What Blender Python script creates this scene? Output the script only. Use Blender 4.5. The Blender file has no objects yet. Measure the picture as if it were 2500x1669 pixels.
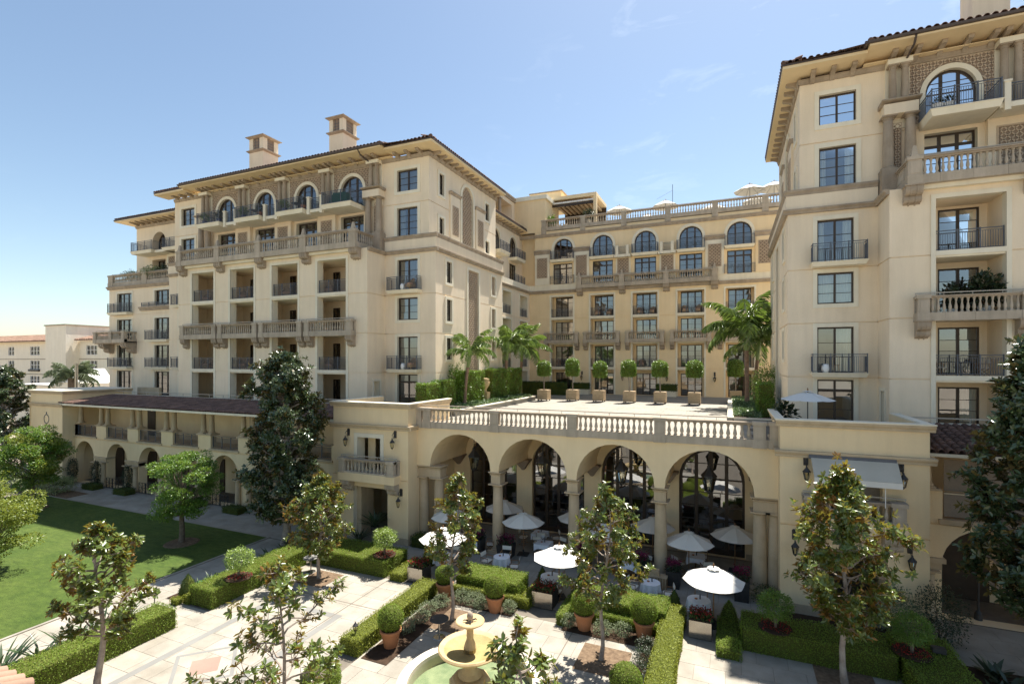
import bpy, math, random
import numpy as np
from mathutils import Vector, Matrix
R = math.radians
SC = bpy.context.scene
COL = SC.collection
random.seed(7)
rng = np.random.default_rng(11)
# ------------------------------------------------------------------ camera, sky, sun, exposure
cam = bpy.data.cameras.new('camera'); camo = bpy.data.objects.new('camera', cam); COL.objects.link(camo)
camo.location = (0, 0, 11.5); camo.rotation_euler = (R(90), 0, R(23.2))
cam.sensor_width = 36; cam.lens = 36*1236/2500; cam.shift_y = (880.6-834.5)/2500
cam.clip_start = 0.1; cam.clip_end = 4000
SC.camera = camo
SUN = Vector((0.10, 0.46, 1.0)).normalized()
EL = math.asin(SUN.z); AZ = math.atan2(SUN.x, SUN.y)
W_ = bpy.data.worlds.new('World'); SC.world = W_; W_.use_nodes = True
nt = W_.node_tree; nt.nodes.clear()
sky = nt.nodes.new('ShaderNodeTexSky'); sky.sky_type = 'NISHITA'; sky.sun_disc = False
sky.sun_elevation = EL; sky.sun_rotation = AZ; sky.altitude = 50; sky.air_density = 1.0; sky.dust_density = .7; sky.ozone_density = .6
bg = nt.nodes.new('ShaderNodeBackground'); wo = nt.nodes.new('ShaderNodeOutputWorld')
# thin wispy clouds, anywhere in the sky
tc = nt.nodes.new('ShaderNodeTexCoord'); mp = nt.nodes.new('ShaderNodeMapping'); mp.inputs['Scale'].default_value = (1.6, 1.6, 5.0)
n1 = nt.nodes.new('ShaderNodeTexNoise'); n1.inputs['Scale'].default_value = 5.5; n1.inputs['Detail'].default_value = 9; n1.inputs['Roughness'].default_value = .62; n1.inputs['Distortion'].default_value = .5
n2 = nt.nodes.new('ShaderNodeTexNoise'); n2.inputs['Scale'].default_value = 1.3; n2.inputs['Detail'].default_value = 2
r1 = nt.nodes.new('ShaderNodeValToRGB'); r1.color_ramp.elements[0].position = .56; r1.color_ramp.elements[1].position = .80
r2 = nt.nodes.new('ShaderNodeValToRGB'); r2.color_ramp.elements[0].position = .50; r2.color_ramp.elements[1].position = .70
mul = nt.nodes.new('ShaderNodeMath'); mul.operation = 'MULTIPLY'
mul2 = nt.nodes.new('ShaderNodeMath'); mul2.operation = 'MULTIPLY'; mul2.inputs[1].default_value = .16
mx_ = nt.nodes.new('ShaderNodeMixRGB'); mx_.inputs['Color2'].default_value = (10.5, 10.8, 11.2, 1)
L = nt.links.new
L(tc.outputs['Generated'], mp.inputs['Vector']); L(mp.outputs['Vector'], n1.inputs['Vector']); L(tc.outputs['Generated'], n2.inputs['Vector'])
L(n1.outputs['Fac'], r1.inputs['Fac']); L(n2.outputs['Fac'], r2.inputs['Fac']); L(r1.outputs['Color'], mul.inputs[0]); L(r2.outputs['Color'], mul.inputs[1])
L(mul.outputs[0], mul2.inputs[0]); L(mul2.outputs[0], mx_.inputs['Fac']); L(sky.outputs['Color'], mx_.inputs['Color1'])
hz = nt.nodes.new('ShaderNodeMixRGB'); hz.blend_type = 'MULTIPLY'; hz.inputs['Fac'].default_value = 1; hz.inputs['Color2'].default_value = (1.0, 1.0, .94, 1); L(mx_.outputs['Color'], hz.inputs['Color1']); L(hz.outputs['Color'], bg.inputs['Color']); L(bg.outputs['Background'], wo.inputs['Surface'])
bg.inputs['Strength'].default_value = 0.054
sl = bpy.data.lights.new('sun', 'SUN'); sl.energy = 3.25; sl.angle = R(.53); sl.color = (1, .945, .86)
so = bpy.data.objects.new('sun', sl); COL.objects.link(so); so.rotation_euler = (-SUN).to_track_quat('-Z', 'Y').to_euler(); so.location = (0, 0, 60)
SC.view_settings.view_transform = 'Standard'; SC.view_settings.look = 'None'; SC.view_settings.gamma = 1; SC.view_settings.exposure = 1.80
SC.view_settings.use_curve_mapping = False
SC.render.engine = 'CYCLES'; SC.cycles.max_bounces = 10; SC.cycles.diffuse_bounces = 6; SC.cycles.glossy_bounces = 3; SC.cycles.transparent_max_bounces = 10; SC.cycles.transmission_bounces = 4; SC.cycles.caustics_reflective = False; SC.cycles.caustics_refractive = False

# ------------------------------------------------------------------ materials
MT = {}
def newmat(name):
    m = bpy.data.materials.new(name); m.use_nodes = True; MT[name] = m
    n = m.node_tree; b = n.nodes['Principled BSDF']; return m, n, b
def noise(n, scale, detail=3, rough=.55, vec=None, stretch=None):
    t = n.nodes.new('ShaderNodeTexNoise'); t.inputs['Scale'].default_value = scale; t.inputs['Detail'].default_value = detail; t.inputs['Roughness'].default_value = rough
    g = n.nodes.new('ShaderNodeNewGeometry'); src = g.outputs['Position']
    if stretch:
        mp = n.nodes.new('ShaderNodeMapping'); mp.inputs['Scale'].default_value = stretch; n.links.new(src, mp.inputs['Vector']); src = mp.outputs['Vector']
    n.links.new(src, t.inputs['Vector']); return t
def ramp(n, src, p0, p1, c0, c1):
    r = n.nodes.new('ShaderNodeValToRGB'); e = r.color_ramp.elements; e[0].position = p0; e[1].position = p1
    e[0].color = (*c0, 1); e[1].color = (*c1, 1); n.links.new(src, r.inputs['Fac']); return r
def mixc(n, fac, a, b, mode='MIX'):
    x = n.nodes.new('ShaderNodeMixRGB'); x.blend_type = mode
    for k, v in (('Fac', fac), ('Color1', a), ('Color2', b)):
        if hasattr(v, 'is_output'): n.links.new(v, x.inputs[k])
        elif k == 'Fac': x.inputs[k].default_value = v
        else: x.inputs[k].default_value = (*v, 1)
    return x.outputs['Color']
def M(name, c, c2=None, ns=1.5, rough=.85, spec=.3, metal=0, bump=None, island=0, streak=0, fine=0, ct=(.35, .7)):
    m, n, b = newmat(name)
    c2 = c2 or tuple(x*.86 for x in c)
    col = ramp(n, noise(n, ns, 5, .6).outputs['Fac'], ct[0], ct[1], c2, c).outputs['Color']
    if streak:
        s = noise(n, 1.0, 4, .6, stretch=(2.2, 2.2, .22)); col = mixc(n, 1, col, ramp(n, s.outputs['Fac'], .3, .62, (1-streak,)*3, (1, 1, 1)).outputs['Color'], 'MULTIPLY')
    if fine:
        s = noise(n, 28, 4, .7); col = mixc(n, 1, col, ramp(n, s.outputs['Fac'], .3, .7, (1-fine,)*3, (1+fine*.3,)*3).outputs['Color'], 'MULTIPLY')
    if island:
        g = n.nodes.new('ShaderNodeNewGeometry')
        col = mixc(n, 1, col, ramp(n, g.outputs['Random Per Island'], 0, 1, (1-island,)*3, (1+island*.5,)*3).outputs['Color'], 'MULTIPLY')
        oi = n.nodes.new('ShaderNodeObjectInfo')
        col = mixc(n, 1, col, ramp(n, oi.outputs['Random'], 0, 1, (1-island,)*3, (1+island*.5,)*3).outputs['Color'], 'MULTIPLY')
    n.links.new(col, b.inputs['Base Color'])
    b.inputs['Roughness'].default_value = rough; b.inputs['Specular IOR Level'].default_value = spec; b.inputs['Metallic'].default_value = metal
    if bump:
        t = noise(n, bump[0], 5, .65); bp = n.nodes.new('ShaderNodeBump'); bp.inputs['Strength'].default_value = bump[1]; bp.inputs['Distance'].default_value = bump[2] if len(bump) > 2 else .02
        n.links.new(t.outputs['Fac'], bp.inputs['Height']); n.links.new(bp.outputs['Normal'], b.inputs['Normal'])
    return m
M('stucco', (.88, .75, .57), (.82, .69, .51), .45, .92, .15, bump=(22, .35, .015), streak=.075, fine=.06)
M('stucco_bounce_tint', (.89, .715, .46), (.83, .65, .40), .45, .92, .15, bump=(22, .35, .015), streak=.06, fine=.05)  # wall stucco again, with the yellow of warm bounced light put into its colour
M('stucco_far', (.88, .80, .66), (.83, .75, .61), .4, .92, .15, streak=.08)
M('trim', (.84, .78, .63), (.77, .70, .55), .7, .85, .2, streak=.08)
M('soffit', (.82, .66, .42), (.74, .59, .37), .8, .9, .15)
M('stone_warm', (.62, .495, .335), (.52, .405, .265), 1.3, .9, .2, bump=(30, .3, .01), streak=.14, fine=.08)
M('stone', (.47, .385, .295), (.37, .30, .225), 1.3, .9, .2, bump=(30, .3, .01), streak=.22, fine=.10)
M('stone_light', (.57, .485, .385), (.46, .39, .30), 1.1, .9, .2, bump=(30, .3, .01), streak=.22, fine=.08, island=.08)
M('lattice', (.31, .235, .175), (.25, .19, .14), 2, .9, .15)
M('lattice_bar', (.55, .44, .325), (.47, .37, .275), 2, .9, .15)
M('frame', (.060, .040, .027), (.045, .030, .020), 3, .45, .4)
M('iron', (.11, .12, .145), (.08, .09, .11), 3, .5, .5)
M('bronze', (.045, .042, .040), (.028, .026, .025), 6, .55, .5)
M('handrail', (.52, .45, .36), (.46, .40, .32), 3, .6, .3)
M('gutter', (.085, .062, .055), (.065, .05, .045), 2, .5, .4)
M('tile', (.26, .150, .108), (.155, .098, .080), 1.2, .85, .25, island=.35, fine=.12)
M('tile_warm', (.47, .30, .21), (.38, .235, .165), 1.2, .8, .25, island=.25, fine=.12)
M('room', (.30, .25, .20), (.24, .20, .16), 1, .9, .1)
M('curtain', (.80, .78, .72), (.70, .68, .62), 1, .95, .1)
M('paver', (.385, .352, .295), (.27, .242, .195), .8, .72, .3, bump=(9, .2, .01), island=.10, fine=.16, ct=(.30, .62))
M('paver_gray', (.25, .245, .225), (.20, .195, .18), .6, .75, .3, fine=.1)
M('paver_pink', (.34, .235, .185), (.28, .19, .15), .6, .75, .3, fine=.1)
M('joint', (.20, .175, .14), (.15, .13, .105), 2, .95, .1)
M('deck_stone', (.345, .32, .27), (.285, .26, .215), .5, .75, .3, fine=.08)
M('ground', (.36, .31, .24), (.28, .24, .19), .3, .95, .1)
M('soil', (.075, .048, .032), (.045, .03, .02), 4, .98, .05, bump=(25, .8, .03))
M('mulch', (.24, .17, .11), (.13, .09, .06), 6, .98, .05, bump=(30, .9, .03))
M('bark', (.24, .19, .145), (.13, .10, .078), 5, .95, .1, bump=(40, .6, .02), streak=.2)
M('bark_pale', (.42, .36, .30), (.25, .20, .165), 4, .95, .1, bump=(40, .6, .02))
M('palm_trunk', (.34, .22, .15), (.21, .145, .105), 3, .95, .1, bump=(30, .5, .02))
M('terracotta', (.48, .215, .10), (.40, .17, .08), 2, .85, .2, fine=.1)
M('teak', (.30, .17, .08), (.22, .12, .055), 6, .6, .35)
M('teak_pale', (.56, .42, .26), (.47, .345, .21), 4, .7, .3, island=.08)
M('canvas', (.80, .755, .66), (.76, .715, .62), 1.5, .95, .1, streak=.04)
M('canvas_white', (.72, .70, .65), (.68, .66, .61), 1.5, .95, .1)
M('linen', (.86, .86, .87), (.82, .82, .84), 2, .95, .1)
M('steel', (.42, .39, .34), (.36, .33, .29), 1.2, .16, .6, metal=.85)
M('fount', (.66, .49, .25), (.52, .37, .18), 2.2, .62, .4, bump=(25, .4, .01), streak=.18, fine=.12)
M('rim_stone', (.70, .62, .50), (.58, .50, .40), 1.2, .8, .3, fine=.1)
M('ceramic', (.82, .82, .80), None, 2, .3, .5)
M('wicker', (.36, .26, .16), (.27, .19, .12), 8, .8, .2, fine=.2)
M('blue_pot', (.03, .05, .16), None, 2, .25, .6)
M('cushion', (.60, .35, .25), None, 3, .9, .1)
M('green_cover', (.02, .10, .075), (.015, .075, .055), 3, .7, .2)
M('roof_flat', (.62, .60, .56), (.52, .50, .47), .3, .9, .1)
M('car_paint', (.45, .47, .5), None, 1, .25, .6)
M('blind', (.30, .255, .205), (.27, .228, .185), 8, .95, .1, fine=.12)
M('awning', (.52, .48, .40), (.47, .435, .36), 1.5, .95, .1)
M('plaque', (.45, .38, .30), None, 3, .8, .2)
M('white_paint', (.82, .80, .76), None, 1, .6, .3)
# glass: clear pane over a dark room, mirror share by Fresnel
def glassmat(name, ior, tint):
    m, n, b = newmat(name); n.nodes.remove(b)
    o = n.nodes['Material Output']; tr = n.nodes.new('ShaderNodeBsdfTransparent'); tr.inputs['Color'].default_value = (*tint, 1)
    gl = n.nodes.new('ShaderNodeBsdfGlossy'); gl.inputs['Roughness'].default_value = .012; gl.inputs['Color'].default_value = (.95, .97, 1, 1)
    fr = n.nodes.new('ShaderNodeFresnel'); fr.inputs['IOR'].default_value = ior
    t = noise(n, 1.6, 1); bp = n.nodes.new('ShaderNodeBump'); bp.inputs['Strength'].default_value = .05; bp.inputs['Distance'].default_value = .02
    n.links.new(t.outputs['Fac'], bp.inputs['Height']); n.links.new(bp.outputs['Normal'], gl.inputs['Normal'])
    mx = n.nodes.new('ShaderNodeMixShader'); n.links.new(fr.outputs[0], mx.inputs[0]); n.links.new(tr.outputs[0], mx.inputs[1]); n.links.new(gl.outputs[0], mx.inputs[2]); n.links.new(mx.outputs[0], o.inputs['Surface'])
glassmat('glass', 2.7, (.72, .78, .76)); glassmat('glass_hall', 3.0, (.55, .58, .52)); glassmat('lantern_glass', 1.5, (.85, .82, .7))
def leafmat(name, top, top2, back, rough=.4, spec=.5, trans=.25, tcol=None):
    m, n, b = newmat(name)
    g = n.nodes.new('ShaderNodeNewGeometry')
    c = ramp(n, g.outputs['Random Per Island'], 0, 1, top2, top).outputs['Color']
    if back: c = mixc(n, g.outputs['Backfacing'], c, back)
    n.links.new(c, b.inputs['Base Color']); b.inputs['Roughness'].default_value = rough; b.inputs['Specular IOR Level'].default_value = spec
    tl = n.nodes.new('ShaderNodeBsdfTranslucent'); tl.inputs['Color'].default_value = (*(tcol or tuple(x*1.6 for x in top)), 1)
    mx = n.nodes.new('ShaderNodeMixShader'); mx.inputs[0].default_value = trans
    o = n.nodes['Material Output']; n.links.new(b.outputs[0], mx.inputs[1]); n.links.new(tl.outputs[0], mx.inputs[2]); n.links.new(mx.outputs[0], o.inputs['Surface'])
leafmat('leaf_magnolia', (.120, .170, .030), (.055, .090, .016), (.26, .130, .036), .30, .6, .20, (.42, .38, .05))
leafmat('leaf_magnolia_dark', (.080, .115, .044), (.038, .062, .022), (.135, .105, .034), .26, .65, .08)
leafmat('leaf_camphor', (.130, .235, .036), (.065, .135, .020), None, .42, .45, .25, (.30, .42, .05))
leafmat('leaf_camphor_warm', (.200, .245, .036), (.105, .150, .022), None, .42, .45, .25, (.42, .44, .05))
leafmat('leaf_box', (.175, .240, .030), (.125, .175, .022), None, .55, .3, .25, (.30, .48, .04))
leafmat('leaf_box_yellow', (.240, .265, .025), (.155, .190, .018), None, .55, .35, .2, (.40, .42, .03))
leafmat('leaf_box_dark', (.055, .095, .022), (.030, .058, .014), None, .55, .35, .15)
leafmat('leaf_ficus', (.160, .270, .028), (.070, .140, .014), None, .32, .55, .2, (.28, .45, .04))
leafmat('leaf_citrus', (.290, .390, .080), (.150, .230, .045), None, .32, .55, .2, (.36, .48, .07))
leafmat('leaf_palm', (.235, .315, .095), (.130, .200, .055), None, .28, .65, .22, (.26, .38, .06))
leafmat('leaf_palm_far', (.17, .21, .11), (.11, .145, .075), None, .45, .5, .2)
leafmat('leaf_cover', (.150, .225, .085), (.070, .120, .040), None, .35, .55, .12)
leafmat('leaf_sage', (.180, .215, .110), (.105, .135, .070), None, .6, .3, .12)
leafmat('leaf_dark', (.040, .062, .025), (.020, .035, .014), None, .4, .5, .1)
leafmat('leaf_strap', (.060, .095, .035), (.030, .055, .020), None, .35, .55, .12)
leafmat('leaf_pale', (.30, .33, .16), (.14, .19, .07), None, .45, .4, .2)
leafmat('leaf_grass', (.110, .185, .022), (.060, .120, .014), None, .7, .2, .2)
leafmat('petal_red', (.33, .028, .026), (.17, .014, .014), None, .6, .3, .2)
leafmat('petal_magenta', (.22, .018, .075), (.13, .010, .040), None, .6, .3, .2)
leafmat('petal_white', (.80, .76, .64), (.66, .62, .5), None, .5, .3, .2)
def grassmat():
    m, n, b = newmat('lawn_green')
    a = noise(n, .35, 4, .6); s = noise(n, 1.7, 6, .75, stretch=(1, 2.2, 1)); f = noise(n, 45, 3, .7)
    c = ramp(n, a.outputs['Fac'], .3, .7, (.062, .110, .020), (.100, .145, .034)).outputs['Color']
    c = mixc(n, 1, c, ramp(n, s.outputs['Fac'], .3, .7, (.55, .60, .55), (1.25, 1.2, 1.05)).outputs['Color'], 'MULTIPLY')
    c = mixc(n, 1, c, ramp(n, f.outputs['Fac'], .3, .7, (.6, .62, .6), (1.25, 1.2, 1.1)).outputs['Color'], 'MULTIPLY')
    n.links.new(c, b.inputs['Base Color']); b.inputs['Roughness'].default_value = .8; b.inputs['Specular IOR Level'].default_value = .2
    bp = n.nodes.new('ShaderNodeBump'); bp.inputs['Strength'].default_value = .8; bp.inputs['Distance'].default_value = .05; n.links.new(f.outputs['Fac'], bp.inputs['Height']); n.links.new(bp.outputs['Normal'], b.inputs['Normal'])
grassmat()
def watermat():
    m, n, b = newmat('water'); n.nodes.remove(b); o = n.nodes['Material Output']
    tr = n.nodes.new('ShaderNodeBsdfTransparent'); tr.inputs['Color'].default_value = (.86, .92, .86, 1); gl = n.nodes.new('ShaderNodeBsdfGlossy'); gl.inputs['Roughness'].default_value = .03
    fr = n.nodes.new('ShaderNodeFresnel'); fr.inputs['IOR'].default_value = 1.33; t = noise(n, 9, 3); bp = n.nodes.new('ShaderNodeBump'); bp.inputs['Strength'].default_value = .35; bp.inputs['Distance'].default_value = .05
    n.links.new(t.outputs['Fac'], bp.inputs['Height']); n.links.new(bp.outputs['Normal'], gl.inputs['Normal']); n.links.new(bp.outputs['Normal'], fr.inputs['Normal'])
    mx = n.nodes.new('ShaderNodeMixShader'); n.links.new(fr.outputs[0], mx.inputs[0]); n.links.new(tr.outputs[0], mx.inputs[1]); n.links.new(gl.outputs[0], mx.inputs[2]); n.links.new(mx.outputs[0], o.inputs['Surface'])
watermat()
M('pool_tile', (.36, .37, .22), (.18, .22, .12), 1.6, .5, .4)

# ------------------------------------------------------------------ object helpers
WP = {}                                    # world position of every object with children
def _link(o, parent, loc):
    COL.objects.link(o); loc = Vector(loc)
    if parent is not None: o.parent = parent; o.location = loc - WP[parent.name]
    else: o.location = loc
    WP[o.name] = loc
    return o
def tag(o, label=None, cat=None, group=None, kind=None):
    if label: o['label'] = label
    if cat: o['category'] = cat
    if group: o['group'] = group
    if kind: o['kind'] = kind
    return o
def thing(name, label, cat, loc=(0, 0, 0), group=None, rz=0):
    o = bpy.data.objects.new(name, None); o.empty_display_size = .3; _link(o, None, loc); o.rotation_euler = (0, 0, rz)
    return tag(o, label, cat, group)
def put(name, me, parent, loc=(0, 0, 0), rz=0, sc=None, rot=None):
    o = bpy.data.objects.new(name, me); _link(o, parent, loc)
    if rot: o.rotation_euler = rot
    elif rz: o.rotation_euler = (0, 0, rz)
    if sc: o.scale = sc
    return o
def copytree(o, parent=None):
    c = o.copy(); COL.objects.link(c); c.parent = parent
    for ch in list(o.children): copytree(ch, c)
    return c
class MB:
    def __init__(s): s.v = []; s.f = []; s.sm = False
    def poly(s, pts):
        k = len(s.v); s.v += [tuple(p) for p in pts]; s.f.append(tuple(range(k, k+len(pts))))
    def hexa(s, p):                        # 8 corners: bottom 0-3, top 4-7
        k = len(s.v); s.v += [tuple(q) for q in p]
        s.f += [(k, k+3, k+2, k+1), (k+4, k+5, k+6, k+7), (k, k+1, k+5, k+4), (k+1, k+2, k+6, k+5), (k+2, k+3, k+7, k+6), (k+3, k, k+4, k+7)]
    def box(s, x0, x1, y0, y1, z0, z1):
        s.hexa([(x0, y0, z0), (x1, y0, z0), (x1, y1, z0), (x0, y1, z0), (x0, y0, z1), (x1, y0, z1), (x1, y1, z1), (x0, y1, z1)])
    def fbox(s, fr, u0, u1, z0, z1, d0, d1):
        s.hexa([fr(u0, z0, d1), fr(u1, z0, d1), fr(u1, z0, d0), fr(u0, z0, d0), fr(u0, z1, d1), fr(u1, z1, d1), fr(u1, z1, d0), fr(u0, z1, d0)])
    def prism(s, prof, fn, a, b):          # profile (p,q) swept from a to b: fn(p,q,t)
        k = len(s.v); n = len(prof)
        s.v += [tuple(fn(p, q, a)) for p, q in prof] + [tuple(fn(p, q, b)) for p, q in prof]
        s.f += [tuple(range(k, k+n))[::-1], tuple(range(k+n, k+2*n))]
        s.f += [(k+i, k+(i+1) % n, k+n+(i+1) % n, k+n+i) for i in range(n)]
    def strip(s, prof, fn, a, b):
        k = len(s.v); n = len(prof)
        s.v += [tuple(fn(p, q, a)) for p, q in prof] + [tuple(fn(p, q, b)) for p, q in prof]
        s.f += [(k+i, k+i+1, k+n+i+1, k+n+i) for i in range(n-1)]
    def lathe(s, prof, c=(0, 0, 0), n=12, cap=True, ang0=0):
        k = len(s.v)
        for r, z in prof:
            for i in range(n):
                a = ang0+2*math.pi*i/n; s.v.append((c[0]+r*math.cos(a), c[1]+r*math.sin(a), c[2]+z))
        for j in range(len(prof)-1):
            for i in range(n):
                s.f.append((k+j*n+i, k+j*n+(i+1) % n, k+(j+1)*n+(i+1) % n, k+(j+1)*n+i))
        if cap:
            s.f.append(tuple(k+i for i in range(n))[::-1]); s.f.append(tuple(k+(len(prof)-1)*n+i for i in range(n)))
    def tube(s, pts, rads, n=6):
        k = len(s.v); P = [Vector(p) for p in pts]; m = len(P)
        if not hasattr(rads, '__len__'): rads = [rads]*m
        ref = Vector((0, 0, 1))
        for j in range(m):
            t = (P[min(j+1, m-1)]-P[max(j-1, 0)]).normalized()
            if abs(t.z) > .95: ref = Vector((0, 1, 0))
            else: ref = Vector((0, 0, 1))
            a = t.cross(ref).normalized(); b = t.cross(a)
            for i in range(n):
                th = 2*math.pi*i/n; s.v.append(tuple(P[j]+(a*math.cos(th)+b*math.sin(th))*rads[j]))
        for j in range(m-1):
            for i in range(n): s.f.append((k+j*n+i, k+j*n+(i+1) % n, k+(j+1)*n+(i+1) % n, k+(j+1)*n+i))
        s.f.append(tuple(k+i for i in range(n))[::-1]); s.f.append(tuple(k+(m-1)*n+i for i in range(n)))
    def mesh(s, name, mat, org=(0, 0, 0), smooth=False):
        me = bpy.data.meshes.new(name); ox, oy, oz = org
        me.from_pydata([(x-ox, y-oy, z-oz) for x, y, z in s.v], [], s.f)
        me.materials.append(MT[mat]); me.update()
        if smooth: me.polygons.foreach_set('use_smooth', [True]*len(me.polygons))
        return me
    def build(s, name, mat, parent=None, org=None, smooth=False):
        if org is None: org = WP[parent.name] if parent is not None else Vector((0, 0, 0))
        return put(name, s.mesh(name, mat, org, smooth), parent, org)
def autosmooth(me, ang=40):
    me.polygons.foreach_set('use_smooth', [True]*len(me.polygons))
    try: me.set_sharp_from_angle(angle=R(ang))
    except Exception: pass
    return me
def npmesh(name, verts, nper, faces_local, mat):
    """verts (N,k,3): N copies of a small face set"""
    N, k, _ = verts.shape; me = bpy.data.meshes.new(name)
    fl = np.array(faces_local); nf, fs = fl.shape
    idx = (fl[None]+(np.arange(N)*k)[:, None, None]).reshape(-1)
    me.vertices.add(N*k); me.vertices.foreach_set('co', verts.reshape(-1).astype(np.float32))
    me.loops.add(len(idx)); me.loops.foreach_set('vertex_index', idx.astype(np.int32))
    me.polygons.add(N*nf); me.polygons.foreach_set('loop_start', (np.arange(N*nf)*fs).astype(np.int32))
    me.materials.append(MT[mat]); me.update(calc_edges=True); me.validate()
    return me
# ------------------------------------------------------------------ facade kit
class RV:
    def __init__(s): s.l = []
    def new(s): s.l.append(MB()); return s.l[-1]
    def build(s, name, mat, root):
        for m in s.l: m.build(name, mat, root)
def arcpts(c, r, z, n=14): return [(c-r*math.cos(math.pi*i/n), z+r*math.sin(math.pi*i/n)) for i in range(n+1)]
def facade(mb, fr, u0, u1, z0, z1, ops=(), rev=None, depth=.25, grooves=(), gd=.06):
    """planar wall with openings (ua,ub,za,zb[,arch]); arch: zb is the springing"""
    us = {u0, u1}; zs = {z0, z1}; bb = []
    for o in ops:
        ua, ub, za, zb = o[:4]; top = zb+(ub-ua)/2 if len(o) > 4 and o[4] else zb
        bb.append((ua, ub, za, top)); us |= {ua, ub}; zs |= {za, top}
    gs = [g for g in grooves if z0+.1 < g < z1-.1]
    for g in gs: zs |= {g-.03, g+.03}
    us = sorted(u for u in us if u0-1e-6 <= u <= u1+1e-6); zs = sorted(z for z in zs if z0-1e-6 <= z <= z1+1e-6)
    for i in range(len(us)-1):
        for j in range(len(zs)-1):
            a, b, c, d = us[i], us[i+1], zs[j], zs[j+1]
            if b-a < 1e-5 or d-c < 1e-5: continue
            um, zm = (a+b)/2, (c+d)/2
            if any(x[0] < um < x[1] and x[2] < zm < x[3] for x in bb): continue
            if any(abs(zm-g) < .029 for g in gs):
                mb.poly([fr(a, c, -gd), fr(b, c, -gd), fr(b, d, -gd), fr(a, d, -gd)])
                mb.poly([fr(a, c, 0), fr(b, c, 0), fr(b, c, -gd), fr(a, c, -gd)]); mb.poly([fr(a, d, -gd), fr(b, d, -gd), fr(b, d, 0), fr(a, d, 0)])
            else: mb.poly([fr(a, c, 0), fr(b, c, 0), fr(b, d, 0), fr(a, d, 0)])
    rv = rev if rev is not None else mb
    for o in ops:
        ua, ub, za, zb = o[:4]; dd = o[5] if len(o) > 5 else depth
        if isinstance(rev, RV): rv = rev.new()
        if len(o) > 4 and o[4]:
            c = (ua+ub)/2; r = (ub-ua)/2; pts = arcpts(c, r, zb); n = len(pts)-1; h = n//2
            for i in range(n):
                (p, q), (p2, q2) = pts[i], pts[i+1]; t = zb+r
                mb.poly([fr(p, q, 0), fr(p2, q2, 0), fr(p2, t, 0), fr(p, t, 0)])
                rv.poly([fr(p, q, 0), fr(p2, q2, 0), fr(p2, q2, -dd), fr(p, q, -dd)])
            sides = [((ua, za), (ua, zb)), ((ub, za), (ub, zb)), ((ua, za), (ub, za))] if zb-za > .05 else []
        else: sides = [((ua, za), (ua, zb)), ((ub, za), (ub, zb)), ((ua, za), (ub, za)), ((ua, zb), (ub, zb))]
        for (p, q), (p2, q2) in sides: rv.poly([fr(p, q, 0), fr(p2, q2, 0), fr(p2, q2, -dd), fr(p, q, -dd)])
def trim(root, fr, ua, ub, za, zb, w=.24, out=.05, bottom=True, mat='trim', name='window_trim', arch=False):
    mb = MB()
    if arch:
        c = (ua+ub)/2; r = (ub-ua)/2; A = arcpts(c, r, zb, 20); B = arcpts(c, r+w, zb, 20)
        for i in range(20):
            mb.poly([fr(*A[i], out), fr(*A[i+1], out), fr(*B[i+1], out), fr(*B[i], out)]); mb.poly([fr(*B[i], out), fr(*B[i+1], out), fr(*B[i+1], 0), fr(*B[i], 0)])
            mb.poly([fr(*A[i], out), fr(*A[i+1], out), fr(*A[i+1], -.05), fr(*A[i], -.05)])
        mb.fbox(fr, ua-w, ua, za, zb, -.02, out); mb.fbox(fr, ub, ub+w, za, zb, -.02, out)
    else:
        b = w if bottom else 0
        mb.fbox(fr, ua-w, ua, za-b, zb+w, -.02, out); mb.fbox(fr, ub, ub+w, za-b, zb+w, -.02, out); mb.fbox(fr, ua, ub, zb, zb+w, -.02, out)
        if bottom: mb.fbox(fr, ua, ub, za-w, za, -.02, out)
    return mb.build(name, mat, root)
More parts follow.
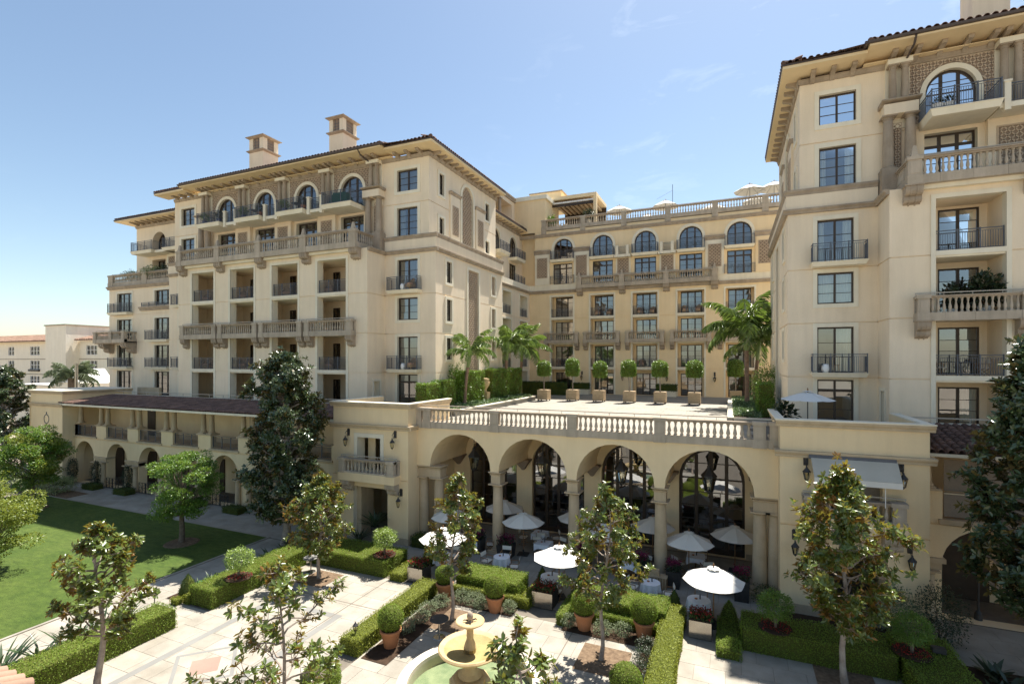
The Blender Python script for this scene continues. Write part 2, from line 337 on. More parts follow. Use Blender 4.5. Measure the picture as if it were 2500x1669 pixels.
def window(root, fr, ua, ub, za, zb, d=-.22, cols=2, rows=3, arch=False, curtain=None, stile=.07, mul=.10, bar=.030, room=2.2, trans=0, glass='glass', name='window', rail=.0, kick=0):
    """frame + glazing bars (part), every pane a sub-part, curtain and the room behind as sub-parts"""
    f = lambda u, z, e: fr(u, z, d+e)
    mb = MB(); t = .05; top = zb
    c = (ua+ub)/2; r = (ub-ua)/2
    if arch: top = zb+r
    mb.fbox(f, ua, ua+stile, za, zb, -t, t); mb.fbox(f, ub-stile, ub, za, zb, -t, t); mb.fbox(f, ua+stile, ub-stile, za, za+max(stile, kick), -t, t)
    if arch:
        A = arcpts(c, r, zb, 16); B = arcpts(c, r-stile*1.2, zb, 16)
        for i in range(16):
            mb.poly([f(*A[i], t), f(*A[i+1], t), f(*B[i+1], t), f(*B[i], t)]); mb.poly([f(*B[i], t), f(*B[i+1], t), f(*B[i+1], -t), f(*B[i], -t)])
    else: mb.fbox(f, ua+stile, ub-stile, zb-stile, zb, -t, t)
    zl = za+max(stile, kick)
    if cols == 3: ce = [ua+stile, c-r*.34, c+r*.34, ub-stile]
    else: ce = [ua+stile+(ub-ua-2*stile)*i/cols for i in range(cols+1)]
    def ztop(u):
        if not arch: return zb-stile
        x = min(abs(u-c), r-stile*1.2); return zb+math.sqrt(max((r-stile*1.2)**2-x*x, 0))
    for u in ce[1:-1]: mb.fbox(f, u-mul/2, u+mul/2, zl, ztop(u), -t, t)
    zt = zb-stile if not arch else zb
    ze = [zl+(zt-zl)*i/rows for i in range(rows+1)]
    if trans: ze = [zl+(zt-trans-zl)*i/(rows-1) for i in range(rows)]+[zt]
    for j, z in enumerate(ze[1:-1]):
        w = (.16 if trans and j == rows-2 else bar)/2
        mb.fbox(f, ua+stile, ub-stile, z-w, z+w, -t*.6, t*.6)
    if arch: mb.fbox(f, ua+stile, ub-stile, zb-bar, zb+bar, -t*.8, t*.8); mb.fbox(f, c-r*.80, c+r*.80, zb+r*.5-bar/2, zb+r*.5+bar/2, -t*.6, t*.6)
    org = Vector(f(c, za, 0)); fo = mb.build(name, 'frame', root, org)
    # panes
    for i in range(len(ce)-1):
        for j in range(len(ze)-1):
            a, b_, q, s = ce[i], ce[i+1], ze[j], ze[j+1]
            k = [random.uniform(-.006, .006) for _ in range(3)]
            pm = MB(); pm.poly([f(a, q, k[0]), f(b_, q, k[1]), f(b_, s, k[1]+k[2]), f(a, s, k[0]+k[2])]); pm.build('pane', glass, fo)
        if arch:
            pm = MB(); a, b_ = ce[i], ce[i+1]; ns = 6
            us = [a+(b_-a)*m/ns for m in range(ns+1)]; k = random.uniform(-.004, .004)
            pm.poly([f(us[0], zb, k), f(us[-1], zb, k)]+[f(u, max(ztop(u), zb+.001), -k) for u in us[::-1]]); pm.build('pane', glass, fo)
    # room behind
    if room:
        rm = MB(); e0, e1 = -.08, -room; w = .25
        rm.poly([f(ua-w, za, e1), f(ub+w, za, e1), f(ub+w, top+.2, e1), f(ua-w, top+.2, e1)])
        for (p, q), (p2, q2) in (((ua-w, za), (ua-w, top+.2)), ((ub+w, za), (ub+w, top+.2)), ((ua-w, za), (ub+w, za)), ((ua-w, top+.2), (ub+w, top+.2))):
            rm.poly([f(p, q, e0), f(p2, q2, e0), f(p2, q2, e1), f(p, q, e1)])
        rm.build('room', 'room', fo)
    if not curtain and not arch and glass == 'glass' and random.random() < .45:
        bm_ = MB(); hz_ = random.uniform(.18, .5)*(top-za); bm_.poly([f(ua, top-hz_, -.16), f(ub, top-hz_, -.16), f(ub, top, -.16), f(ua, top, -.16)]); bm_.build('blind', 'curtain', fo)
    if curtain:
        spans = {'full': [(ua, ub)], 'sides': [(ua, ua+(ub-ua)*.26), (ub-(ub-ua)*.22, ub)], 'left': [(ua, ua+(ub-ua)*.45)], 'right': [(ub-(ub-ua)*.4, ub)]}[curtain]
        cm = MB()
        for a, b_ in spans:
            n = max(6, int((b_-a)/.075)); pr = [(a+(b_-a)*i/n, (.035 if i % 2 else -.035)+random.uniform(-.01, .01)) for i in range(n+1)]
            cm.strip(pr, lambda p, q, z: f(p, min(z, ztop(p)+.02), -.22+q), za+.02, top)
        cm.build('curtain', 'curtain', fo)
    return fo
def bars(mb, fr, u0, u1, z0, h, d, step=.11, post=1.1, endposts=True, t=.010):
    """iron railing in a straight run"""
    mb.fbox(fr, u0, u1, z0+h-.04, z0+h, d-.022, d+.022); mb.fbox(fr, u0, u1, z0+h-.15, z0+h-.13, d-.012, d+.012); mb.fbox(fr, u0, u1, z0+.06, z0+.09, d-.014, d+.014)
    n = max(2, round(abs(u1-u0)/step))
    for i in range(n+1):
        u = u0+(u1-u0)*i/n; mb.fbox(fr, u-t, u+t, z0+.07, z0+h-.13, d-t, d+t)
    m = max(1, round(abs(u1-u0)/post))
    for i in range(m+1):
        if not endposts and i in (0, m): continue
        u = u0+(u1-u0)*i/m; mb.fbox(fr, u-.026, u+.026, z0, z0+h+.03, d-.026, d+.026)
def iron_balcony(root, fr, ua, ub, z, out=.8, slab=.22, h=1.08, name='iron_balcony'):
    mb = MB()
    mb.hexa([fr(ua+.10, z-slab, out-.1), fr(ub-.10, z-slab, out-.1), fr(ub-.10, z-slab, -.01), fr(ua+.10, z-slab, -.01), fr(ua, z, out), fr(ub, z, out), fr(ub, z, -.01), fr(ua, z, -.01)])
    mb.fbox(fr, ua-.03, ub+.03, z, z+.035, -.01, out+.03)
    s = mb.build(name, 'trim', root, Vector(fr((ua+ub)/2, z, out)))
    rb = MB(); bars(rb, fr, ua+.06, ub-.06, z+.035, h, out-.07)
    for u in (ua+.06, ub-.06):
        g = lambda w, zz, e, u=u: fr(u+e, zz, w)
        bars(rb, g, 0.02, out-.07, z+.035, h, 0, post=9, endposts=False)
    rb.build('railing', 'iron', s)
    return s
BAL = {}
def baluster_mesh(h, r):
    k = (round(h, 2), round(r, 3))
    if k not in BAL:
        mb = MB(); pr = [(r*.95, 0), (r*.95, h*.09), (r*.55, h*.13), (r*.98, h*.30), (r*.88, h*.42), (r*.45, h*.68), (r*.5, h*.78), (r*.72, h*.84), (r*.5, h*.88), (r*.92, h*.93), (r*.92, h)]
        mb.lathe(pr, n=8); BAL[k] = autosmooth(mb.mesh('baluster', 'stone_light'), 50)
    return BAL[k]
def balustrade(root, fr, ua, ub, z, d, piers=(), base=.42, hb=.74, rail=.14, th=.30, pw=.62, step=.30, r=.085, handrail=True, finial=False, name='balustrade', ends=True, panel=1.35):
    """stone parapet: base course, rail, piers and balusters"""
    mb = MB(); org = Vector(fr((ua+ub)/2, z, d-th/2)); t = th
    n = max(1, round((ub-ua)/panel))                      # base course cut into slabs with open joints
    for i in range(n):
        a = ua+(ub-ua)*i/n; b = ua+(ub-ua)*(i+1)/n; mb.fbox(fr, a+.006, b-.006, z, z+base, d-t, d)
    mb.fbox(fr, ua, ub, z+.01, z+base-.01, d-t+.02, d-.015)
    o = mb.build(name, 'stone_light', root, org)
    rm = MB(); zr = z+base+hb; rm.fbox(fr, ua, ub, zr, zr+rail*.55, d-t*.85, d-t*.12); rm.fbox(fr, ua, ub, zr+rail*.55, zr+rail, d-t-.02, d+.03); rm.build('top_rail', 'stone', o)
    ps = sorted(piers)
    for p in ps:
        pm = MB(); pm.fbox(fr, p-pw/2, p+pw/2, z-.02, z+base+.01, d-t-.03, d+.04); pm.fbox(fr, p-pw/2+.04, p+pw/2-.04, z+base+.01, zr+.002, d-t, d+.015); pm.fbox(fr, p-pw/2+.13, p+pw/2-.13, z+base+.10, zr-.1, d+.014, d+.03)
        pm.fbox(fr, p-pw/2-.02, p+pw/2+.02, zr+.002, zr+rail+.03, d-t-.05, d+.06); po = pm.build('pier', 'stone_light', o)
        if finial:
            fm = MB(); s = .15; zz = zr+rail+.03; c = d-t/2
            fm.fbox(fr, p-s*1.2, p+s*1.2, zz, zz+.08, c-s*1.2, c+s*1.2)
            fm.hexa([fr(p-s, zz+.08, c+s), fr(p+s, zz+.08, c+s), fr(p+s, zz+.08, c-s), fr(p-s, zz+.08, c-s), fr(p-.07, zz+.58, c+.07), fr(p+.07, zz+.58, c+.07), fr(p+.07, zz+.58, c-.07), fr(p-.07, zz+.58, c-.07)])
            fm.build('finial', 'stone_light', o)
    me = baluster_mesh(hb, r); edges = []
    cuts = [(p-pw/2, p+pw/2) for p in ps]; a = ua
    for x, y in cuts+[(ub, ub)]:
        if x-a > step*.9: edges.append((a, x))
        a = max(a, y)
    for a, b in edges:
        n = max(1, round((b-a)/step))
        for i in range(n):
            u = a+(b-a)*(i+.5)/n; put('baluster', me, o, fr(u, z+base, d-t/2))
    if handrail:
        hm = MB(); hz = zr+rail+.16
        hm.fbox(fr, ua, ub, hz-.03, hz+.02, d-t-.04, d-t+.01)
        n = max(1, round((ub-ua)/1.4))
        for i in range(n+1):
            u = ua+.03+(ub-ua-.06)*i/n; hm.fbox(fr, u-.012, u+.012, zr+rail, hz-.03, d-t-.027, d-t-.003)
        hm.build('handrail', 'handrail', o)
    return o
SCROLL = [(0, 0), (.60, 0), (.62, -.10), (.60, -.24), (.53, -.35), (.42, -.40), (.30, -.41), (.33, -.50), (.33, -.60), (.26, -.69), (.15, -.72), (.06, -.70), (0, -.80)]
def corbel(root, fr, u, z, w=.62, s=1.0, h=1.0, name='corbel', mat='stone'):
    mb = MB(); mb.prism([(p*s, q*h) for p, q in SCROLL], lambda p, q, t: fr(t, z+q, p-.01), u-w/2, u+w/2)
    for k in (-.18, .18): mb.prism([(p*s*1.03+.01, q*h*1.02-.005) for p, q in SCROLL], lambda p, q, t: fr(t, z+q-.01, p-.01), u+k*w-.05*w, u+k*w+.05*w)
    mb.fbox(fr, u-w/2-.05, u+w/2+.05, z-.001, z+.07, 0, .66*s)
    return mb.build(name, mat, root, Vector(fr(u, z, 0)))
def lattice(root, fr, u0, u1, z0, z1, pitch=.34, w=.05, out=.035, hole=None, border=.10, name='lattice_panel', d0=.005):
    w *= 1.3; out *= 1.3; pitch *= 1.12
    """diagonal trellis relief"""
    b = MB()
    if hole: facade(b, lambda u, z, d: fr(u, z, d+d0), u0, u1, z0, z1, [(hole[0]-hole[1], hole[0]+hole[1], z0, hole[2], True, .03)], None)
    else: b.fbox(fr, u0, u1, z0, z1, -.04, d0)
    o = b.build(name, 'lattice', root, Vector(fr((u0+u1)/2, z0, 0)))
    mb = MB(); U0, U1, Z0, Z1 = u0+border, u1-border, z0+border, z1-border
    if border:
        mb.fbox(fr, u0, U0-.02, z0, z1, d0, d0+out); mb.fbox(fr, U1+.02, u1, z0, z1, d0, d0+out); mb.fbox(fr, U0-.02, U1+.02, z0, Z0-.02, d0, d0+out); mb.fbox(fr, U0-.02, U1+.02, Z1+.02, z1, d0, d0+out)
    W = U1-U0; H = Z1-Z0
    for sg in (1, -1):
        k = -H if sg > 0 else 0
        n = int((W+H)/pitch)+1
        for i in range(n+1):
            c = U0-H+pitch*(i+.5) if sg > 0 else U0+pitch*(i+.5)
            # line u = c + sg*(z-Z0)
            segs = []
            za, zb = Z0, Z1
            if sg > 0: za = max(Z0, Z0+(U0-c)); zb = min(Z1, Z0+(U1-c))
            else: za = max(Z0, Z0+(c-U1)); zb = min(Z1, Z0+(c-U0))
            if zb-za < .05: continue
            segs = [(za, zb)]
            if hole:
                hc, hr, hz = hole; N = 24; segs = []; cur = None
                for q in range(N+1):
                    z = za+(zb-za)*q/N; u = c+sg*(z-Z0); ins = (abs(u-hc) < hr and z < hz) or math.hypot(u-hc, z-hz) < hr
                    if not ins:
                        cur = (cur[0], z) if cur else (z, z)
                    elif cur: segs.append(cur); cur = None
                if cur: segs.append(cur)
            for a, b_ in segs:
                if b_-a < .04: continue
                ua_, ub_ = c+sg*(a-Z0), c+sg*(b_-Z0); h = w*.7
                lo, hi = d0, d0+out
                P = [(ua_-h, a), (ua_+h, a), (ub_+h, b_), (ub_-h, b_)]
                mb.hexa([fr(P[0][0], P[0][1], lo), fr(P[1][0], P[1][1], lo), fr(P[2][0], P[2][1], lo), fr(P[3][0], P[3][1], lo), fr(P[0][0], P[0][1], hi), fr(P[1][0], P[1][1], hi), fr(P[2][0], P[2][1], hi), fr(P[3][0], P[3][1], hi)])
    mb.build('trellis', 'lattice_bar', o)
    return o
def band(root, fr, ua, ub, z0, z1, out, name='belt_course', mat='stone', prof=True, blocks=0):
    mb = MB(); h = z1-z0
    pr = [(0, 0), (out*.55, 0), (out*.6, h*.35), (out*.9, h*.6), (out, h*.72), (out, h), (0, h)]
    mb.prism(pr, lambda p, q, t: fr(t, z0+q, p-.005), ua, ub)
    return mb.build(name, mat, root, Vector(fr((ua+ub)/2, z0, 0)))
def column(root, c, z0, z1, r, name='column', mat='stone', base=True, n=14):
    mb = MB(); h = z1-z0
    mb.lathe([(r, h*.05), (r*1.0, h*.33), (r*.84, h-.26), (r*.80, h-.22), (r*.95, h-.21), (r*.95, h-.18), (r*.84, h-.17), (r*.84, h-.12), (r*1.15, h-.07)], (c[0], c[1], z0), n, cap=False)
    if base: mb.lathe([(r*1.3, .08), (r*1.36, .12), (r*1.3, .17), (r*1.08, .19), (r*1.15, .22), (r, .26)], (c[0], c[1], z0), n, cap=False)
    o = put(name, autosmooth(mb.mesh(name, mat, (c[0], c[1], z0)), 45), root, (c[0], c[1], z0))
    sq = MB(); s = r*1.32; sq.box(c[0]-s, c[0]+s, c[1]-s, c[1]+s, z1-.07, z1)
    if base: sq.box(c[0]-s*1.08, c[0]+s*1.08, c[1]-s*1.08, c[1]+s*1.08, z0, z0+.08)
    sq.build('abacus', mat, o)
    return o
TILE = {}
def tile_mesh(L=.42, r=.15, mat='tile'):
    k = (L, r, mat)
    if k not in TILE:
        mb = MB(); n = 6; th = .02
        for rr, fl in ((r, 0),):
            a = [(rr*math.cos(math.pi*i/n), rr*math.sin(math.pi*i/n)) for i in range(n+1)]; b = [(x*.88, y*.88) for x, y in a]
            A = [(x, 0, y) for x, y in a]; B = [(x*.86, L, y*.86) for x, y in a]; C = [(x*.85, 0, y*.85) for x, y in a]
            k0 = len(mb.v); mb.v += A+B+C; m = n+1
            for i in range(n):
                mb.f.append((k0+i, k0+i+1, k0+m+i+1, k0+m+i)); mb.f.append((k0+i, k0+2*m+i, k0+2*m+i+1, k0+i+1))
        TILE[k] = autosmooth(mb.mesh('roof_tile', mat), 35)
    return TILE[k]
def tiles_joined(root, fr, ua, ub, p0, slope, rows, name='roof_tiles', step=.34, L=.42, r=.155, mat='tile'):
    """barrel tiles, fr(u, up, along) -> world; joined: too small to pick apart"""
    n = int((ub-ua)/step); base = []; m = 6
    for j in range(rows):
        for i in range(n):
            u = ua+(ub-ua)*(i+.5)/n+random.uniform(-.012, .012); s0 = j*L*.84+random.uniform(-.015, .015); rr = r*random.uniform(.95, 1.05)
            a = [(rr*math.cos(math.pi*q/m), rr*math.sin(math.pi*q/m)) for q in range(m+1)]
            lift = .018
            base.append([fr(u+x, y+lift, s0) for x, y in a]+[fr(u+x*.86, y*.86, s0+L) for x, y in a]+[fr(u+x*.82, y*.82+lift, s0) for x, y in a])
    V = np.array(base); M_ = m+1
    faces = [(i, i+1, M_+i+1, M_+i) for i in range(m)]+[(i, 2*M_+i, 2*M_+i+1, i+1) for i in range(m)]
    org = WP[root.name]; V = V-np.array(org)[None, None]
    me = npmesh(name, V, 3*M_, faces, mat); o = put(name, me, root, org); o['kind'] = 'stuff'
    return o
BRK = [(0, 0), (.95, 0), (.97, -.08), (.90, -.16), (.70, -.18), (.45, -.22), (.25, -.30), (.12, -.42), (0, -.46)]
def brackets(root, fr, us, z, s=1.0, w=.20, h=1.0):
    for u in us:
        mb = MB(); mb.prism([(p*s, q*h) for p, q in BRK], lambda p, q, t: fr(t, z+q, p-.005), u-w/2, u+w/2)
        mb.build('bracket', 'stone', root, Vector(fr(u, z, 0)))
def lin(a, b, n): return [a+(b-a)*i/(n-1) for i in range(n)]
# ------------------------------------------------------------------ the two side wings (one kit, mirrored)
F0, F1, F2, F3 = 7.34, 10.55, 13.72, 16.92
def recess_bay(root, fr, ua, ub, top, depth, floors, wins, stone_floor=None, z0=F0, rails=True, jd=.45, wide=0, wider=0, wmat='stucco'):
    """tall recess with a balcony on every floor: jambs, side and back walls, slabs, railings, doors"""
    for u in (ua, ub): jm = MB(); jm.poly([fr(u, z0, 0), fr(u, top, 0), fr(u, top, -jd), fr(u, z0, -jd)]); jm.build('recess_jamb', 'trim', root)
    jm = MB(); jm.poly([fr(ua, top, 0), fr(ub, top, 0), fr(ub, top, -jd), fr(ua, top, -jd)]); jm.build('recess_head', 'trim', root)
    a, b = ua-wide, ub+wider; f2 = lambda u, z, d: fr(u, z, d-depth)
    bk = MB(); facade(bk, f2, a, b, z0, top, wins, depth=.12)
    for u in (a, b): bk.poly([fr(u, z0, -jd), fr(u, top, -jd), fr(u, top, -depth), fr(u, z0, -depth)])
    if wide: bk.poly([fr(a, z0, -jd), fr(ua, z0, -jd), fr(ua, top, -jd), fr(a, top, -jd)])
    if wider: bk.poly([fr(b, z0, -jd), fr(ub, z0, -jd), fr(ub, top, -jd), fr(b, top, -jd)])
    bk.poly([fr(a, top, -jd), fr(b, top, -jd), fr(b, top, -depth), fr(a, top, -depth)]); bk.poly([fr(a, z0, -.01), fr(b, z0, -.01), fr(b, z0, -depth), fr(a, z0, -depth)])
    bk.build('recess_wall', wmat, root)
    for (p, q, c, d_, *_) in wins: window(root, f2, p, q, c, d_, -.1, cols=2 if q-p < 2.2 else 3, rows=3 if d_-c < 2 else 4, curtain=random.choice([None, 'left', 'right', None, 'sides']), stile=.09, mul=.14)
    for k, z in enumerate(floors):
        sm = MB(); sm.fbox(fr, a+.002, b-.002, z-.14, z+.16, -depth+.01, -jd-.002); sm.fbox(fr, ua+.002, ub-.002, z-.14, z+.16, -jd, -.012); sm.fbox(fr, ua-.03, ub+.03, z-.05, z+.20, -.10, .06)
        sm.build('floor_slab', 'trim', root, Vector(fr((ua+ub)/2, z, 0)))
        if rails and z != stone_floor:
            rb = MB(); bars(rb, fr, ua+.04, ub-.04, z+.20, 1.05, -.16, post=(ub-ua)/3); rb.build('railing', 'iron', root, Vector(fr((ua+ub)/2, z, 0)))
def make_wing(root, mx, bays, far_end, side_end, piers, corners):
    F = lambda Y: (lambda u, z, d: (mx(u), Y-d, z)); S = lambda X: (lambda u, z, d: (mx(X+d), u, z))
    f_lo, f_main, f_up = F(34.7), F(32.4), F(34.85)
    # ---- corner bay(s), lower
    for flip in corners:
        g = (lambda u: u) if not flip else (lambda u: -75.57-u)
        a, b = sorted((g(-26.39), g(-21.5))); wa, wb = sorted((g(-25.15), g(-23.17)))
        wl, rv = MB(), RV()
        ops = [(wa, wb, 17.25, 19.80), (wa, wb, 14.85, 16.67), (wa, wb, 10.80, 13.48), (wa, wb, 7.45, 10.40)]
        facade(wl, f_lo, a, b, F0, 20.45, ops, rv, .26, (F1, F2, F3)); wl.build('wall', 'stucco', root); rv.build('window_reveal', 'trim', root)
        for (p, q, r_, s_), cu, rw in zip(ops, ('sides', 'full', 'left', None), (3, 3, 3, 3)):
            window(root, f_lo, p, q, r_, s_, cols=2, rows=rw, curtain=cu, trans=.55 if r_ < 8 else 0, stile=.09, mul=.12)
            trim(root, f_lo, p, q, r_, s_, .24, bottom=(14 < r_ < 15))
        for z in (17.2, 10.78): iron_balcony(root, f_lo, wa-.62 if not flip else wa-.4, wb+.62 if flip else wb+.4, z, .75)
        band(root, f_lo, a-.0, b+.28, 20.28, 20.56, .28); band(root, f_lo, a, b+.22, 21.38, 21.72, .22, 'belt_course', 'stone')
        fz = MB(); fz.fbox(f_lo, a, b+.10, 20.56, 21.38, -.2, .10); fz.build('frieze', 'stucco', root)
        # upper corner windows
    wl, rv = MB(), RV(); ops = []
    for flip in corners:
        wa, wb = (-25.30, -23.29) if not flip else (-52.28, -50.27)
        ops += [(wa, wb, 25.46, 27.22), (wa, wb, 21.80, 24.10)]
    u_end = -53.37 if True in corners else far_end
    aops = [(c-1.22, c+1.22, 24.56, 26.22, True) for c in bays]; dops = [(c-1.25, c+1.25, 20.55, 24.05, False, .45) for c in bays]
    facade(wl, f_up, u_end, -22.2, 20.5, 28.35, ops+aops+dops, rv, .24, (24.45,)); wl.build('wall', 'stucco', root); rv.build('window_reveal', 'trim', root)
    for k, (p, q, r_, s_) in enumerate(ops):
        window(root, f_up, p, q, r_, s_, cols=2, rows=3 if s_-r_ < 2 else 4, curtain='full' if r_ > 24 else 'sides', stile=.09, mul=.12); trim(root, f_up, p, q, r_, s_, .26)
    for c in bays:
        window(root, f_up, c-1.22, c+1.22, 24.56, 26.22, -.2, cols=3, rows=3, arch=True, stile=.10, mul=.17, curtain=random.choice([None, 'sides']))
        trim(root, f_up, c-1.22, c+1.22, 24.56, 26.22, .27, .08, arch=True)
        window(root, f_up, c-1.25, c+1.25, 20.55, 24.05, -.4, cols=3, rows=4, trans=.55, stile=.10, mul=.17, curtain=random.choice(['sides', None]))
        lattice(root, f_up, c-2.05, c+2.05, 24.7, 27.98, .30, .055, .03, hole=(c, 1.5, 26.22), border=0, d0=.02)
        # floor slab of the arched storey: swells out in front of each arch
        iron_balcony(root, f_up, c-1.58, c+1.58, 24.56, 2.05, .32, 1.05)
    for i, p in enumerate(piers):
        end = i in (0, len(piers)-1) and (i == len(piers)-1 or True in corners)
        sl = MB(); a, b = (p-1.02, p+1.02)
        if not end:
            sl.fbox(f_up, a+.0, b, 24.26, 24.52, -.01, 1.62); sl.build('balcony_bridge', 'trim', root, Vector(f_up(p, 24.3, 0)))
            for s_ in (-.72, .72):
                pm = MB(); pm.fbox(f_up, p+s_-.14, p+s_+.14, 24.1, 25.5, 1.45, 1.72); pm.fbox(f_up, p+s_-.18, p+s_+.18, 25.5, 25.6, 1.41, 1.76); pm.build('post', 'trim', root, Vector(f_up(p+s_, 24.5, 1.5)))
            rb = MB(); bars(rb, f_up, p-.58, p+.58, 24.52, .95, 1.58, post=9, endposts=False); rb.build('railing', 'iron', root, Vector(f_up(p, 24.5, 1.5)))
        # coupled columns against a pale panel
        pm = MB(); pm.fbox(f_up, p-.62, p+.62, 24.6, 28.0, -.02, .06); pm.build('pilaster_panel', 'trim', root, Vector(f_up(p, 24.6, 0)))
        zb = 24.55 if not end else 25.95
        for s_ in (-.31, .31): column(root, f_up(p+s_, 0, .36)[:2], zb, 28.0, .19, base=end)
        cm = MB(); cm.fbox(f_up, p-.62, p+.62, 28.0, 28.26, .02, .66); cm.build('impost', 'trim', root, Vector(f_up(p, 28, 0)))
        # lower storey pier with trellis panel
        if end:
            em = MB(); em.fbox(f_up, p-.85, p+.85, 25.15, 25.72, -.02, .82); em.build('entablature', 'stucco', root, Vector(f_up(p, 25.1, 0))); band(root, f_up, p-.98, p+.98, 25.72, 25.95, .98)
            for s_ in (-.55, .55): column(root, f_up(p+s_, 0, .42)[:2], 22.1, 25.15, .27)
            bm = MB(); bm.fbox(f_up, p-.95, p+.95, 20.5, 22.1, -.02, .80); bm.build('pedestal', 'stone', root, Vector(f_up(p, 20.5, 0)))
            lattice(root, lambda u, z, d: f_up(u, z, d+.02), p-.22, p+.22, 22.2, 24.9, .26, .05, .03, border=.05)
        else:
            bm = MB(); bm.fbox(f_up, p-1.0, p+1.0, 20.5, 24.26, -.02, .30); bm.build('pier_wall', 'stucco', root, Vector(f_up(p, 20.5, 0)))
            lattice(root, lambda u, z, d: f_up(u, z, d+.30), p-.62, p+.62, 21.3, 23.85, .30, .05, .03)
    # ---- projecting section, lower floors
    wl, rv = MB(), RV(); B = [(c-1.5, c+1.5) for c in bays]
    e0 = -49.12 if True in corners else far_end
    facade(wl, f_main, e0, -26.39, F0, 20.5, [(a, b, F0, 19.80, False, .01) for a, b in B], rv, .01, (F1, F2, F3)); wl.build('wall', 'stucco', root)
    for c, (a, b) in zip(bays, B):
        left_style = True in corners
        dep = 3.0 if left_style else 2.0
        if left_style: wins = [(a-1.15, a-.3, z+.2, z+2.5) for z in (F0, F1, F2, F3)]
        else: wins = [(a+.35, b-.75, z+.2, z+2.75) for z in (F0, F1, F2, F3)]
        recess_bay(root, f_main, a, b, 19.80, dep, (F1, F2, F3), wins, F2, jd=.62 if left_style else .4, wide=2.1 if left_style else 0)
        trim(root, f_main, a, b, F0, 19.80, .22, bottom=False)
        balustrade(root, f_main, c-2.5, c+2.5, 13.52, .58, (c-2.2, c+2.2), .42, .72, .14, .28, .58, .26, .075)
        fl = MB(); fl.fbox(f_main, c-2.45, c+2.45, 13.55, 13.75, 0, .33); fl.build('floor_slab', 'trim', root, Vector(f_main(c, 13.5, 0)))
        for s_ in (-2.5, 2.5):                                  # short returns to the wall
            g = lambda w, z, d, s_=s_, c=c: f_main(c+s_+(d if s_ > 0 else -d), z, w)
            rm = MB(); rm.fbox(g, 0, .3, 13.52, 13.94, -.28, 0); rm.fbox(g, 0, .3, 14.66, 14.8, -.28, .0); rm.fbox(g, 0, .16, 13.94, 14.66, -.26, -.02); rm.build('balustrade_return', 'stone_light', root, Vector(f_main(c+s_, 13.5, 0)))
            corbel(root, f_main, c+s_*.86, 13.5, .62, .95, 1.1)
        hm = MB(); hm.fbox(f_main, a, b, 7.72, 7.78, -.1, -.05); hm.build('handrail', 'handrail', root, Vector(f_main(c, 7.7, 0)))
    # top terrace balustrade with finials and scroll corbels
    pe = [p for p in piers]
    t0 = pe[0]-.3 if True in corners else far_end
    balustrade(root, f_main, t0, pe[-1]+.3, 20.5, .60, pe, .46, .78, .15, .32, .70, .27, .08, finial=True)
    fl = MB(); fl.fbox(f_main, t0, pe[-1]+.3, 20.28, 20.55, -2.6, .3); fl.build('terrace_slab', 'trim', root, Vector(f_main(pe[0], 20.3, 0)))
    for p in pe: corbel(root, f_main, p, 20.45, .80, .98, 1.1)
    sd = lambda w, z, d: f_main(pe[-1]+.28+d, z, -w)
    balustrade(root, sd, -.3, 2.3, 20.5, 0, (), .46, .78, .15, .30, .6, .27, .08, handrail=False)
    # step between projecting section and corner bay
    for xs, sg in ([(-26.39, 1)]+([(-49.12, -1)] if True in corners else [])):
        fs = (lambda u, z, d, xs=xs, sg=sg: (mx(xs+sg*d), u, z)); wl, rv = MB(), RV()
        facade(wl, fs, 32.4, 34.7, F0, 20.45, [(33.2, 33.95, F0, 9.85)], rv, .5, (F1, F2, F3)); wl.build('wall', 'stucco', root); rv.build('niche_reveal', 'trim', root)
        trim(root, fs, 33.2, 33.95, F0, 9.85, .18, bottom=False); nb = MB(); nb.fbox(fs, 33.1, 34.05, F0, 9.95, -.55, -.5); nb.build('niche_back', 'stucco', root)
        band(root, fs, 32.4, 34.7, 20.28, 20.56, .28)
    # ---- courtyard-side face
    fs, fu = S(-21.5), S(-22.2); wl, rv = MB(), RV()
    L_ = [(36.34, 37.2, 17.98, 19.74), (36.34, 37.2, 14.8, 16.6), (36.34, 37.2, 11.62, 13.4)]; Rr = [(44.98, 45.84, 17.98, 19.78), (44.98, 45.84, 14.8, 16.6), (44.98, 45.84, 11.7, 13.4)]
    Lt = (40.12, 42.18, 8.0, 19.66)
    facade(wl, fs, 34.7, side_end, F0, 20.45, L_+Rr+[Lt], rv, .2, (F1, F2, F3)); wl.build('wall', 'stucco', root); rv.build('window_reveal', 'trim', root)
    for w in L_: window(root, fs, *w, d=-.16, cols=1, rows=3, curtain='full', stile=.06); trim(root, fs, *w, w=.22, out=.08)
    for w in Rr: lattice(root, lambda u, z, d: fs(u, z, d-.14), *w, pitch=.2, w=.03, border=.03); trim(root, fs, *w, w=.20, out=.08)
    lattice(root, lambda u, z, d: fs(u, z, d-.15), *Lt, pitch=.36, w=.055, out=.06, border=.06); trim(root, fs, *Lt, w=.25, out=.08)
    band(root, fs, 34.7, side_end, 20.28, 20.56, .283); band(root, fs, 34.7, side_end, 21.38, 21.72, .223)
    fz = MB(); fz.fbox(fs, 34.9, side_end, 20.56, 21.38, -.2, .103); fz.build('frieze', 'stucco', root)
    ledge = MB(); ledge.fbox(fs, 34.95, side_end, 21.60, 21.735, -.9, .05); ledge.build('ledge', 'trim', root); ledge = MB(); ledge.fbox(f_lo, -26.3, -21.45, 21.60, 21.735, -.25, .05); ledge.build('ledge', 'trim', root)
    wl, rv = MB(), RV(); U = [(36.33, 37.1, 25.37, 27.15), (36.33, 37.1, 22.0, 23.48), (44.99, 45.84, 25.45, 27.1), (44.99, 45.84, 22.2, 23.4)]
    nic = (40.22, 42.36, 22.0, 26.36, True, .15)
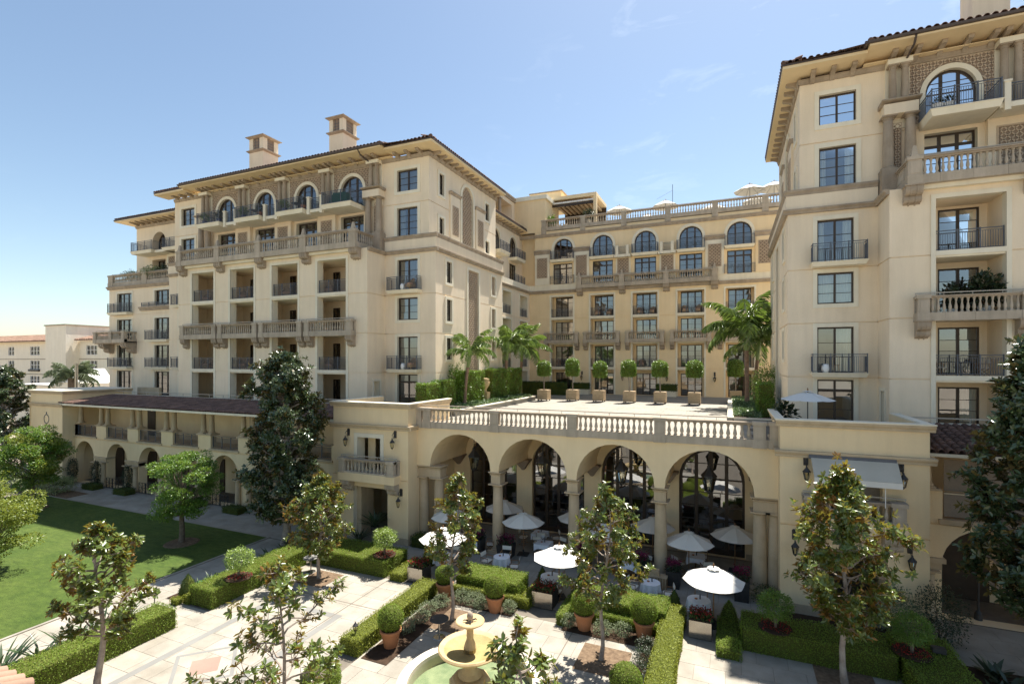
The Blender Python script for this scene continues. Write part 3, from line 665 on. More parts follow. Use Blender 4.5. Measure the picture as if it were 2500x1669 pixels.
    facade(wl, fu, 34.85, side_end-.1, 20.5, 28.35, U+[nic], rv, .2, (24.45,)); wl.build('wall', 'stucco', root); rv.build('window_reveal', 'trim', root)
    for w in U: window(root, fu, *w, d=-.16, cols=1, rows=3, curtain='full', stile=.06); trim(root, fu, *w, w=.22, out=.08)
    lattice(root, lambda u, z, d: fu(u, z, d-.13), 40.22, 42.36, 22.0, 27.5, .36, .055, .05, border=0); trim(root, fu, 40.22, 42.36, 22.0, 26.36, .28, .10, arch=True)
    for a, b in ((37.95, 39.85), (42.75, 44.75)):
        pm = MB(); pm.fbox(fu, a+.12, b-.12, 21.7, 25.85, -.02, .14); pm.build('pilaster', 'stucco', root, Vector(fu(a, 21.7, 0))); band(root, fu, a, b, 25.85, 26.15, .3)
        lattice(root, lambda u, z, d: fu(u, z, d+.14), a+.42, b-.42, 22.45, 25.0, .30, .05, .03)
    # ---- eaves: cornice, brackets, soffit, gutter, tiles
    p0, p1 = piers[0]-1.75, piers[-1]+1.8
    ru0 = p0 if True in corners else far_end
    eL = -54.5 if True in corners else far_end
    band(root, f_up, u_end, -22.2+.12, 28.02, 28.32, .16, 'cornice'); band(root, fu, 34.85-.12, side_end, 28.02, 28.32, .16, 'cornice')
    us = []
    for c in bays: us += [c-1.75, c-.6, c+.6, c+1.75]
    us += [p+s_ for p in piers for s_ in (-.33, .33)]
    brackets(root, lambda u, z, d: f_up(u, z, d+.0), [u for u in us if u > ru0], 28.62, 1.12, .26, 1.15)
    cu = [-25.1, -24.0, -22.9]; brackets(root, f_up, cu, 28.52, .85, .26, 1.15)
    if True in corners: brackets(root, f_up, [-75.57-u for u in cu], 28.52, .85, .26, 1.15)
    brackets(root, fu, lin(35.4, side_end-.6, 13), 28.52, .78, .26, 1.15)
    so = MB(); so.fbox(f_up, ru0, p1, 28.32, 28.36, -.1, .5); so.fbox(f_up, ru0, p1, 28.62, 28.80, -.1, 1.86)
    so.fbox(f_up, p1, -21.1, 28.50, 28.66, -.1, 1.42)
    if True in corners: so.fbox(f_up, eL, p0, 28.50, 28.66, -.1, 1.42)
    so.fbox(fu, 34.96, side_end+.05, 28.50, 28.66, -.1, 1.1); so.build('soffit', 'soffit', root, Vector(f_up(-30, 28.5, 0)))
    gm = MB()
    gp = [(0, 0), (.13, .02), (.16, .14), (0, .14)]
    gm.prism(gp, lambda p, q, t: f_up(t, 28.72+q, 1.86+p), ru0-.1, p1+.1)
    gm.prism(gp, lambda p, q, t: (mx(p1+.1+p), t, 28.72+q), 33.4, 32.86); 
    gm.tube([f_up(p1-2.2, 28.7, 1.9), f_up(p1-2.2, 28.4, 1.6), f_up(p1-2.1, 28.1, .3)], .06, 6); gm.build('gutter', 'gutter', root, Vector(f_up(-30, 28.7, 1.9)))
    fm = MB(); fm.fbox(f_up, p1+.15, -21.06, 28.66, 28.76, 1.3, 1.46); fm.build('fascia', 'gutter', root); fm = MB(); fm.fbox(fu, 33.4, side_end+.05, 28.665, 28.765, 1.0, 1.14); fm.build('fascia', 'gutter', root)
    if True in corners: fm = MB(); fm.fbox(f_up, eL, p0-.15, 28.66, 28.76, 1.3, 1.46); fm.build('fascia', 'gutter', root)
    # roof planes (hipped) and the tile courses that show along the eaves
    sl = .34; rz = 28.80
    rp = MB(); yb = 41.2
    rp.poly([f_up(ru0, rz, 1.9), f_up(p1, rz, 1.9), f_up(p1-3, rz+sl*8.2, 34.85-yb), f_up(ru0+(3 if True in corners else 0), rz+sl*8.2, 34.85-yb)])
    rp.poly([(mx(p1), 32.95, rz), (mx(-21.1), 33.4, 28.76), (mx(-28.0), yb, 28.76+sl*7.0), (mx(p1-3), yb, rz+sl*8.2)])
    rp.poly([(mx(-21.1), 33.4, 28.76), (mx(-21.1), side_end+.05, 28.76), (mx(-28.0), side_end+.05, 28.76+sl*6.9), (mx(-28.0), 40.3, 28.76+sl*6.9)])
    rp.build('roof', 'tile', root)
    fr_f = lambda u, up, al: (mx(u), 32.93+al, rz+.06+al*sl+up); fr_c = lambda u, up, al: (mx(u), 33.36+al, 28.77+al*sl+up); fr_s = lambda u, up, al: (mx(-21.06-al), u, 28.77+al*sl+up)
    if True in corners:
        tiles_joined(root, fr_f, ru0, p1, 0, sl, 3); tiles_joined(root, fr_c, p1+.1, -21.3, 0, sl, 3); tiles_joined(root, fr_c, eL, p0-.1, 0, sl, 3); tiles_joined(root, fr_s, 33.6, side_end, 0, sl, 3)
    else:
        tm = tile_mesh(.5, .15)
        for (fn, a, b, rz_) in ((fr_f, ru0, p1, 0), (fr_c, p1+.1, -21.3, 0)):
            n = int((b-a)/.36)
            for i in range(n):
                for j in range(2): put('roof_tile', tm, root, fn(a+(b-a)*(i+.5)/n, .02, j*.4), rot=(math.atan(sl), 0, random.uniform(-.05, .05)))
        n = int((side_end-33.6)/.36)
        for i in range(n): put('roof_tile', tm, root, fr_s(33.6+(side_end-33.6)*(i+.5)/n, .02, 0), rot=(math.atan(sl), 0, -math.pi/2))
        tiles_joined(root, lambda u, up, al: fr_s(u, up, al+.4), 33.6, side_end, 0, sl, 2)
    rm = MB(); rm.tube([(mx(-21.1), 33.38, 28.85), (mx(-22.6), 34.9, 29.4)], .14, 8); rm.tube([(mx(p1), 32.93, 28.9), (mx(p1-1.2), 34.2, 29.4)], .14, 8); rm.build('hip_tiles', 'tile', root)
def chimney(root, x0, x1, y0, y1, z0, z1):
    mb = MB(); mb.box(x0, x1, y0, y1, z0, z1-1.55)
    w = (x1-x0)*.26; zc = z1-1.55
    for a, b in ((x0, x0+w), (x1-w, x1)):
        for c, d in ((y0, y0+w), (y1-w, y1)): mb.box(a, b, c, d, zc, z1-.28)
    o = mb.build('chimney', 'stucco', root, Vector(((x0+x1)/2, (y0+y1)/2, z0)))
    b = MB()
    for z, e in ((zc-.16, .22), (z1-.28, .28)): b.hexa([(x0-.04, y0-.04, z), (x1+.04, y0-.04, z), (x1+.04, y1+.04, z), (x0-.04, y1+.04, z), (x0-e, y0-e, z+.14), (x1+e, y0-e, z+.14), (x1+e, y1+e, z+.14), (x0-e, y1+e, z+.14)]); b.box(x0-e, x1+e, y0-e, y1+e, z+.14, z+.2)
    b.build('chimney_cap', 'stone', o)
    g = MB(); g.box(x0+.1, x1-.1, y0+.1, y1-.1, zc, z1-.3); g.build('chimney_grille', 'lattice', o)
    h = MB()
    for i in range(1, 4):
        z = zc+.05+i*.27; h.box(x0+.08, x1-.08, y0+.08, y1-.08, z, z+.03)
    for i in range(1, 5): x = x0+(x1-x0)*i/5; h.box(x-.012, x+.012, y0+.08, y1-.08, zc, z1-.3)
    h.build('grille_bars', 'iron', o)
# ---- left wing
LW = thing('hotel_wing', 'long cream hotel wing on the left with two chimneys and stacked recessed balconies', 'building', (-37.8, 36, 0))
BAYS = [-45.6, -40.4, -35.2, -30.0]; PIERS = [-48.2, -43.0, -37.8, -32.6, -27.4]
make_wing(LW, lambda x: x, BAYS, -54.07, 47.58, PIERS, (False, True))
chimney(LW, -46.3, -44.3, 38, 39.9, 30.0, 34.95); chimney(LW, -35.5, -33.8, 38, 39.9, 30.0, 34.95)
# hidden back and inner sides so that no daylight leaks through
mb = MB(); mb.box(-53.3, -22.3, 47.3, 47.5, F0, 28.5); mb.box(-53.35, -53.3, 34.9, 47.4, F0, 28.3); mb.box(-54.05, -54.0, 34.75, 47.4, F0, 20.4); mb.poly([(-54, 40.8, 31.0), (-28.2, 40.8, 31.0), (-28.2, 47.5, 31), (-54, 47.5, 31)]); mb.build('rear_wall', 'stucco', LW)
# ---- right wing
RW = thing('hotel_wing', 'tall cream hotel wing at the right edge of the picture with a stone finial balustrade', 'building', (10, 36, 0))
rmx = lambda x: 3.26+.925*(-x-21.5)
make_wing(RW, rmx, [-35.2, -30.0], -38.4, 48.5, [-37.8, -32.6, -27.4], (False,))
chimney(RW, 13.14, 14.85, 38, 39.7, 30.0, 36.0)
mb = MB(); mb.box(3.9, 19, 48.2, 48.4, F0, 28.5); mb.box(18.6, 18.8, 32.5, 48.3, F0, 31); mb.poly([(9.5, 40.8, 31), (19, 40.8, 31), (19, 48.4, 31), (9.5, 48.4, 31)]); mb.build('rear_wall', 'stucco', RW)
# ------------------------------------------------------------------ link building and the centre block
LK = thing('link_building', 'narrow cream building joining left wing and centre block with two arched balconies', 'building', (-26, 55, 0))
fl_ = lambda u, z, d: (-24.2+d, u, z); fu_ = lambda u, z, d: (-25.6+d, u, z)
wl, rv = MB(), RV()
ops = []
for c in (54.9, 60.2):
    ops += [(c-1.25, c+1.25, F0+.1, 10.2), (c-1.25, c+1.25, F1+.2, 13.3), (c-1.25, c+1.25, F2+.2, 16.5), (c-1.25, c+1.25, F3+.2, 19.75)]
facade(wl, fl_, 47.58, 62.4, F0, 20.45, [o+(False, 1.4) for o in ops], rv, 1.4, (F1, F2, F3)); wl.build('wall', 'stucco', LK); rv.build('recess_jamb', 'trim', LK)
for (a, b, c, d) in ops:
    bk = MB(); f2 = lambda u, z, e: fl_(u, z, e-1.4); facade(bk, f2, a, b, c, d, [(a+.1, a+1.1, c+.02, d-.3)], depth=.1); bk.build('recess_wall', 'stucco', LK); window(LK, f2, a+.1, a+1.1, c+.02, d-.3, -.08, 1, 3, room=1)
    if c > 8: rb = MB(); bars(rb, fl_, a+.04, b-.04, c, 1.05, -.1, post=1.2); rb.build('railing', 'iron', LK, Vector(fl_(a, c, 0)))
    trim(LK, fl_, a, b, c, d, .22, bottom=False)
band(LK, fl_, 47.58, 62.4, 20.28, 20.56, .28); fz = MB(); fz.fbox(fl_, 47.58, 62.4, 20.56, 21.3, -1.5, .08); fz.build('frieze', 'trim', LK)
wl, rv = MB(), RV(); aops = [(c-1.15, c+1.15, 24.5, 26.2, True) for c in (49.9, 54.9, 60.0)]; dops = [(c-1.1, c+1.1, 21.3, 23.9) for c in (54.9, 60.0)]
facade(wl, fu_, 47.4, 63.4, 20.5, 28.3, aops+dops, rv, .25, (24.4,)); wl.build('wall', 'stucco', LK); rv.build('window_reveal', 'trim', LK)
for a, b, c, d, _ in aops:
    window(LK, fu_, a, b, c, d, -.2, 3, 3, arch=True, stile=.1, mul=.16); trim(LK, fu_, a, b, c, d, .24, .07, arch=True); iron_balcony(LK, fu_, a-.3, b+.3, 24.5, 1.25, .3)
for a, b, c, d in dops: window(LK, fu_, a, b, c, d, -.2, 3, 4, stile=.1, mul=.16, curtain='sides')
for a, b in ((49.6, 53.2), (57.5, 60.8)): rb = MB(); bars(rb, fl_, a, b, 21.3, .95, -.05, post=1.2); rb.build('railing', 'iron', LK, Vector(fl_(a, 21.3, 0)))
band(LK, fu_, 47.4, 62.4, 28.0, 28.3, .16, 'cornice'); brackets(LK, fu_, lin(49.0, 61.6, 14), 28.5, .85, .2, 1.0)
so = MB(); so.fbox(fu_, 47.6, 62.38, 28.48, 28.6, -.1, 1.0); so.build('soffit', 'soffit', LK)
fm = MB(); fm.fbox(fu_, 47.6, 62.38, 28.6, 28.72, .9, 1.06); fm.build('fascia', 'gutter', LK)
rp = MB(); rp.poly([fu_(47.6, 28.74, 1.04), fu_(62.38, 28.74, 1.04), fu_(62.38, 29.2, -.72), fu_(47.6, 29.2, -.72)]); rp.build('roof', 'tile', LK)
tiles_joined(LK, lambda u, up, al: (-24.55-al, u, 28.74+al*.3+up), 47.7, 62.3, 0, .3, 4)
# penthouse with an open loggia
fp_ = lambda u, z, d: (-26.35+d, u, z); wl = MB()
facade(wl, fp_, 47.4, 63.0, 28.3, 33.0, [(56.2, 61.4, 29.6, 32.0, False, 2.4)], None, 2.4); wl.build('penthouse_wall', 'stucco', LK)
bk = MB(); bk.fbox(fp_, 56.0, 61.6, 29.4, 32.2, -2.6, -2.4); bk.build('loggia_back', 'stucco', LK)
band(LK, fp_, 47.4, 62.4, 32.55, 33.05, .3, 'cornice'); balustrade(LK, lambda u, z, d: fp_(u, z, d-.3), 56.2, 61.4, 29.3, 0, (), .1, .7, .12, .2, .5, .3, .08, handrail=False)
column(LK, (-26.5, 57.9), 29.4, 32.0, .2)
mb = MB(); mb.box(-34, -26.4, 47.45, 62.3, 32.9, 33.0); mb.box(-34, -33.9, 47.45, 62.3, F0, 33); mb.box(-34, -26.5, 47.4, 47.45, 28, 33); mb.build('flat_roof', 'roof_flat', LK)

CB = thing('hotel_centre_block', 'cream hotel block across the back of the terrace with five arched top windows', 'building', (-9.3, 64, 0))
fc = lambda u, z, d: (u, 62.4-d, z)
CC = [-19.75, -14.55, -9.32, -4.1, 1.12]
wl, rv = MB(), RV()
cops = [(c-1.47, c+1.47, F0, 19.75, False, .01) for c in CC]
facade(wl, fc, -24.2, 6.5, F0, 20.45, cops, None, .01, (F1, F2, F3)); wl.build('wall', 'stucco_bounce_tint', CB)
for k, c in enumerate(CC):
    recess_bay(CB, fc, c-1.47, c+1.47, 19.75, 1.2, (F1, F2, F3), [(c-1.2, c+1.2, z+.22, z+2.85) for z in (F0-.2, F1, F2, F3)], F2, rails=True, wmat='stucco_bounce_tint')
    trim(CB, fc, c-1.47, c+1.47, F0, 19.75, .2, bottom=False)
    balustrade(CB, fc, c-2.3, c+2.3, 13.75, .62, (c-2.05, c+2.05), .40, .72, .14, .28, .5, .26, .075)
    fl = MB(); fl.fbox(fc, c-2.25, c+2.25, 13.76, 13.9, 0, .4); fl.build('floor_slab', 'trim', CB)
    for s_ in (-2.05, 2.05): corbel(CB, fc, c+s_, 13.72, .5, .95, 1.15)
band(CB, fc, -24.2, 6.5, 20.22, 20.6, .28)
fz = MB(); fz.fbox(fc, -24.2, 6.5, 20.6, 21.35, -.2, .08); fz.build('frieze', 'trim', CB)
wl, rv = MB(), RV()
aops = [(c-1.27, c+1.27, 24.4, 25.9, True) for c in [-19.57, -14.46, -9.27, -4.08, 1.08]]; dops = [(c-1.27, c+1.27, 21.35, 23.98) for c in [-19.65, -14.46, -9.28, -4.1, 1.08]]
facade(wl, fc, -23.48, 6.5, 20.5, 28.3, aops+dops, rv, .3); wl.build('wall', 'stucco_bounce_tint', CB); rv.build('window_reveal', 'trim', CB)
f2 = lambda u, z, d: fc(u, z, d-.9); wl = MB(); facade(wl, f2, -25.7, -23.48, 20.5, 28.3); wl.poly([fc(-23.48, 20.5, 0), fc(-23.48, 28.3, 0), fc(-23.48, 28.3, -.9), fc(-23.48, 20.5, -.9)]); wl.build('wall', 'stucco_bounce_tint', CB)
for k, (a, b, c, d, _) in enumerate(aops):
    window(CB, fc, a, b, c, d, -.25, 3, 3, arch=True, stile=.1, mul=.17, curtain=[None, None, 'sides', None, None][k]); trim(CB, fc, a, b, c, d, .32, .09, arch=True)
    iron_balcony(CB, fc, a-.28, b+.28, 24.4, .85, .28)
for k, (a, b, c, d) in enumerate(dops):
    window(CB, fc, a, b, c, d, -.25, 3, 4, trans=.5, stile=.1, mul=.17, curtain=['sides', None, None, 'sides', None][k])
    if k in (0, 4): rb = MB(); bars(rb, fc, a-.3, b+.3, 21.4, 1.0, .3, post=1.2); rb.build('railing', 'iron', CB, Vector(fc(a, 21.4, 0)))
for k, p in enumerate([-22.4, -17.15, -11.9, -6.7, -1.5, 3.7]):
    w = 1.0 if k not in (2, 3) else .9
    pm = MB(); pm.fbox(fc, p-w, p+w, 21.35, 25.3 if k not in (2, 3) else 24.3, -.02, .16); pm.build('pilaster', 'trim' if k < 5 else 'stucco_bounce_tint', CB, Vector(fc(p, 21.4, 0)))
    if k not in (2, 3): band(CB, fc, p-w-.12, p+w+.12, 25.3, 25.85, .3)
    else:
        for s_ in (-.62, .62): pm = MB(); pm.fbox(fc, p+s_-.16, p+s_+.16, 24.1, 25.5, .55, .86); pm.build('post', 'trim', CB, Vector(fc(p, 24.4, .8)))
        pm = MB(); pm.fbox(fc, p-1.0, p+1.0, 24.1, 24.42, 0, .8); pm.build('balcony_bridge', 'trim', CB, Vector(fc(p, 24.4, .8))); rb = MB(); bars(rb, fc, p-.46, p+.46, 24.42, .95, .7, post=9, endposts=False); rb.build('railing', 'iron', CB, Vector(fc(p, 24.4, .8)))
    lattice(CB, lambda u, z, d: fc(u, z, d+.16), p-.72, p+.72, 22.25, 24.85 if k not in (2, 3) else 24.05, .34, .055, .035)
PB = [-17.35, -12.0, -6.8, -1.5]
balustrade(CB, fc, -17.7, -1.2, 20.62, .62, PB, .45, .78, .15, .32, .70, .27, .08, finial=True)
fl = MB(); fl.fbox(fc, -17.6, -1.25, 20.62, 20.76, 0, .4); fl.build('terrace_slab', 'trim', CB)
for p in PB: corbel(CB, fc, p, 20.6, .75, .98, 1.15)
band(CB, fc, -25.6, 6.5, 27.55, 27.92, .22, 'cornice')
balustrade(CB, fc, -22.4, 6.5, 28.42, .10, [-22.2, -17.0, -11.84, -6.66, -1.46, 3.7], .45, .75, .15, .32, .70, .30, .085)
for p in (-22.2, -17.0, -11.84, -6.66, -1.46, 3.7): pm = MB(); pm.fbox(fc, p-.33, p+.33, 28.0, 28.42, 0, .12); pm.build('pier_base', 'stone_light', CB, Vector(fc(p, 28, 0)))
mb = MB(); mb.box(-26, 6.5, 62.5, 82, 28.3, 28.42); mb.build('roof_terrace', 'deck_stone', CB)
mb = MB(); mb.box(-26, 6.5, 81.8, 82, F0, 28.4); mb.box(6.4, 6.5, 62.45, 82, F0, 28.3); mb.build('rear_wall', 'stucco_bounce_tint', CB)
# stair tower and roof bar at the left end
wl = MB(); facade(wl, lambda u, z, d: (u, 62.38-d, z), -26.3, -22.0, 28.3, 32.6); wl.poly([(-22, 62.38, 28.3), (-22, 68, 28.3), (-22, 68, 32.6), (-22, 62.38, 32.6)]); wl.build('tower_wall', 'stucco_bounce_tint', CB)
mb = MB(); mb.box(-26.5, -21.75, 62.15, 68, 32.6, 33.15); mb.build('tower_cap', 'trim', CB); mb = MB(); mb.box(-25.5, -21.0, 66, 72, 33.15, 34.6); mb.build('roof_house', 'stucco_bounce_tint', CB); mb = MB(); mb.box(-25.65, -20.85, 65.85, 72.1, 34.6, 34.75); mb.build('roof_house_cap', 'stone', CB)
PG = thing('roof_bar', 'rooftop bar pavilion with a striped ceiling and dark beam under a pale fascia', 'pavilion', (-19, 66, 28.42))
mb = MB(); mb.box(-22.0, -15.9, 65.0, 71, 33.1, 33.55); mb.build('roof', 'stucco_bounce_tint', PG)
mb = MB(); mb.box(-16.3, -15.9, 65.05, 65.5, 28.42, 33.1); mb.build('post', 'stucco_bounce_tint', PG); mb = MB(); mb.box(-22.0, -16.3, 64.95, 65.15, 32.55, 32.75); mb.build('awning_box', 'white_paint', PG)
mb = MB(); mb.box(-22.0, -16.3, 65.1, 65.3, 32.2, 32.5); mb.build('beam', 'frame', PG)
for i in range(9): mb = MB(); x = -21.8+i*.62; mb.box(x, x+.3, 65.4, 70.9, 32.6, 32.95); mb.build('ceiling_slat', 'teak_pale', PG)
mb = MB(); mb.box(-21.5, -16.5, 67, 67.8, 28.42, 29.6); mb.build('bar_counter', 'frame', PG); mb = MB(); mb.box(-22.0, -15.9, 70.9, 71, 28.42, 33.1); mb.build('back_wall', 'frame', PG)

# ------------------------------------------------------------------ far-left section of the left wing
FL = thing('hotel_end_block', 'cream end block at the far left with corner stone balcony and planted terrace', 'building', (-61, 40, 0))
fe = lambda u, z, d: (u, 37.1-d, z); XE = -68.9
wl, rv = MB(), RV(); w1 = (-67.3, -64.5); w2 = (-60.3, -57.4)
ops = [(*w1, 7.6, 10.35), (*w1, 10.9, 13.4), (*w1, 14.0, 16.4), (*w1, 17.3, 19.5), (*w2, 7.6, 10.3), (*w2, 10.9, 13.3), (*w2, 14.0, 16.4), (*w2, 17.9, 19.55)]
facade(wl, fe, XE, -54.0, F0-1, 20.2, ops, rv, .3, (F1, F2, F3)); wl.build('wall', 'stucco', FL); rv.build('window_reveal', 'trim', FL)
mb = MB(); mb.box(XE, XE+.1, 37.15, 48, F0-1, 21); mb.box(XE, -54, 48, 48.1, F0, 28); mb.build('rear_wall', 'stucco', FL)
for i, (a, b, c, d) in enumerate(ops):
    window(FL, fe, a, b, c, d, -.22, 3, 4 if d-c > 2 else 3, curtain=['left', 'sides', 'sides', 'full', None, 'sides', 'left', None][i], stile=.1, mul=.15); trim(FL, fe, a, b, c, d, .22, bottom=False)
for z, (a, b) in ((10.75, w1), (17.15, w1), (10.75, w2), (13.85, w2)): iron_balcony(FL, fe, a-.75, b+.25, z, .75)
rb = MB(); bars(rb, fe, -62.4, -57.0, 17.75, .45, .2, post=1.3); rb.build('railing', 'iron', FL, Vector(fe(-60, 17.7, 0))); band(FL, fe, -62.8, -56.8, 17.3, 17.72, .35)
balustrade(FL, fe, -69.6, -63.6, 13.6, 1.35, (-69.3, -66.3, -63.9), .42, .72, .14, .3, .6, .26, .08)
fl = MB(); fl.fbox(fe, -69.6, -63.6, 13.5, 13.75, 0, 1.2); fl.build('floor_slab', 'stone', FL)
g = lambda w, z, d: (-63.6+d, 37.1-w, z); balustrade(FL, g, 0, 1.1, 13.6, 0, (), .42, .72, .14, .3, .6, .26, .08, handrail=False)
for u in (-68.4, -64.1): corbel(FL, fe, u, 13.55, 1.0, 2.0, 1.5)
band(FL, fe, XE-.1, -54, 20.0, 20.35, .35)
balustrade(FL, lambda u, z, d: fe(u, z, d+.05), XE, -54, 20.35, 0, (-68.6, -62.2, -57.5), .5, .75, .15, .32, 1.0, .28, .085)
fl = MB(); fl.fbox(fe, XE, -54, 20.2, 20.36, -10, 0); fl.build('terrace_slab', 'trim', FL)
fe2 = lambda u, z, d: (u, 39.6-d, z); wl, rv = MB(), RV()
aops = [(c-1.25, c+1.25, 24.6, 25.9, True) for c in (-63.6, -57.8)]; dops = [(c-1.25, c+1.25, 20.4, 23.8) for c in (-63.6, -57.8)]
facade(wl, fe2, -67.9, -53.3, 20.3, 28.2, aops+dops, rv, .9); wl.build('wall', 'stucco', FL); rv.build('window_reveal', 'stucco', FL)
for a, b, c, d, _ in aops: window(FL, fe2, a, b, c, d, -.8, 3, 3, arch=True, stile=.1, mul=.16)
for a, b, c, d in dops: window(FL, fe2, a, b, c, d, -.8, 3, 4, stile=.1, mul=.16)
for c in (-63.6, -57.8): iron_balcony(FL, fe2, c-2.3, c+1.6, 24.5, 1.9, .3)
mb = MB(); mb.fbox(fe2, -62, -59.4, 24.2, 24.5, 0, 1.5); mb.build('balcony_bridge', 'trim', FL)
mb = MB(); mb.fbox(fe2, -61.6, -59.8, 20.35, 24.2, -.1, .3); mb.build('pier_wall', 'trim', FL); lattice(FL, lambda u, z, d: fe2(u, z, d+.3), -61.3, -60.1, 21, 23.9, .32)
band(FL, fe2, -67.95, -53.3, 27.9, 28.2, .2, 'cornice'); brackets(FL, fe2, lin(-67.4, -53.8, 14), 28.5, 1.2, .22, 1.0)
so = MB(); so.fbox(fe2, -69.4, -53.3, 28.48, 28.6, -6, 1.7); so.build('soffit', 'soffit', FL); fm = MB(); fm.fbox(fe2, -69.45, -53.3, 28.6, 28.75, 1.55, 1.75); fm.build('gutter', 'gutter', FL)
rp = MB(); rp.poly([(-69.4, 37.9, 28.75), (-53.3, 37.9, 28.75), (-53.3, 43.5, 30.4), (-65, 43.5, 30.4)]); rp.poly([(-69.4, 37.9, 28.75), (-65, 43.5, 30.4), (-65, 48, 30.4), (-69.4, 48, 28.75)]); rp.build('roof', 'tile', FL)
tiles_joined(FL, lambda u, up, al: (u, 37.85+al, 28.76+al*.3+up), -69.3, -53.4, 0, .3, 3)
mb = MB(); mb.box(-67.9, -67.8, 39.65, 48, 20.3, 28.2); mb.build('side_wall', 'stucco', FL)

# ------------------------------------------------------------------ arcade under the terrace
AR = thing('arcade', 'cream four-arched arcade carrying the stone balustrade of the terrace', 'arcade', (-8.1, 29, 0))
fa = lambda u, z, d: (u, 27.4-d, z)
AC = [-15.27, -10.5, -5.72, -.97]; AR_R = 2.12; SPR = 4.85; COLX = [-17.0, -12.86, -8.1, -3.34, 1.4]
wl = MB()
facade(wl, fa, -18.35, 2.17, SPR, 7.28, [(c-AR_R, c+AR_R, SPR-.001, SPR, True, .9) for c in AC], None, .9)
f9 = lambda u, z, d: (u, 28.3+d, z); facade(wl, f9, -18.35, 2.17, SPR, 7.2, [(c-AR_R, c+AR_R, SPR-.001, SPR, True, .01) for c in AC], None, .01)
E0 = [-18.35]+[x for c in AC for x in (c-AR_R, c+AR_R)]+[2.17]
for i in range(0, len(E0), 2): wl.poly([(E0[i], 27.4, SPR), (E0[i+1], 27.4, SPR), (E0[i+1], 28.3, SPR), (E0[i], 28.3, SPR)])
wl.build('arch_wall', 'stucco_bounce_tint', AR)
def cap_block(root, x0, x1, y0, y1, z0=4.12, z1=4.85):
    mb = MB(); mb.box(x0, x1, y0, y1, z0, z1-.24); 
    for z, h, e in ((z1-.24, .10, .06), (z1-.14, .14, .14)): mb.hexa([(x0, y0, z), (x1, y0, z), (x1, y1, z), (x0, y1, z), (x0-e, y0-e, z+h*.7), (x1+e, y0-e, z+h*.7), (x1+e, y1+e, z+h*.7), (x0-e, y1+e, z+h*.7)]); mb.box(x0-e, x1+e, y0-e, y1+e, z+h*.7, z+h)
    return mb.build('impost_block', 'stone_warm', root, Vector(((x0+x1)/2, y0, z0)))
for i, x in enumerate(COLX):
    pair = i in (0, 4)
    xs = [x] if not pair else ([x, x-1.12] if i == 0 else [x, x+.68])
    x0, x1 = min(xs)-.30, max(xs)+.30
    if i == 0: x0 = -18.35
    if i == 4: x1 = 2.17
    cap_block(AR, x0, x1, 27.5, 28.2)
    for q in xs: column(AR, (q, 27.85), .10, 4.12, .34, n=20, mat='stone_warm')
    pl = MB(); pl.box(x0-.15 if i else x0, x1+.15 if i != 4 else x1, 27.3, 28.4, 0, .10); pl.build('plinth', 'stone_warm', AR)
# vaults, back wall, hall windows
vb = MB()
for c in AC: vb.strip(arcpts(c, AR_R+.02, SPR, 20), lambda p, q, t: (p, t, q), 28.29, 32.25)
for i in range(0, len(E0), 2):
    a, b = E0[i]-.02, E0[i+1]+.02; vb.poly([(a, 28.29, SPR), (b, 28.29, SPR), (b, 32.25, SPR), (a, 32.25, SPR)])
vb.build('vault', 'stucco_bounce_tint', AR)
fb = lambda u, z, d: (u, 32.2-d, z); wl, rv = MB(), RV(); hops = [(c-1.82, c+1.82, .02, 4.45, True, .35) for c in AC]
facade(wl, fb, -18.35, 2.17, 0, 7.2, hops, None, .35); wl.build('back_wall', 'stucco_bounce_tint', AR)
for c in AC: window(AR, fb, c-1.82, c+1.82, .02, 4.45, -.3, 4, 5, arch=True, stile=.14, mul=.20, bar=.045, glass='glass_hall', room=5, name='hall_window', kick=.35)
for x in (-17.9, -12.88, -8.1, -3.35, 1.6):
    mb = MB(); mb.hexa([(x-.06, 31.9, SPR-.75), (x+.06, 31.9, SPR-.75), (x+.06, 32.2, SPR-.75), (x-.06, 32.2, SPR-.75), (x-.5, 31.6, SPR-.12), (x+.5, 31.6, SPR-.12), (x+.5, 32.2, SPR-.12), (x-.5, 32.2, SPR-.12)]); mb.box(x-.56, x+.56, 31.55, 32.2, SPR-.12, SPR-.004); mb.build('wall_corbel', 'lattice', AR)
for a, b in [(-18.3, -17.1), (.9, 2.1)]+[(AC[i]+1.9, AC[i+1]-1.9) for i in range(3)]: mb = MB(); mb.fbox(fb, a, b, 0, .35, 0, .03); mb.build('skirting', 'stone_warm', AR)
mb = MB(); mb.poly([(-18.33, 27.4, 0), (-18.33, 32.2, 0), (-18.33, 32.2, 7.2), (-18.33, 27.4, 7.2)]); mb.build('side_wall', 'stucco_bounce_tint', AR); mb = MB(); mb.poly([(2.15, 27.4, 0), (2.15, 32.2, 0), (2.15, 32.2, 7.2), (2.15, 27.4, 7.2)]); mb.build('side_wall', 'stucco_bounce_tint', AR)
TP = [-17.6, -12.87, -8.07, -3.33, 1.37]
balustrade(AR, fa, -18.35, 2.17, 7.27, .10, TP+[-18.25, 2.08], .40, .70, .14, .34, .62, .305, .10, panel=1.45)
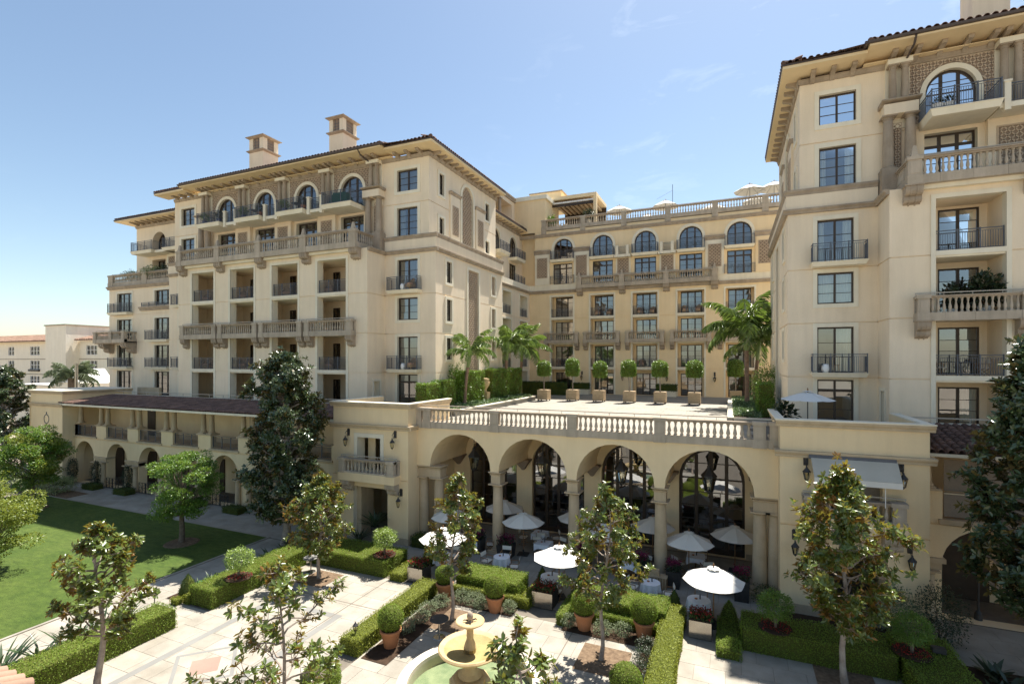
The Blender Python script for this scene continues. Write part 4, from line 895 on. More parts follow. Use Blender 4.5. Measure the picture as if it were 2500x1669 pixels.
# terrace deck
mb = MB(); mb.box(-26, 6.5, 27.6, 62.45, 7.1, 7.335); o = mb.build('terrace', 'joint', None, Vector((-9, 45, 7.1))); tag(o, kind='structure')
k = 0
sl = [MB()]
nx, ny = 23, 26
tm = MB()
DK = []
for i in range(nx):
    for j in range(ny):
        x0 = -20.0+i*.92+(.3 if j % 2 else 0); y0 = 27.75+j*1.33; DK.append((x0, y0))
D1 = MB(); D1.box(0, .905, 0, 1.315, 0, .012); dme = D1.mesh('deck_slab', 'deck_stone')
DK.sort(key=lambda p: p[1]); tm = MB()
for q, (x0, y0) in enumerate(DK):
    if q < 290: put('deck_slab', dme, o, (x0, y0, 7.336))
    else: tm.box(x0, x0+.905, y0, y0+1.315, 7.336, 7.348)
t_ = tm.build('deck_slabs', 'deck_stone', o); t_['kind'] = 'stuff'

# ------------------------------------------------------------------ corner pavilions
def sconce_spots(): pass
def pavilion(name, label, x0, x1, kind):
    root = thing(name, label, 'pavilion', ((x0+x1)/2, 26.4, 0)); f = lambda u, z, d: (u, 26.4-d, z); c = (x0+x1)/2
    wl, rv = MB(), RV()
    if kind == 'L': win = (-22.27, -20.43, 4.35, 6.55); door = (-22.62, -19.9, 0, 3.35)
    else: win = (3.95, 6.1, 4.35, 6.75); door = (3.8, 6.28, 0, 3.1)
    facade(wl, f, x0, x1, 0, 8.5, [(*win, False, .7), (*door, False, 1.6)], rv, .7, (4.0,)); wl.build('wall', 'stucco_bounce_tint', root); rv.build('window_reveal', 'trim' if kind == 'L' else 'stucco_bounce_tint', root)
    sd = MB(); sd.poly([(x0, 26.4, 0), (x0, 31.5, 0), (x0, 31.5, 8.5), (x0, 26.4, 8.5)]); sd.poly([(x1, 26.4, 0), (x1, 31.5, 0), (x1, 31.5, 8.5), (x1, 26.4, 8.5)]); sd.poly([(x0, 31.5, 0), (x1, 31.5, 0), (x1, 31.5, 7.3), (x0, 31.5, 7.3)]); sd.build('side_wall', 'stucco_bounce_tint', root)
    rm = MB(); rm.fbox(f, win[0]-.3, win[1]+.3, 4.1, 6.9, -3.2, -3.0); rm.fbox(f, win[0]-.3, win[1]+.3, 4.1, 4.2, -3.0, -.7); rm.fbox(f, win[0]-.3, win[1]+.3, 6.9, 7.0, -3.0, -.7); rm.fbox(f, door[0]-.3, door[1]+.3, 0, 3.6, -4.6, -4.4); rm.build('room', 'room', root)
    if kind == 'L': trim(root, f, *win, .26, .06, bottom=False); lb = MB(); lb.fbox(f, -22.2, -21.6, 4.35, 6.55, -1.0, -.95); lb.build('lobby_panel', 'stucco_bounce_tint', root)
    else: bm = MB(); bm.fbox(f, win[0], win[1], 4.9, 6.75, -.5, -.47); bm.build('roller_blind', 'blind', root)
    dj = MB(); dj.fbox(f, door[0], door[0]+.35, 0, 3.35 if kind == 'L' else 3.1, -1.6, -.35); dj.build('door_pilaster', 'stone_warm', root)
    bs = MB(); bs.fbox(f, x0-.01, door[0]-.02, 0, .42, 0, .035); bs.build('skirting', 'stone_warm', root); bs = MB(); bs.fbox(f, door[1]+.02, x1+.03, 0, .42, 0, .035); bs.build('skirting', 'stone_warm', root)
    if kind == 'L': bz, ba, bb = 3.82, -23.35, -18.92
    else: bz, ba, bb = 4.1, 3.02, 6.86
    # solid-fronted stone balcony
    mb = MB(); mb.fbox(f, ba, bb, bz, bz+.52, 0, .66); n = 4
    o = mb.build('stone_balcony', 'stucco_bounce_tint', root, Vector(f(c, bz, .6)))
    lw = .52
    balustrade(root, f, ba+.02, bb-.02, bz+.52, .66, (ba+.32, bb-.32), .10, .66, .14, .3, .56, .29, .085)
    for s_ in (ba, bb):
        g = lambda w, z, d, s_=s_: f(s_+(d if s_ == bb else -d), z, w); rm = MB(); rm.fbox(g, 0, .36, bz+1.28, bz+1.42, -.28, -.01); rm.fbox(g, 0, .22, bz+.52, bz+1.28, -.28, -.03); rm.build('balustrade_return', 'stone_light', root, Vector(f(s_, bz, 0)))
    for u in (ba+.45, bb-.45): corbel(root, f, u, bz, .72, .95, 1.0, mat='stone_light')
    for z0, z1, e in ((7.12, 7.42, .22), (8.5, 8.78, .18)):
        band(root, f, x0-e, x1+e, z0, z1, e, 'cornice' if z0 < 8 else 'parapet_cap', 'stone_warm')
        for xx, sg in ((x0, -1), (x1, 1)): band(root, lambda u, z, d, xx=xx, sg=sg: (xx+sg*d, u, z), 26.4, 31.5, z0, z1, e+.003, 'cornice' if z0 < 8 else 'parapet_cap', 'stone_warm')
    cp = MB(); cp.box(x0-.2, x1+.2, 26.2, 26.75, 8.782, 8.84); cp.build('coping', 'trim', root); 
    for xx in (x0, x1): cp = MB(); cp.box(xx-.2, xx+.2, 26.75, 31.5, 8.782, 8.84); cp.build('coping', 'trim', root)
    inn = MB(); inn.box(x0+.2, x1-.2, 26.6, 26.75, 7.34, 8.78); inn.box(x0+.01, x0+.2, 26.6, 31.5, 7.34, 8.78); inn.box(x1-.2, x1-.01, 26.6, 31.5, 7.34, 8.78); inn.build('parapet', 'stucco_bounce_tint', root)
    dk = MB(); dk.box(x0+.2, x1-.2, 26.7, 34.7, 7.2, 7.36); dk.build('roof_deck', 'deck_stone', root)
    return root
PL = pavilion('corner_pavilion', 'square cream corner pavilion left of the arches with balcony over a doorway', -24.3, -18.35, 'L')
PR = pavilion('corner_pavilion', 'square cream corner pavilion right of the arches with balcony under an awning', 2.17, 7.74, 'R')
# awning of the right pavilion
AW = thing('awning', 'pale fabric awning lowered over the balcony window of the right pavilion', 'awning', (4.9, 26.4, 6.9))
mb = MB(); mb.hexa([(3.42, 25.5, 6.42), (6.58, 25.5, 6.42), (6.58, 26.25, 7.2), (3.38, 26.25, 7.2), (3.42, 25.48, 6.45), (6.58, 25.48, 6.45), (6.58, 26.25, 7.23), (3.38, 26.25, 7.23)]); mb.build('fabric', 'awning', AW)
mb = MB(); mb.box(3.42, 6.58, 25.47, 25.50, 6.2, 6.44); mb.build('valance', 'canvas_white', AW); mb = MB(); mb.box(3.3, 6.55, 26.18, 26.4, 7.12, 7.3); mb.build('cassette', 'iron', AW)
for x in (3.45, 6.0): mb = MB(); mb.box(x, x+.03, 25.6, 25.63, 5.35, 6.4); mb.build('arm', 'white_paint', AW)

# ------------------------------------------------------------------ galleries left and right of the pavilions
GL = thing('loggia_gallery', 'low two-storey loggia on the left with paired columns over an arcade and tiled roof', 'building', (-41, 28, 0))
fg = lambda u, z, d: (u, 28.0-d, z); PX = [-58.6, -53.25, -48.58, -43.92, -39.25, -34.6, -29.95, -25.2]
wl, rv = MB(), RV(); gops = []; lops = []
for i in range(len(PX)-1):
    a, b = PX[i], PX[i+1]; a1 = a+.75; b1 = b-.75
    gops.append((a1, b1, 4.42, 5.46)); c = (a+b)/2+.04; lops.append((c-1.5, c+1.5, 0, 2.5, True, .7))
facade(wl, fg, -57.4, -24.3, 0, 5.46, [(max(a, -57.4), b, c, d, False, .5) for a, b, c, d in gops]+[(max(o[0], -57.3),)+o[1:] for o in lops], None, .5, (4.22,)); wl.build('wall', 'stucco_bounce_tint', GL)
for i, x in enumerate(PX[:-1]):
    if i: cap = MB(); cap.box(x-.85, x+.85, 27.9, 28.75, 5.46, 5.56); cap.build('pier_cap', 'stone_warm', GL)
    if i:
        cb = MB(); a, b = x-.83, x+.87; cb.box(a, b, 27.93, 28.6, 2.22, 2.5); cb.box(a-.1, b+.1, 27.85, 28.65, 2.5, 2.66); cb.build('impost_block', 'stone_warm', GL)
        for s_ in (-.58, .62): column(GL, (x+s_, 27.86), .1, 2.24, .21, mat='stone_warm')
        for s_ in (-.5, .5): column(GL, (x+s_, 28.3), 5.56, 7.28, .2, mat='stone_warm')
    a, b = gops[i][:2]; a = max(a, -57.3)
    rb = MB(); bars(rb, fg, a+.03, b-.03, 4.5, .92, -.2, post=1.2); rb.build('railing', 'iron', GL, Vector(fg(a, 4.5, 0)))
    sm = MB(); sm.fbox(fg, a-.1, b+.12, 4.3, 4.44, -.5, .1); sm.build('sill', 'stone_warm', GL, Vector(fg(a, 4.4, 0)))
column(GL, (-57.0, 28.3), 5.56, 7.28, .2, mat='stone_warm')
mb = MB(); mb.poly([(-57.4, 30.9, 0), (-24.3, 30.9, 0), (-24.3, 30.9, 7.6), (-57.4, 30.9, 7.6)]); mb.build('back_wall', 'stucco_bounce_tint', GL)
mb = MB(); mb.poly([(-57.4, 27.95, 4.3), (-24.3, 27.95, 4.3), (-24.3, 30.9, 4.3), (-57.4, 30.9, 4.3)]); mb.box(-57.4, -24.3, 27.95, 28.7, 7.28, 7.42); mb.build('loggia_floor', 'soffit', GL)
for (x, w) in ((-51.2, 1.1), (-37.5, 1.6), (-28.2, 1.2)): dm = MB(); dm.box(x, x+w, 30.82, 30.88, 4.4, 6.9); dm.build('loggia_door', 'frame', GL)
for x in (-55.8, -50.8, -46.2, -41.5): dm = MB(); dm.box(x-.9, x+.9, 30.80, 30.88, .02, 2.9); dm.build('door', 'frame', GL)
window(GL, lambda u, z, d: (u, 30.7-d, z), -38.0, -35.6, .05, 3.3, 0, 3, 3, room=0, stile=.1, mul=.14, curtain='sides')
so = MB(); so.box(-57.6, -24.3, 26.95, 28.7, 7.44, 7.5); so.build('soffit', 'soffit', GL)
for i in range(44): mb = MB(); x = -57.1+i*.75; mb.box(x, x+.13, 26.98, 28.6, 7.32, 7.44); mb.build('rafter_end', 'stucco_bounce_tint', GL)
fm = MB(); fm.box(-57.7, -24.3, 26.88, 26.98, 7.36, 7.52); fm.build('fascia', 'trim', GL)
rp = MB(); rp.poly([(-57.9, 26.9, 7.52), (-24.3, 26.9, 7.52), (-24.3, 31.2, 8.06), (-57.9, 31.2, 8.06)]); rp.build('roof', 'tile', GL)
tiles_joined(GL, lambda u, up, al: (u, 26.86+al, 7.54+al*.125+up), -57.9, -24.4, 0, .125, 12, step=.27, r=.115)
mb = MB(); mb.box(-62, -24.3, 31.2, 31.5, 7.3, 8.16); mb.build('parapet', 'trim', GL)
mb = MB(); mb.box(-60, -24.3, 31.35, 31.40, 8.42, 8.47)
for i in range(20): mb.box(-59.5+i*1.8, -59.47+i*1.8, 31.36, 31.39, 8.16, 8.42)
mb.build('handrail', 'handrail', GL)
mb = MB(); mb.box(-69, -24.4, 31.4, 37.1, 7.2, 7.34); mb.build('roof_deck', 'deck_stone', GL); mb = MB(); mb.box(-58.2, -54.6, 34.0, 34.25, 7.34, 8.7); mb.build('screen_wall', 'stone_warm', GL)
ET = thing('end_pavilion', 'plain cream end pavilion at far left with an oval ring ornament', 'pavilion', (-60, 27, 0))
mb = MB(); mb.box(-62.8, -57.4, 27.0, 33.0, 0, 8.35); mb.build('wall', 'stucco_bounce_tint', ET)
ft = lambda u, z, d: (u, 27.0-d, z)
for z0, z1, e in ((7.15, 7.45, .2), (8.35, 8.62, .18)):
    band(ET, ft, -62.8-e, -57.4+e, z0, z1, e, 'cornice', 'stone_warm'); band(ET, lambda u, z, d: (-57.4+d, u, z), 27.0, 33, z0, z1, e+.003, 'cornice', 'stone_warm')
cp = MB(); cp.box(-63, -57.2, 26.8, 33.2, 8.62, 8.7); cp.build('coping', 'trim', ET)
rg = MB()
for i in range(24):
    a, b = 2*math.pi*i/24, 2*math.pi*(i+1)/24; P = lambda t, s: ft(-60.05+.45*s*math.cos(t), 5.95+.46*s*math.sin(t), .03); rg.poly([P(a, 1), P(b, 1), P(b, .84), P(a, .84)])
rg.build('oval_ring', 'iron', ET)
for z in (5.36, 6.5): mb = MB(); mb.fbox(ft, -60.09, -60.01, z-.1, z+.12, 0, .04); mb.build('ring_tip', 'iron', ET)
fsd = lambda u, z, d: (-57.4+d, u, z); mb = MB(); mb.fbox(fsd, 27.25, 27.75, 3.35, 3.9, 0, .03); mb.build('plaque', 'plaque', ET); mb = MB(); mb.lathe([(.13, 0), (.13, .02)], n=16); o = put('vent', mb.mesh('vent', 'bronze'), ET, fsd(27.45, 2.95, .0), rot=(0, math.pi/2, 0))
ln = MB(); ln.poly([(-62.81, 26.9, 0), (-62.81, 33, 0), (-62.81, 33, 8), (-62.81, 26.9, 8)]); ln.build('end_wall', 'stucco_bounce_tint', ET)
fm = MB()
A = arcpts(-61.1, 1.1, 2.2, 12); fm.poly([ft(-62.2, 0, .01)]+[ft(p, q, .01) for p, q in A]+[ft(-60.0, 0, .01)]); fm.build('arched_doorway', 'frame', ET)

GR = thing('loggia_gallery', 'low loggia at the right edge with rolled-down blind over an arch and tiled roof', 'building', (12, 28.3, 0))
fr_ = lambda u, z, d: (u, 28.3-d, z)
wl = MB(); facade(wl, fr_, 7.74, 18, 0, 5.7, [(8.75, 12.3, 4.42, 5.7, False, .5), (13.4, 17, 4.42, 5.7, False, .5), (8.72, 12.1, 0, 2.45, True, .7), (13.4, 16.7, 0, 2.45, True, .7)], None, .5, (4.22,)); wl.build('wall', 'stucco_bounce_tint', GR)
for x in (8.2, 12.75): cb = MB(); cb.box(x-.5, x+.5, 28.2, 29.0, 5.7, 5.8); cb.build('pier_cap', 'stone_warm', GR); column(GR, (x+.02, 28.6), 5.8, 7.25, .22, mat='stone_warm')
for x in (8.15, 12.75):
    cb = MB(); cb.box(x-.42, x+.56, 28.22, 28.95, 2.2, 2.52); cb.box(x-.5, x+.68, 28.12, 29.0, 2.52, 2.72); cb.build('impost_block', 'stone_warm', GR); column(GR, (x+.1, 28.3), .1, 2.2, .26, mat='stone_warm')
sm = MB(); sm.fbox(fr_, 8.6, 12.4, 4.25, 4.46, -.5, .12); sm.build('sill', 'stone_warm', GR)
bl = MB(); bl.box(8.84, 12.3, 28.45, 28.47, 4.55, 7.1); bl.build('roller_blind', 'blind', GR); bl = MB(); bl.box(8.84, 12.3, 28.435, 28.45, 5.56, 5.60); bl.build('blind_batten', 'trim', GR)
mb = MB(); mb.box(7.8, 18, 31.2, 31.3, 0, 7.6); mb.build('back_wall', 'stucco_bounce_tint', GR); mb = MB(); mb.box(7.8, 18, 28.8, 31.2, 4.1, 4.3); mb.box(7.8, 18, 28.25, 29.0, 7.25, 7.4); mb.build('loggia_floor', 'soffit', GR)
dm = MB(); dm.box(9.6, 11.4, 31.1, 31.2, 0, 3.2); dm.build('door', 'frame', GR)
so = MB(); so.box(7.74, 18, 27.45, 29, 7.42, 7.48); so.build('soffit', 'soffit', GR); fm = MB(); fm.box(7.95, 18, 27.38, 27.48, 7.36, 7.5); fm.build('fascia', 'trim', GR)
for i in range(8): mb = MB(); x = 8.1+i*1.1; mb.box(x, x+.14, 27.5, 28.9, 7.3, 7.42); mb.build('rafter_end', 'stucco_bounce_tint', GR)
rp = MB(); sl_ = .2; rp.poly([(7.95, 27.4, 7.5), (18, 27.4, 7.5), (18, 31.4, 7.5+4*sl_), (7.95, 31.4, 7.5+4*sl_)]); rp.build('roof', 'tile', GR)
tm = tile_mesh(.50, .155)
for i in range(20):
    for j in range(9): put('roof_tile', tm, GR, (8.1+i*.35+random.uniform(-.012, .012), 27.36+j*.44, 7.53+j*.44*sl_+.02), rot=(math.atan(sl_)-.05, 0, random.uniform(-.03, .03)))
mb = MB(); mb.box(7.9, 18, 31.4, 31.6, 7.3, 8.42); mb.build('parapet', 'trim', GR); mb = MB(); mb.box(8, 18, 31.5, 31.55, 8.62, 8.68)
for i in range(8): mb.box(8.2+i*1.3, 8.23+i*1.3, 31.51, 31.54, 8.42, 8.62)
mb.build('handrail', 'handrail', GR)
# ------------------------------------------------------------------ ground
def sheet(name, mat, x0, x1, y0, y1, z, kind='structure', parent=None):
    mb = MB(); mb.poly([(x0, y0, z), (x1, y0, z), (x1, y1, z), (x0, y1, z)])
    o = mb.build(name, mat, parent, Vector(((x0+x1)/2, (y0+y1)/2, 0)) if parent is None else None)
    if kind: o['kind'] = kind
    return o
G = sheet('ground', 'ground', -900, 900, -300, 1500, -.06)
PV = sheet('courtyard_pavement', 'joint', -63, 19, -8, 32.1, -.012)
LWN = sheet('lawn', 'lawn_green', -56, -27.6, 2, 24.0, .03)
GP = sheet('gallery_path', 'joint', -63, -24.0, 24.02, 31, -.004)
# travertine slabs of the court: nearest 290 singly, the rest joined
SL = []
def slabs(x0, x1, y0, y1, sx, sy, stag=True):
    nx = max(1, round((x1-x0)/sx)); ny = max(1, round((y1-y0)/sy)); dx = (x1-x0)/nx; dy = (y1-y0)/ny
    for j in range(ny):
        off = dx/2 if (stag and j % 2) else 0
        for i in range(nx+(1 if off else 0)):
            a = max(x0, x0+i*dx-off); b = min(x1, x0+(i+1)*dx-off)
            if b-a > .05: SL.append((a, b, y0+j*dy, y0+(j+1)*dy))
slabs(-22.0, -13.9, 9.5, 22.0, 1.35, 1.05); slabs(-13.2, -1.9, 9.5, 19.0, 1.25, 1.0); slabs(-13.2, -1.9, 19.0, 21.2, 1.25, 1.1)
slabs(-1.75, 10.2, 16.5, 22.3, 1.1, .95); slabs(-24.5, 8, 23.6, 32.0, 1.4, 1.2); slabs(-27.6, -25.1, 4, 24.0, 1.25, 1.25); slabs(-25.1, -21.9, 14.3, 15.9, 1.1, .8)
slabs(-18.2, 10.5, 22.3, 23.6, 1.3, 1.3); slabs(7.6, 13, 21.2, 28.2, 1.2, 1.1); slabs(-57, -24.6, 24.1, 28, 1.6, 1.3)
cd = lambda a: -.394*-(a[0]+a[1])/2*-1+.919*(a[2]+a[3])/2
def vis(a):
    x, y = (a[0]+a[1])/2, (a[2]+a[3])/2; d = -.394*x+.919*y; r = .919*x+.394*y; return d > 3 and abs(r/d) < 1.04 and 11.5/d < .72
SL.sort(key=lambda a: (not vis(a), -.394*(a[0]+a[1])/2+.919*(a[2]+a[3])/2))
jm = MB()
for q, (a, b, c, d) in enumerate(SL):
    g = .006; t = random.uniform(0, .0025)
    if q < 295: m_ = MB(); m_.box(a+g, b-g, c+g, d-g, -.02, .001+t); m_.build('paving_slab', 'paver', PV, Vector(((a+b)/2, (c+d)/2, 0)))
    else: jm.box(a+g, b-g, c+g, d-g, -.02, .001+t)
o = jm.build('paving_slabs', 'paver', PV); o['kind'] = 'stuff'
# grey inlay strips and diamond in the court floor
iz = .006
def inlay(pts, w, mat='paver_gray', name='inlay_strip'):
    for (a, b) in zip(pts, pts[1:]):
        a, b = Vector((*a, 0)), Vector((*b, 0)); t = (b-a).normalized(); n = Vector((-t.y, t.x, 0))*w/2; mb = MB(); mb.poly([(*(a-n-t*w/2).xy, iz), (*(b-n+t*w/2).xy, iz), (*(b+n+t*w/2).xy, iz), (*(a+n-t*w/2).xy, iz)]); mb.build(name, mat, PV)
inlay([(-20.2, 8.5), (-20.2, 17.85), (-16.2, 17.85)], .32); iz = .0065; inlay([(-16.2, 17.69), (-16.2, 8.5)], .32)
iz = .006; inlay([(-18.3, 14.4), (-16.75, 13.0)], .14); iz = .0065; inlay([(-16.75, 13.0), (-18.1, 11.6)], .14); iz = .006; inlay([(-18.1, 11.6), (-19.7, 13.0)], .14); iz = .0065; inlay([(-19.7, 13.0), (-18.3, 14.4)], .14)
mb = MB(); mb.poly([(-18.2, 13.7, .006), (-17.5, 13.0, .006), (-18.15, 12.3, .006), (-18.9, 13.0, .006)]); mb.build('inlay_diamond', 'paver_pink', PV)
for (a, b, w) in (((-16.45, 22), (-16.45, 9), .05), ((-21.5, 19.05), (-13.9, 19.05), .05), ((-10.2, 21.3), (-10.2, 17.6), .04), ((-5.9, 20.6), (-6.9, 20.6), .04), ((-6.1, 22.2), (-6.1, 14), .04)): inlay([a, b], w, 'joint', 'expansion_joint')
# planting beds
def bed(name, x0, x1, y0, y1, mat='soil', z=.02): return sheet(name, mat, x0, x1, y0, y1, z)
bed('planting_bed', -25.1, -22.95, 4, 14.2); bed('planting_bed', -25.1, -22.8, 16.0, 24.4); bed('planting_bed', -13.1, -11.9, 15.7, 21.6); bed('planting_bed', -11.9, -9.0, 20.9, 21.9)
bed('planting_bed', -6.6, -2.6, 20.7, 22.0); bed('planting_bed', -3.2, -2.6, 16.6, 20.7); bed('planting_bed', 7.6, 13, 20.5, 24.3); bed('planting_bed', 2.2, 7.6, 23.7, 26.3)
for x, y, s in ((-11.4, 19.6, .95), (-4.45, 19.25, .95), (-19.85, 20.6, .85), (3.85, 21.25, .95)): sheet('tree_pit', 'mulch', x-s, x+s, y-s, y+s, .012)
bed('mulch_bed', -60, -50.9, 24.0, 25.9, 'mulch', .012)
for x, y, r in ((-31.76, 21.16, 1.0), (-49.87, 21.54, 1.0)):
    mb = MB(); mb.lathe([(r, .0), (r*.9, .05), (.1, .1)], (x, y, .02), 24, cap=False); o = mb.build('mulch_ring', 'mulch', None, Vector((x, y, 0))); o['kind'] = 'structure'
kb = MB(); kb.box(-56, -27.45, 24.0, 24.12, -.01, .05); kb.box(-27.6, -27.45, 2, 24.0, -.01, .05); o = kb.build('lawn_kerb', 'paver', None, Vector((-40, 24, 0))); o['kind'] = 'structure'
# ------------------------------------------------------------------ foliage kit
def unit(a): return a/np.maximum(np.linalg.norm(a, axis=-1, keepdims=True), 1e-9)
def leaves(name, P, D, Nn, Ls, Ws, mat, org, fold=.12, bend=0, shape=0):
    """every leaf a small folded blade; P base, D direction, Nn upper normal"""
    D = unit(D); S = unit(np.cross(D, Nn)); Nn = np.cross(S, D)
    Ls = np.broadcast_to(np.asarray(Ls, float), (len(P),))[:, None]; Ws = np.broadcast_to(np.asarray(Ws, float), (len(P),))[:, None]
    P = P-np.array(org)[None]
    if shape == 0:
        m = P+D*Ls*.48; V = np.stack([P, m+S*Ws/2+Nn*fold*Ws, P+D*Ls-Nn*bend*Ls, m-S*Ws/2+Nn*fold*Ws], 1); F_ = [(0, 1, 2), (0, 2, 3)]; k = 4
    else:
        a = P+D*Ls*.30; b = P+D*Ls*.68-Nn*bend*Ls*.4; V = np.stack([P, a+S*Ws*.42+Nn*fold*Ws, b+S*Ws*.46+Nn*fold*Ws, P+D*Ls-Nn*bend*Ls, b-S*Ws*.46+Nn*fold*Ws, a-S*Ws*.42+Nn*fold*Ws], 1)
        F_ = [(0, 1, 2, 3), (0, 3, 4, 5)]; k = 6
    return npmesh(name, V, k, F_, mat)
def rdir(n, up=0.): v = rng.normal(size=(n, 3)); v[:, 2] += up; return unit(v)
def add(name, me, parent, kind='stuff', loc=None):
    o = put(name, me, parent, WP[parent.name] if loc is None else loc)
    if kind: o['kind'] = kind
    return o
def whorls(C, A, n, L, W, spread=(.75, 1.45), jit=.2):
    """rosettes of leaves at twig tips C with axes A"""
    N = len(C); A = unit(A); ref = np.where(np.abs(A[:, 2:3]) > .9, np.array([[1., 0, 0]]), np.array([[0, 0, 1.]])); B1 = unit(np.cross(A, ref)); B2 = np.cross(A, B1)
    ph = rng.uniform(0, 6.28, (N, 1))+np.arange(n)[None]*2*math.pi/n*1.38+rng.normal(0, .2, (N, n)); th = rng.uniform(*spread, (N, n))
    rad = B1[:, None]*np.cos(ph)[..., None]+B2[:, None]*np.sin(ph)[..., None]
    D = A[:, None]*np.cos(th)[..., None]+rad*np.sin(th)[..., None]; Nn = A[:, None]*np.sin(th)[..., None]-rad*np.cos(th)[..., None]
    D = D+rng.normal(0, jit, D.shape); Nn = Nn+rng.normal(0, jit, Nn.shape)
    P = C[:, None]-A[:, None]*rng.uniform(0, L*.45, (N, n))[..., None]
    ls = L*rng.uniform(.7, 1.15, (N, n)); return P.reshape(-1, 3), D.reshape(-1, 3), Nn.reshape(-1, 3), ls.reshape(-1), ls.reshape(-1)*W
def branch_pts(a, b, sag=.0, n=5, wob=.05):
    a, b = np.array(a, float), np.array(b, float); L_ = np.linalg.norm(b-a); out = []
    for i in range(n+1):
        t = i/n; p = a+(b-a)*t; p[2] += sag*L_*math.sin(math.pi*t); p += rng.normal(0, wob*L_*math.sin(math.pi*t)*.5, 3); out.append(tuple(p))
    return out
def magnolia(label, x, y, h, cb, rad, nb, tw, L=.19, mat='leaf_magnolia', prof=None, trunk_r=.085, lean=(0, 0), leafn=8, dens=1, group=None, flowers=0, name='magnolia_tree'):
    t = thing(name, label, 'tree', (x, y, 0), group); mb = MB()
    top = np.array([x+lean[0], y+lean[1], h]); base = np.array([x, y, 0.])
    ax = lambda z: base+(top-base)*(z/h)+np.array([.10*math.sin(z*1.3+x), .10*math.cos(z*1.1+y), 0])*min(1, z)
    zs = np.linspace(0, h*.95, 12); mb.tube([tuple(ax(z)) for z in zs], [trunk_r*(1.25 if z == 0 else 1)*(1-.88*z/h) for z in zs], 8)
    prof = prof or (lambda q: math.sin(math.pi*min(1, q*.92+.14))**.75)
    C, A = [], []
    for i in range(nb):
        q = (i+rng.uniform(0, 1))/nb; z = cb+(h-cb)*q*.96; r = rad*prof(q)*rng.uniform(.5, 1.08); az = i*2.4+rng.normal(0, .35)
        s = ax(z-.25*r); e = ax(z)+np.array([math.cos(az)*r, math.sin(az)*r, .28*r+rng.normal(0, .12)])
        bp = branch_pts(s, e, -.05, 5, .10); mb.tube(bp, [max(.008, trunk_r*.36*(1-k/6)) for k in range(6)], 5)
        bp = np.array(bp)
        for j in range(tw):
            f = 1-.65*rng.uniform(0, 1)**1.6 if j else 1.0; k = min(4, int(f*5)); p = bp[k]+(bp[k+1]-bp[k])*(f*5-k) if k < 5 else bp[-1]
            d = unit(np.array([math.cos(az), math.sin(az), .5])+rng.normal(0, .75, 3)); ln = rng.uniform(.12, .42)*(.5+rad*.28); tip = p+d*ln; tip[2] += .1*ln
            mb.tube([tuple(p), tuple(p+d*ln*.55), tuple(tip)], [.012, .009, .006], 4); C.append(tip); A.append(unit(d+np.array([0, 0, .55])))
            if dens > 1:
                for _ in range(int(dens)-1): C.append(tip+rng.normal(0, .16, 3)); A.append(unit(d+rng.normal(0, .5, 3)+np.array([0, 0, .5])))
    C.append(top); A.append(np.array([0, 0, 1.]))
    me = mb.mesh('trunk', 'bark_pale', (x, y, 0)); autosmooth(me, 60); put('trunk', me, t, (x, y, 0))
    P, D, N_, ls, ws = whorls(np.array(C), np.array(A), leafn, L, .40); add('crown', leaves('crown', P, D, N_, ls, ws, mat, (x, y, 0), .10, .10, 1), t)
    if flowers:
        idx = rng.choice(len(C), flowers); P, D, N_, ls, ws = whorls(np.array(C)[idx]+np.array([0, 0, .05]), np.array(A)[idx], 7, .13, .6, (.3, 1.0)); add('flowers', leaves('flowers', P, D, N_, ls, ws, 'petal_white', (x, y, 0), .2, .0, 1), t)
    return t
def cloudtree(name, label, x, y, h, cb, rad, nclump, per, mat, L=.11, trunk_r=.16, lean=(0, 0), clump=.55, group=None, mat2=None):
    """broad crown built of many leafy clumps hung on real limbs"""
    t = thing(name, label, 'tree', (x, y, 0), group); mb = MB()
    mb.tube([(x, y, 0), (x+.04, y, cb*.5), (x+lean[0]*.4, y+lean[1]*.4, cb+.2), (x+lean[0], y+lean[1], h*.75)], [trunk_r*1.2, trunk_r, trunk_r*.8, trunk_r*.25], 9)
    cz = (cb+h)/2; C = []; Rr = []
    for i in range(nclump):
        d = rdir(1, .15)[0]; q = rng.uniform(.45, 1)**.6; zz = cz+d[2]*(h-cb)*.5*q; wv = math.sqrt(max(.05, 1-((zz-cz)/((h-cb)*.56))**2)); p = np.array([x+lean[0]+d[0]*rad*q*(.55+.5*wv), y+lean[1]+d[1]*rad*q*(.55+.5*wv), zz])
        C.append(p); Rr.append(clump*rng.uniform(.6, 1.25))
        if i % 2 == 0: mb.tube(branch_pts((x+lean[0]*.5, y+lean[1]*.5, cb+(zz-cb)*.35+.1), p, -.05, 4, .08), [trunk_r*.35, trunk_r*.27, trunk_r*.2, trunk_r*.13, .012], 5)
    me = mb.mesh('trunk', 'bark', (x, y, 0)); autosmooth(me, 60); put('trunk', me, t, (x, y, 0))
    C = np.array(C); Rr = np.array(Rr); half = [(mat, range(0, nclump))] if not mat2 else [(mat, [i for i in range(nclump) if i % 3]), (mat2, [i for i in range(nclump) if i % 3 == 0])]
    for m_, ids in half:
        ids = np.array(list(ids)); d = rdir(len(ids)*per, .25); r = rng.uniform(.35, 1, (len(ids)*per, 1))**.5; cen = np.repeat(C[ids], per, 0); rr = np.repeat(Rr[ids], per)[:, None]
        P = cen+d*r*rr*np.array([[1.15, 1.15, .62]]); D = unit(d+rng.normal(0, .6, d.shape)); N_ = unit(d*.7+np.array([[0, 0, .8]])+rng.normal(0, .45, d.shape))
        add('crown', leaves('crown', P, D, N_, L*rng.uniform(.7, 1.3, len(P)), L*.52, m_, (x, y, 0), .1, .08, 0), t)
    return t
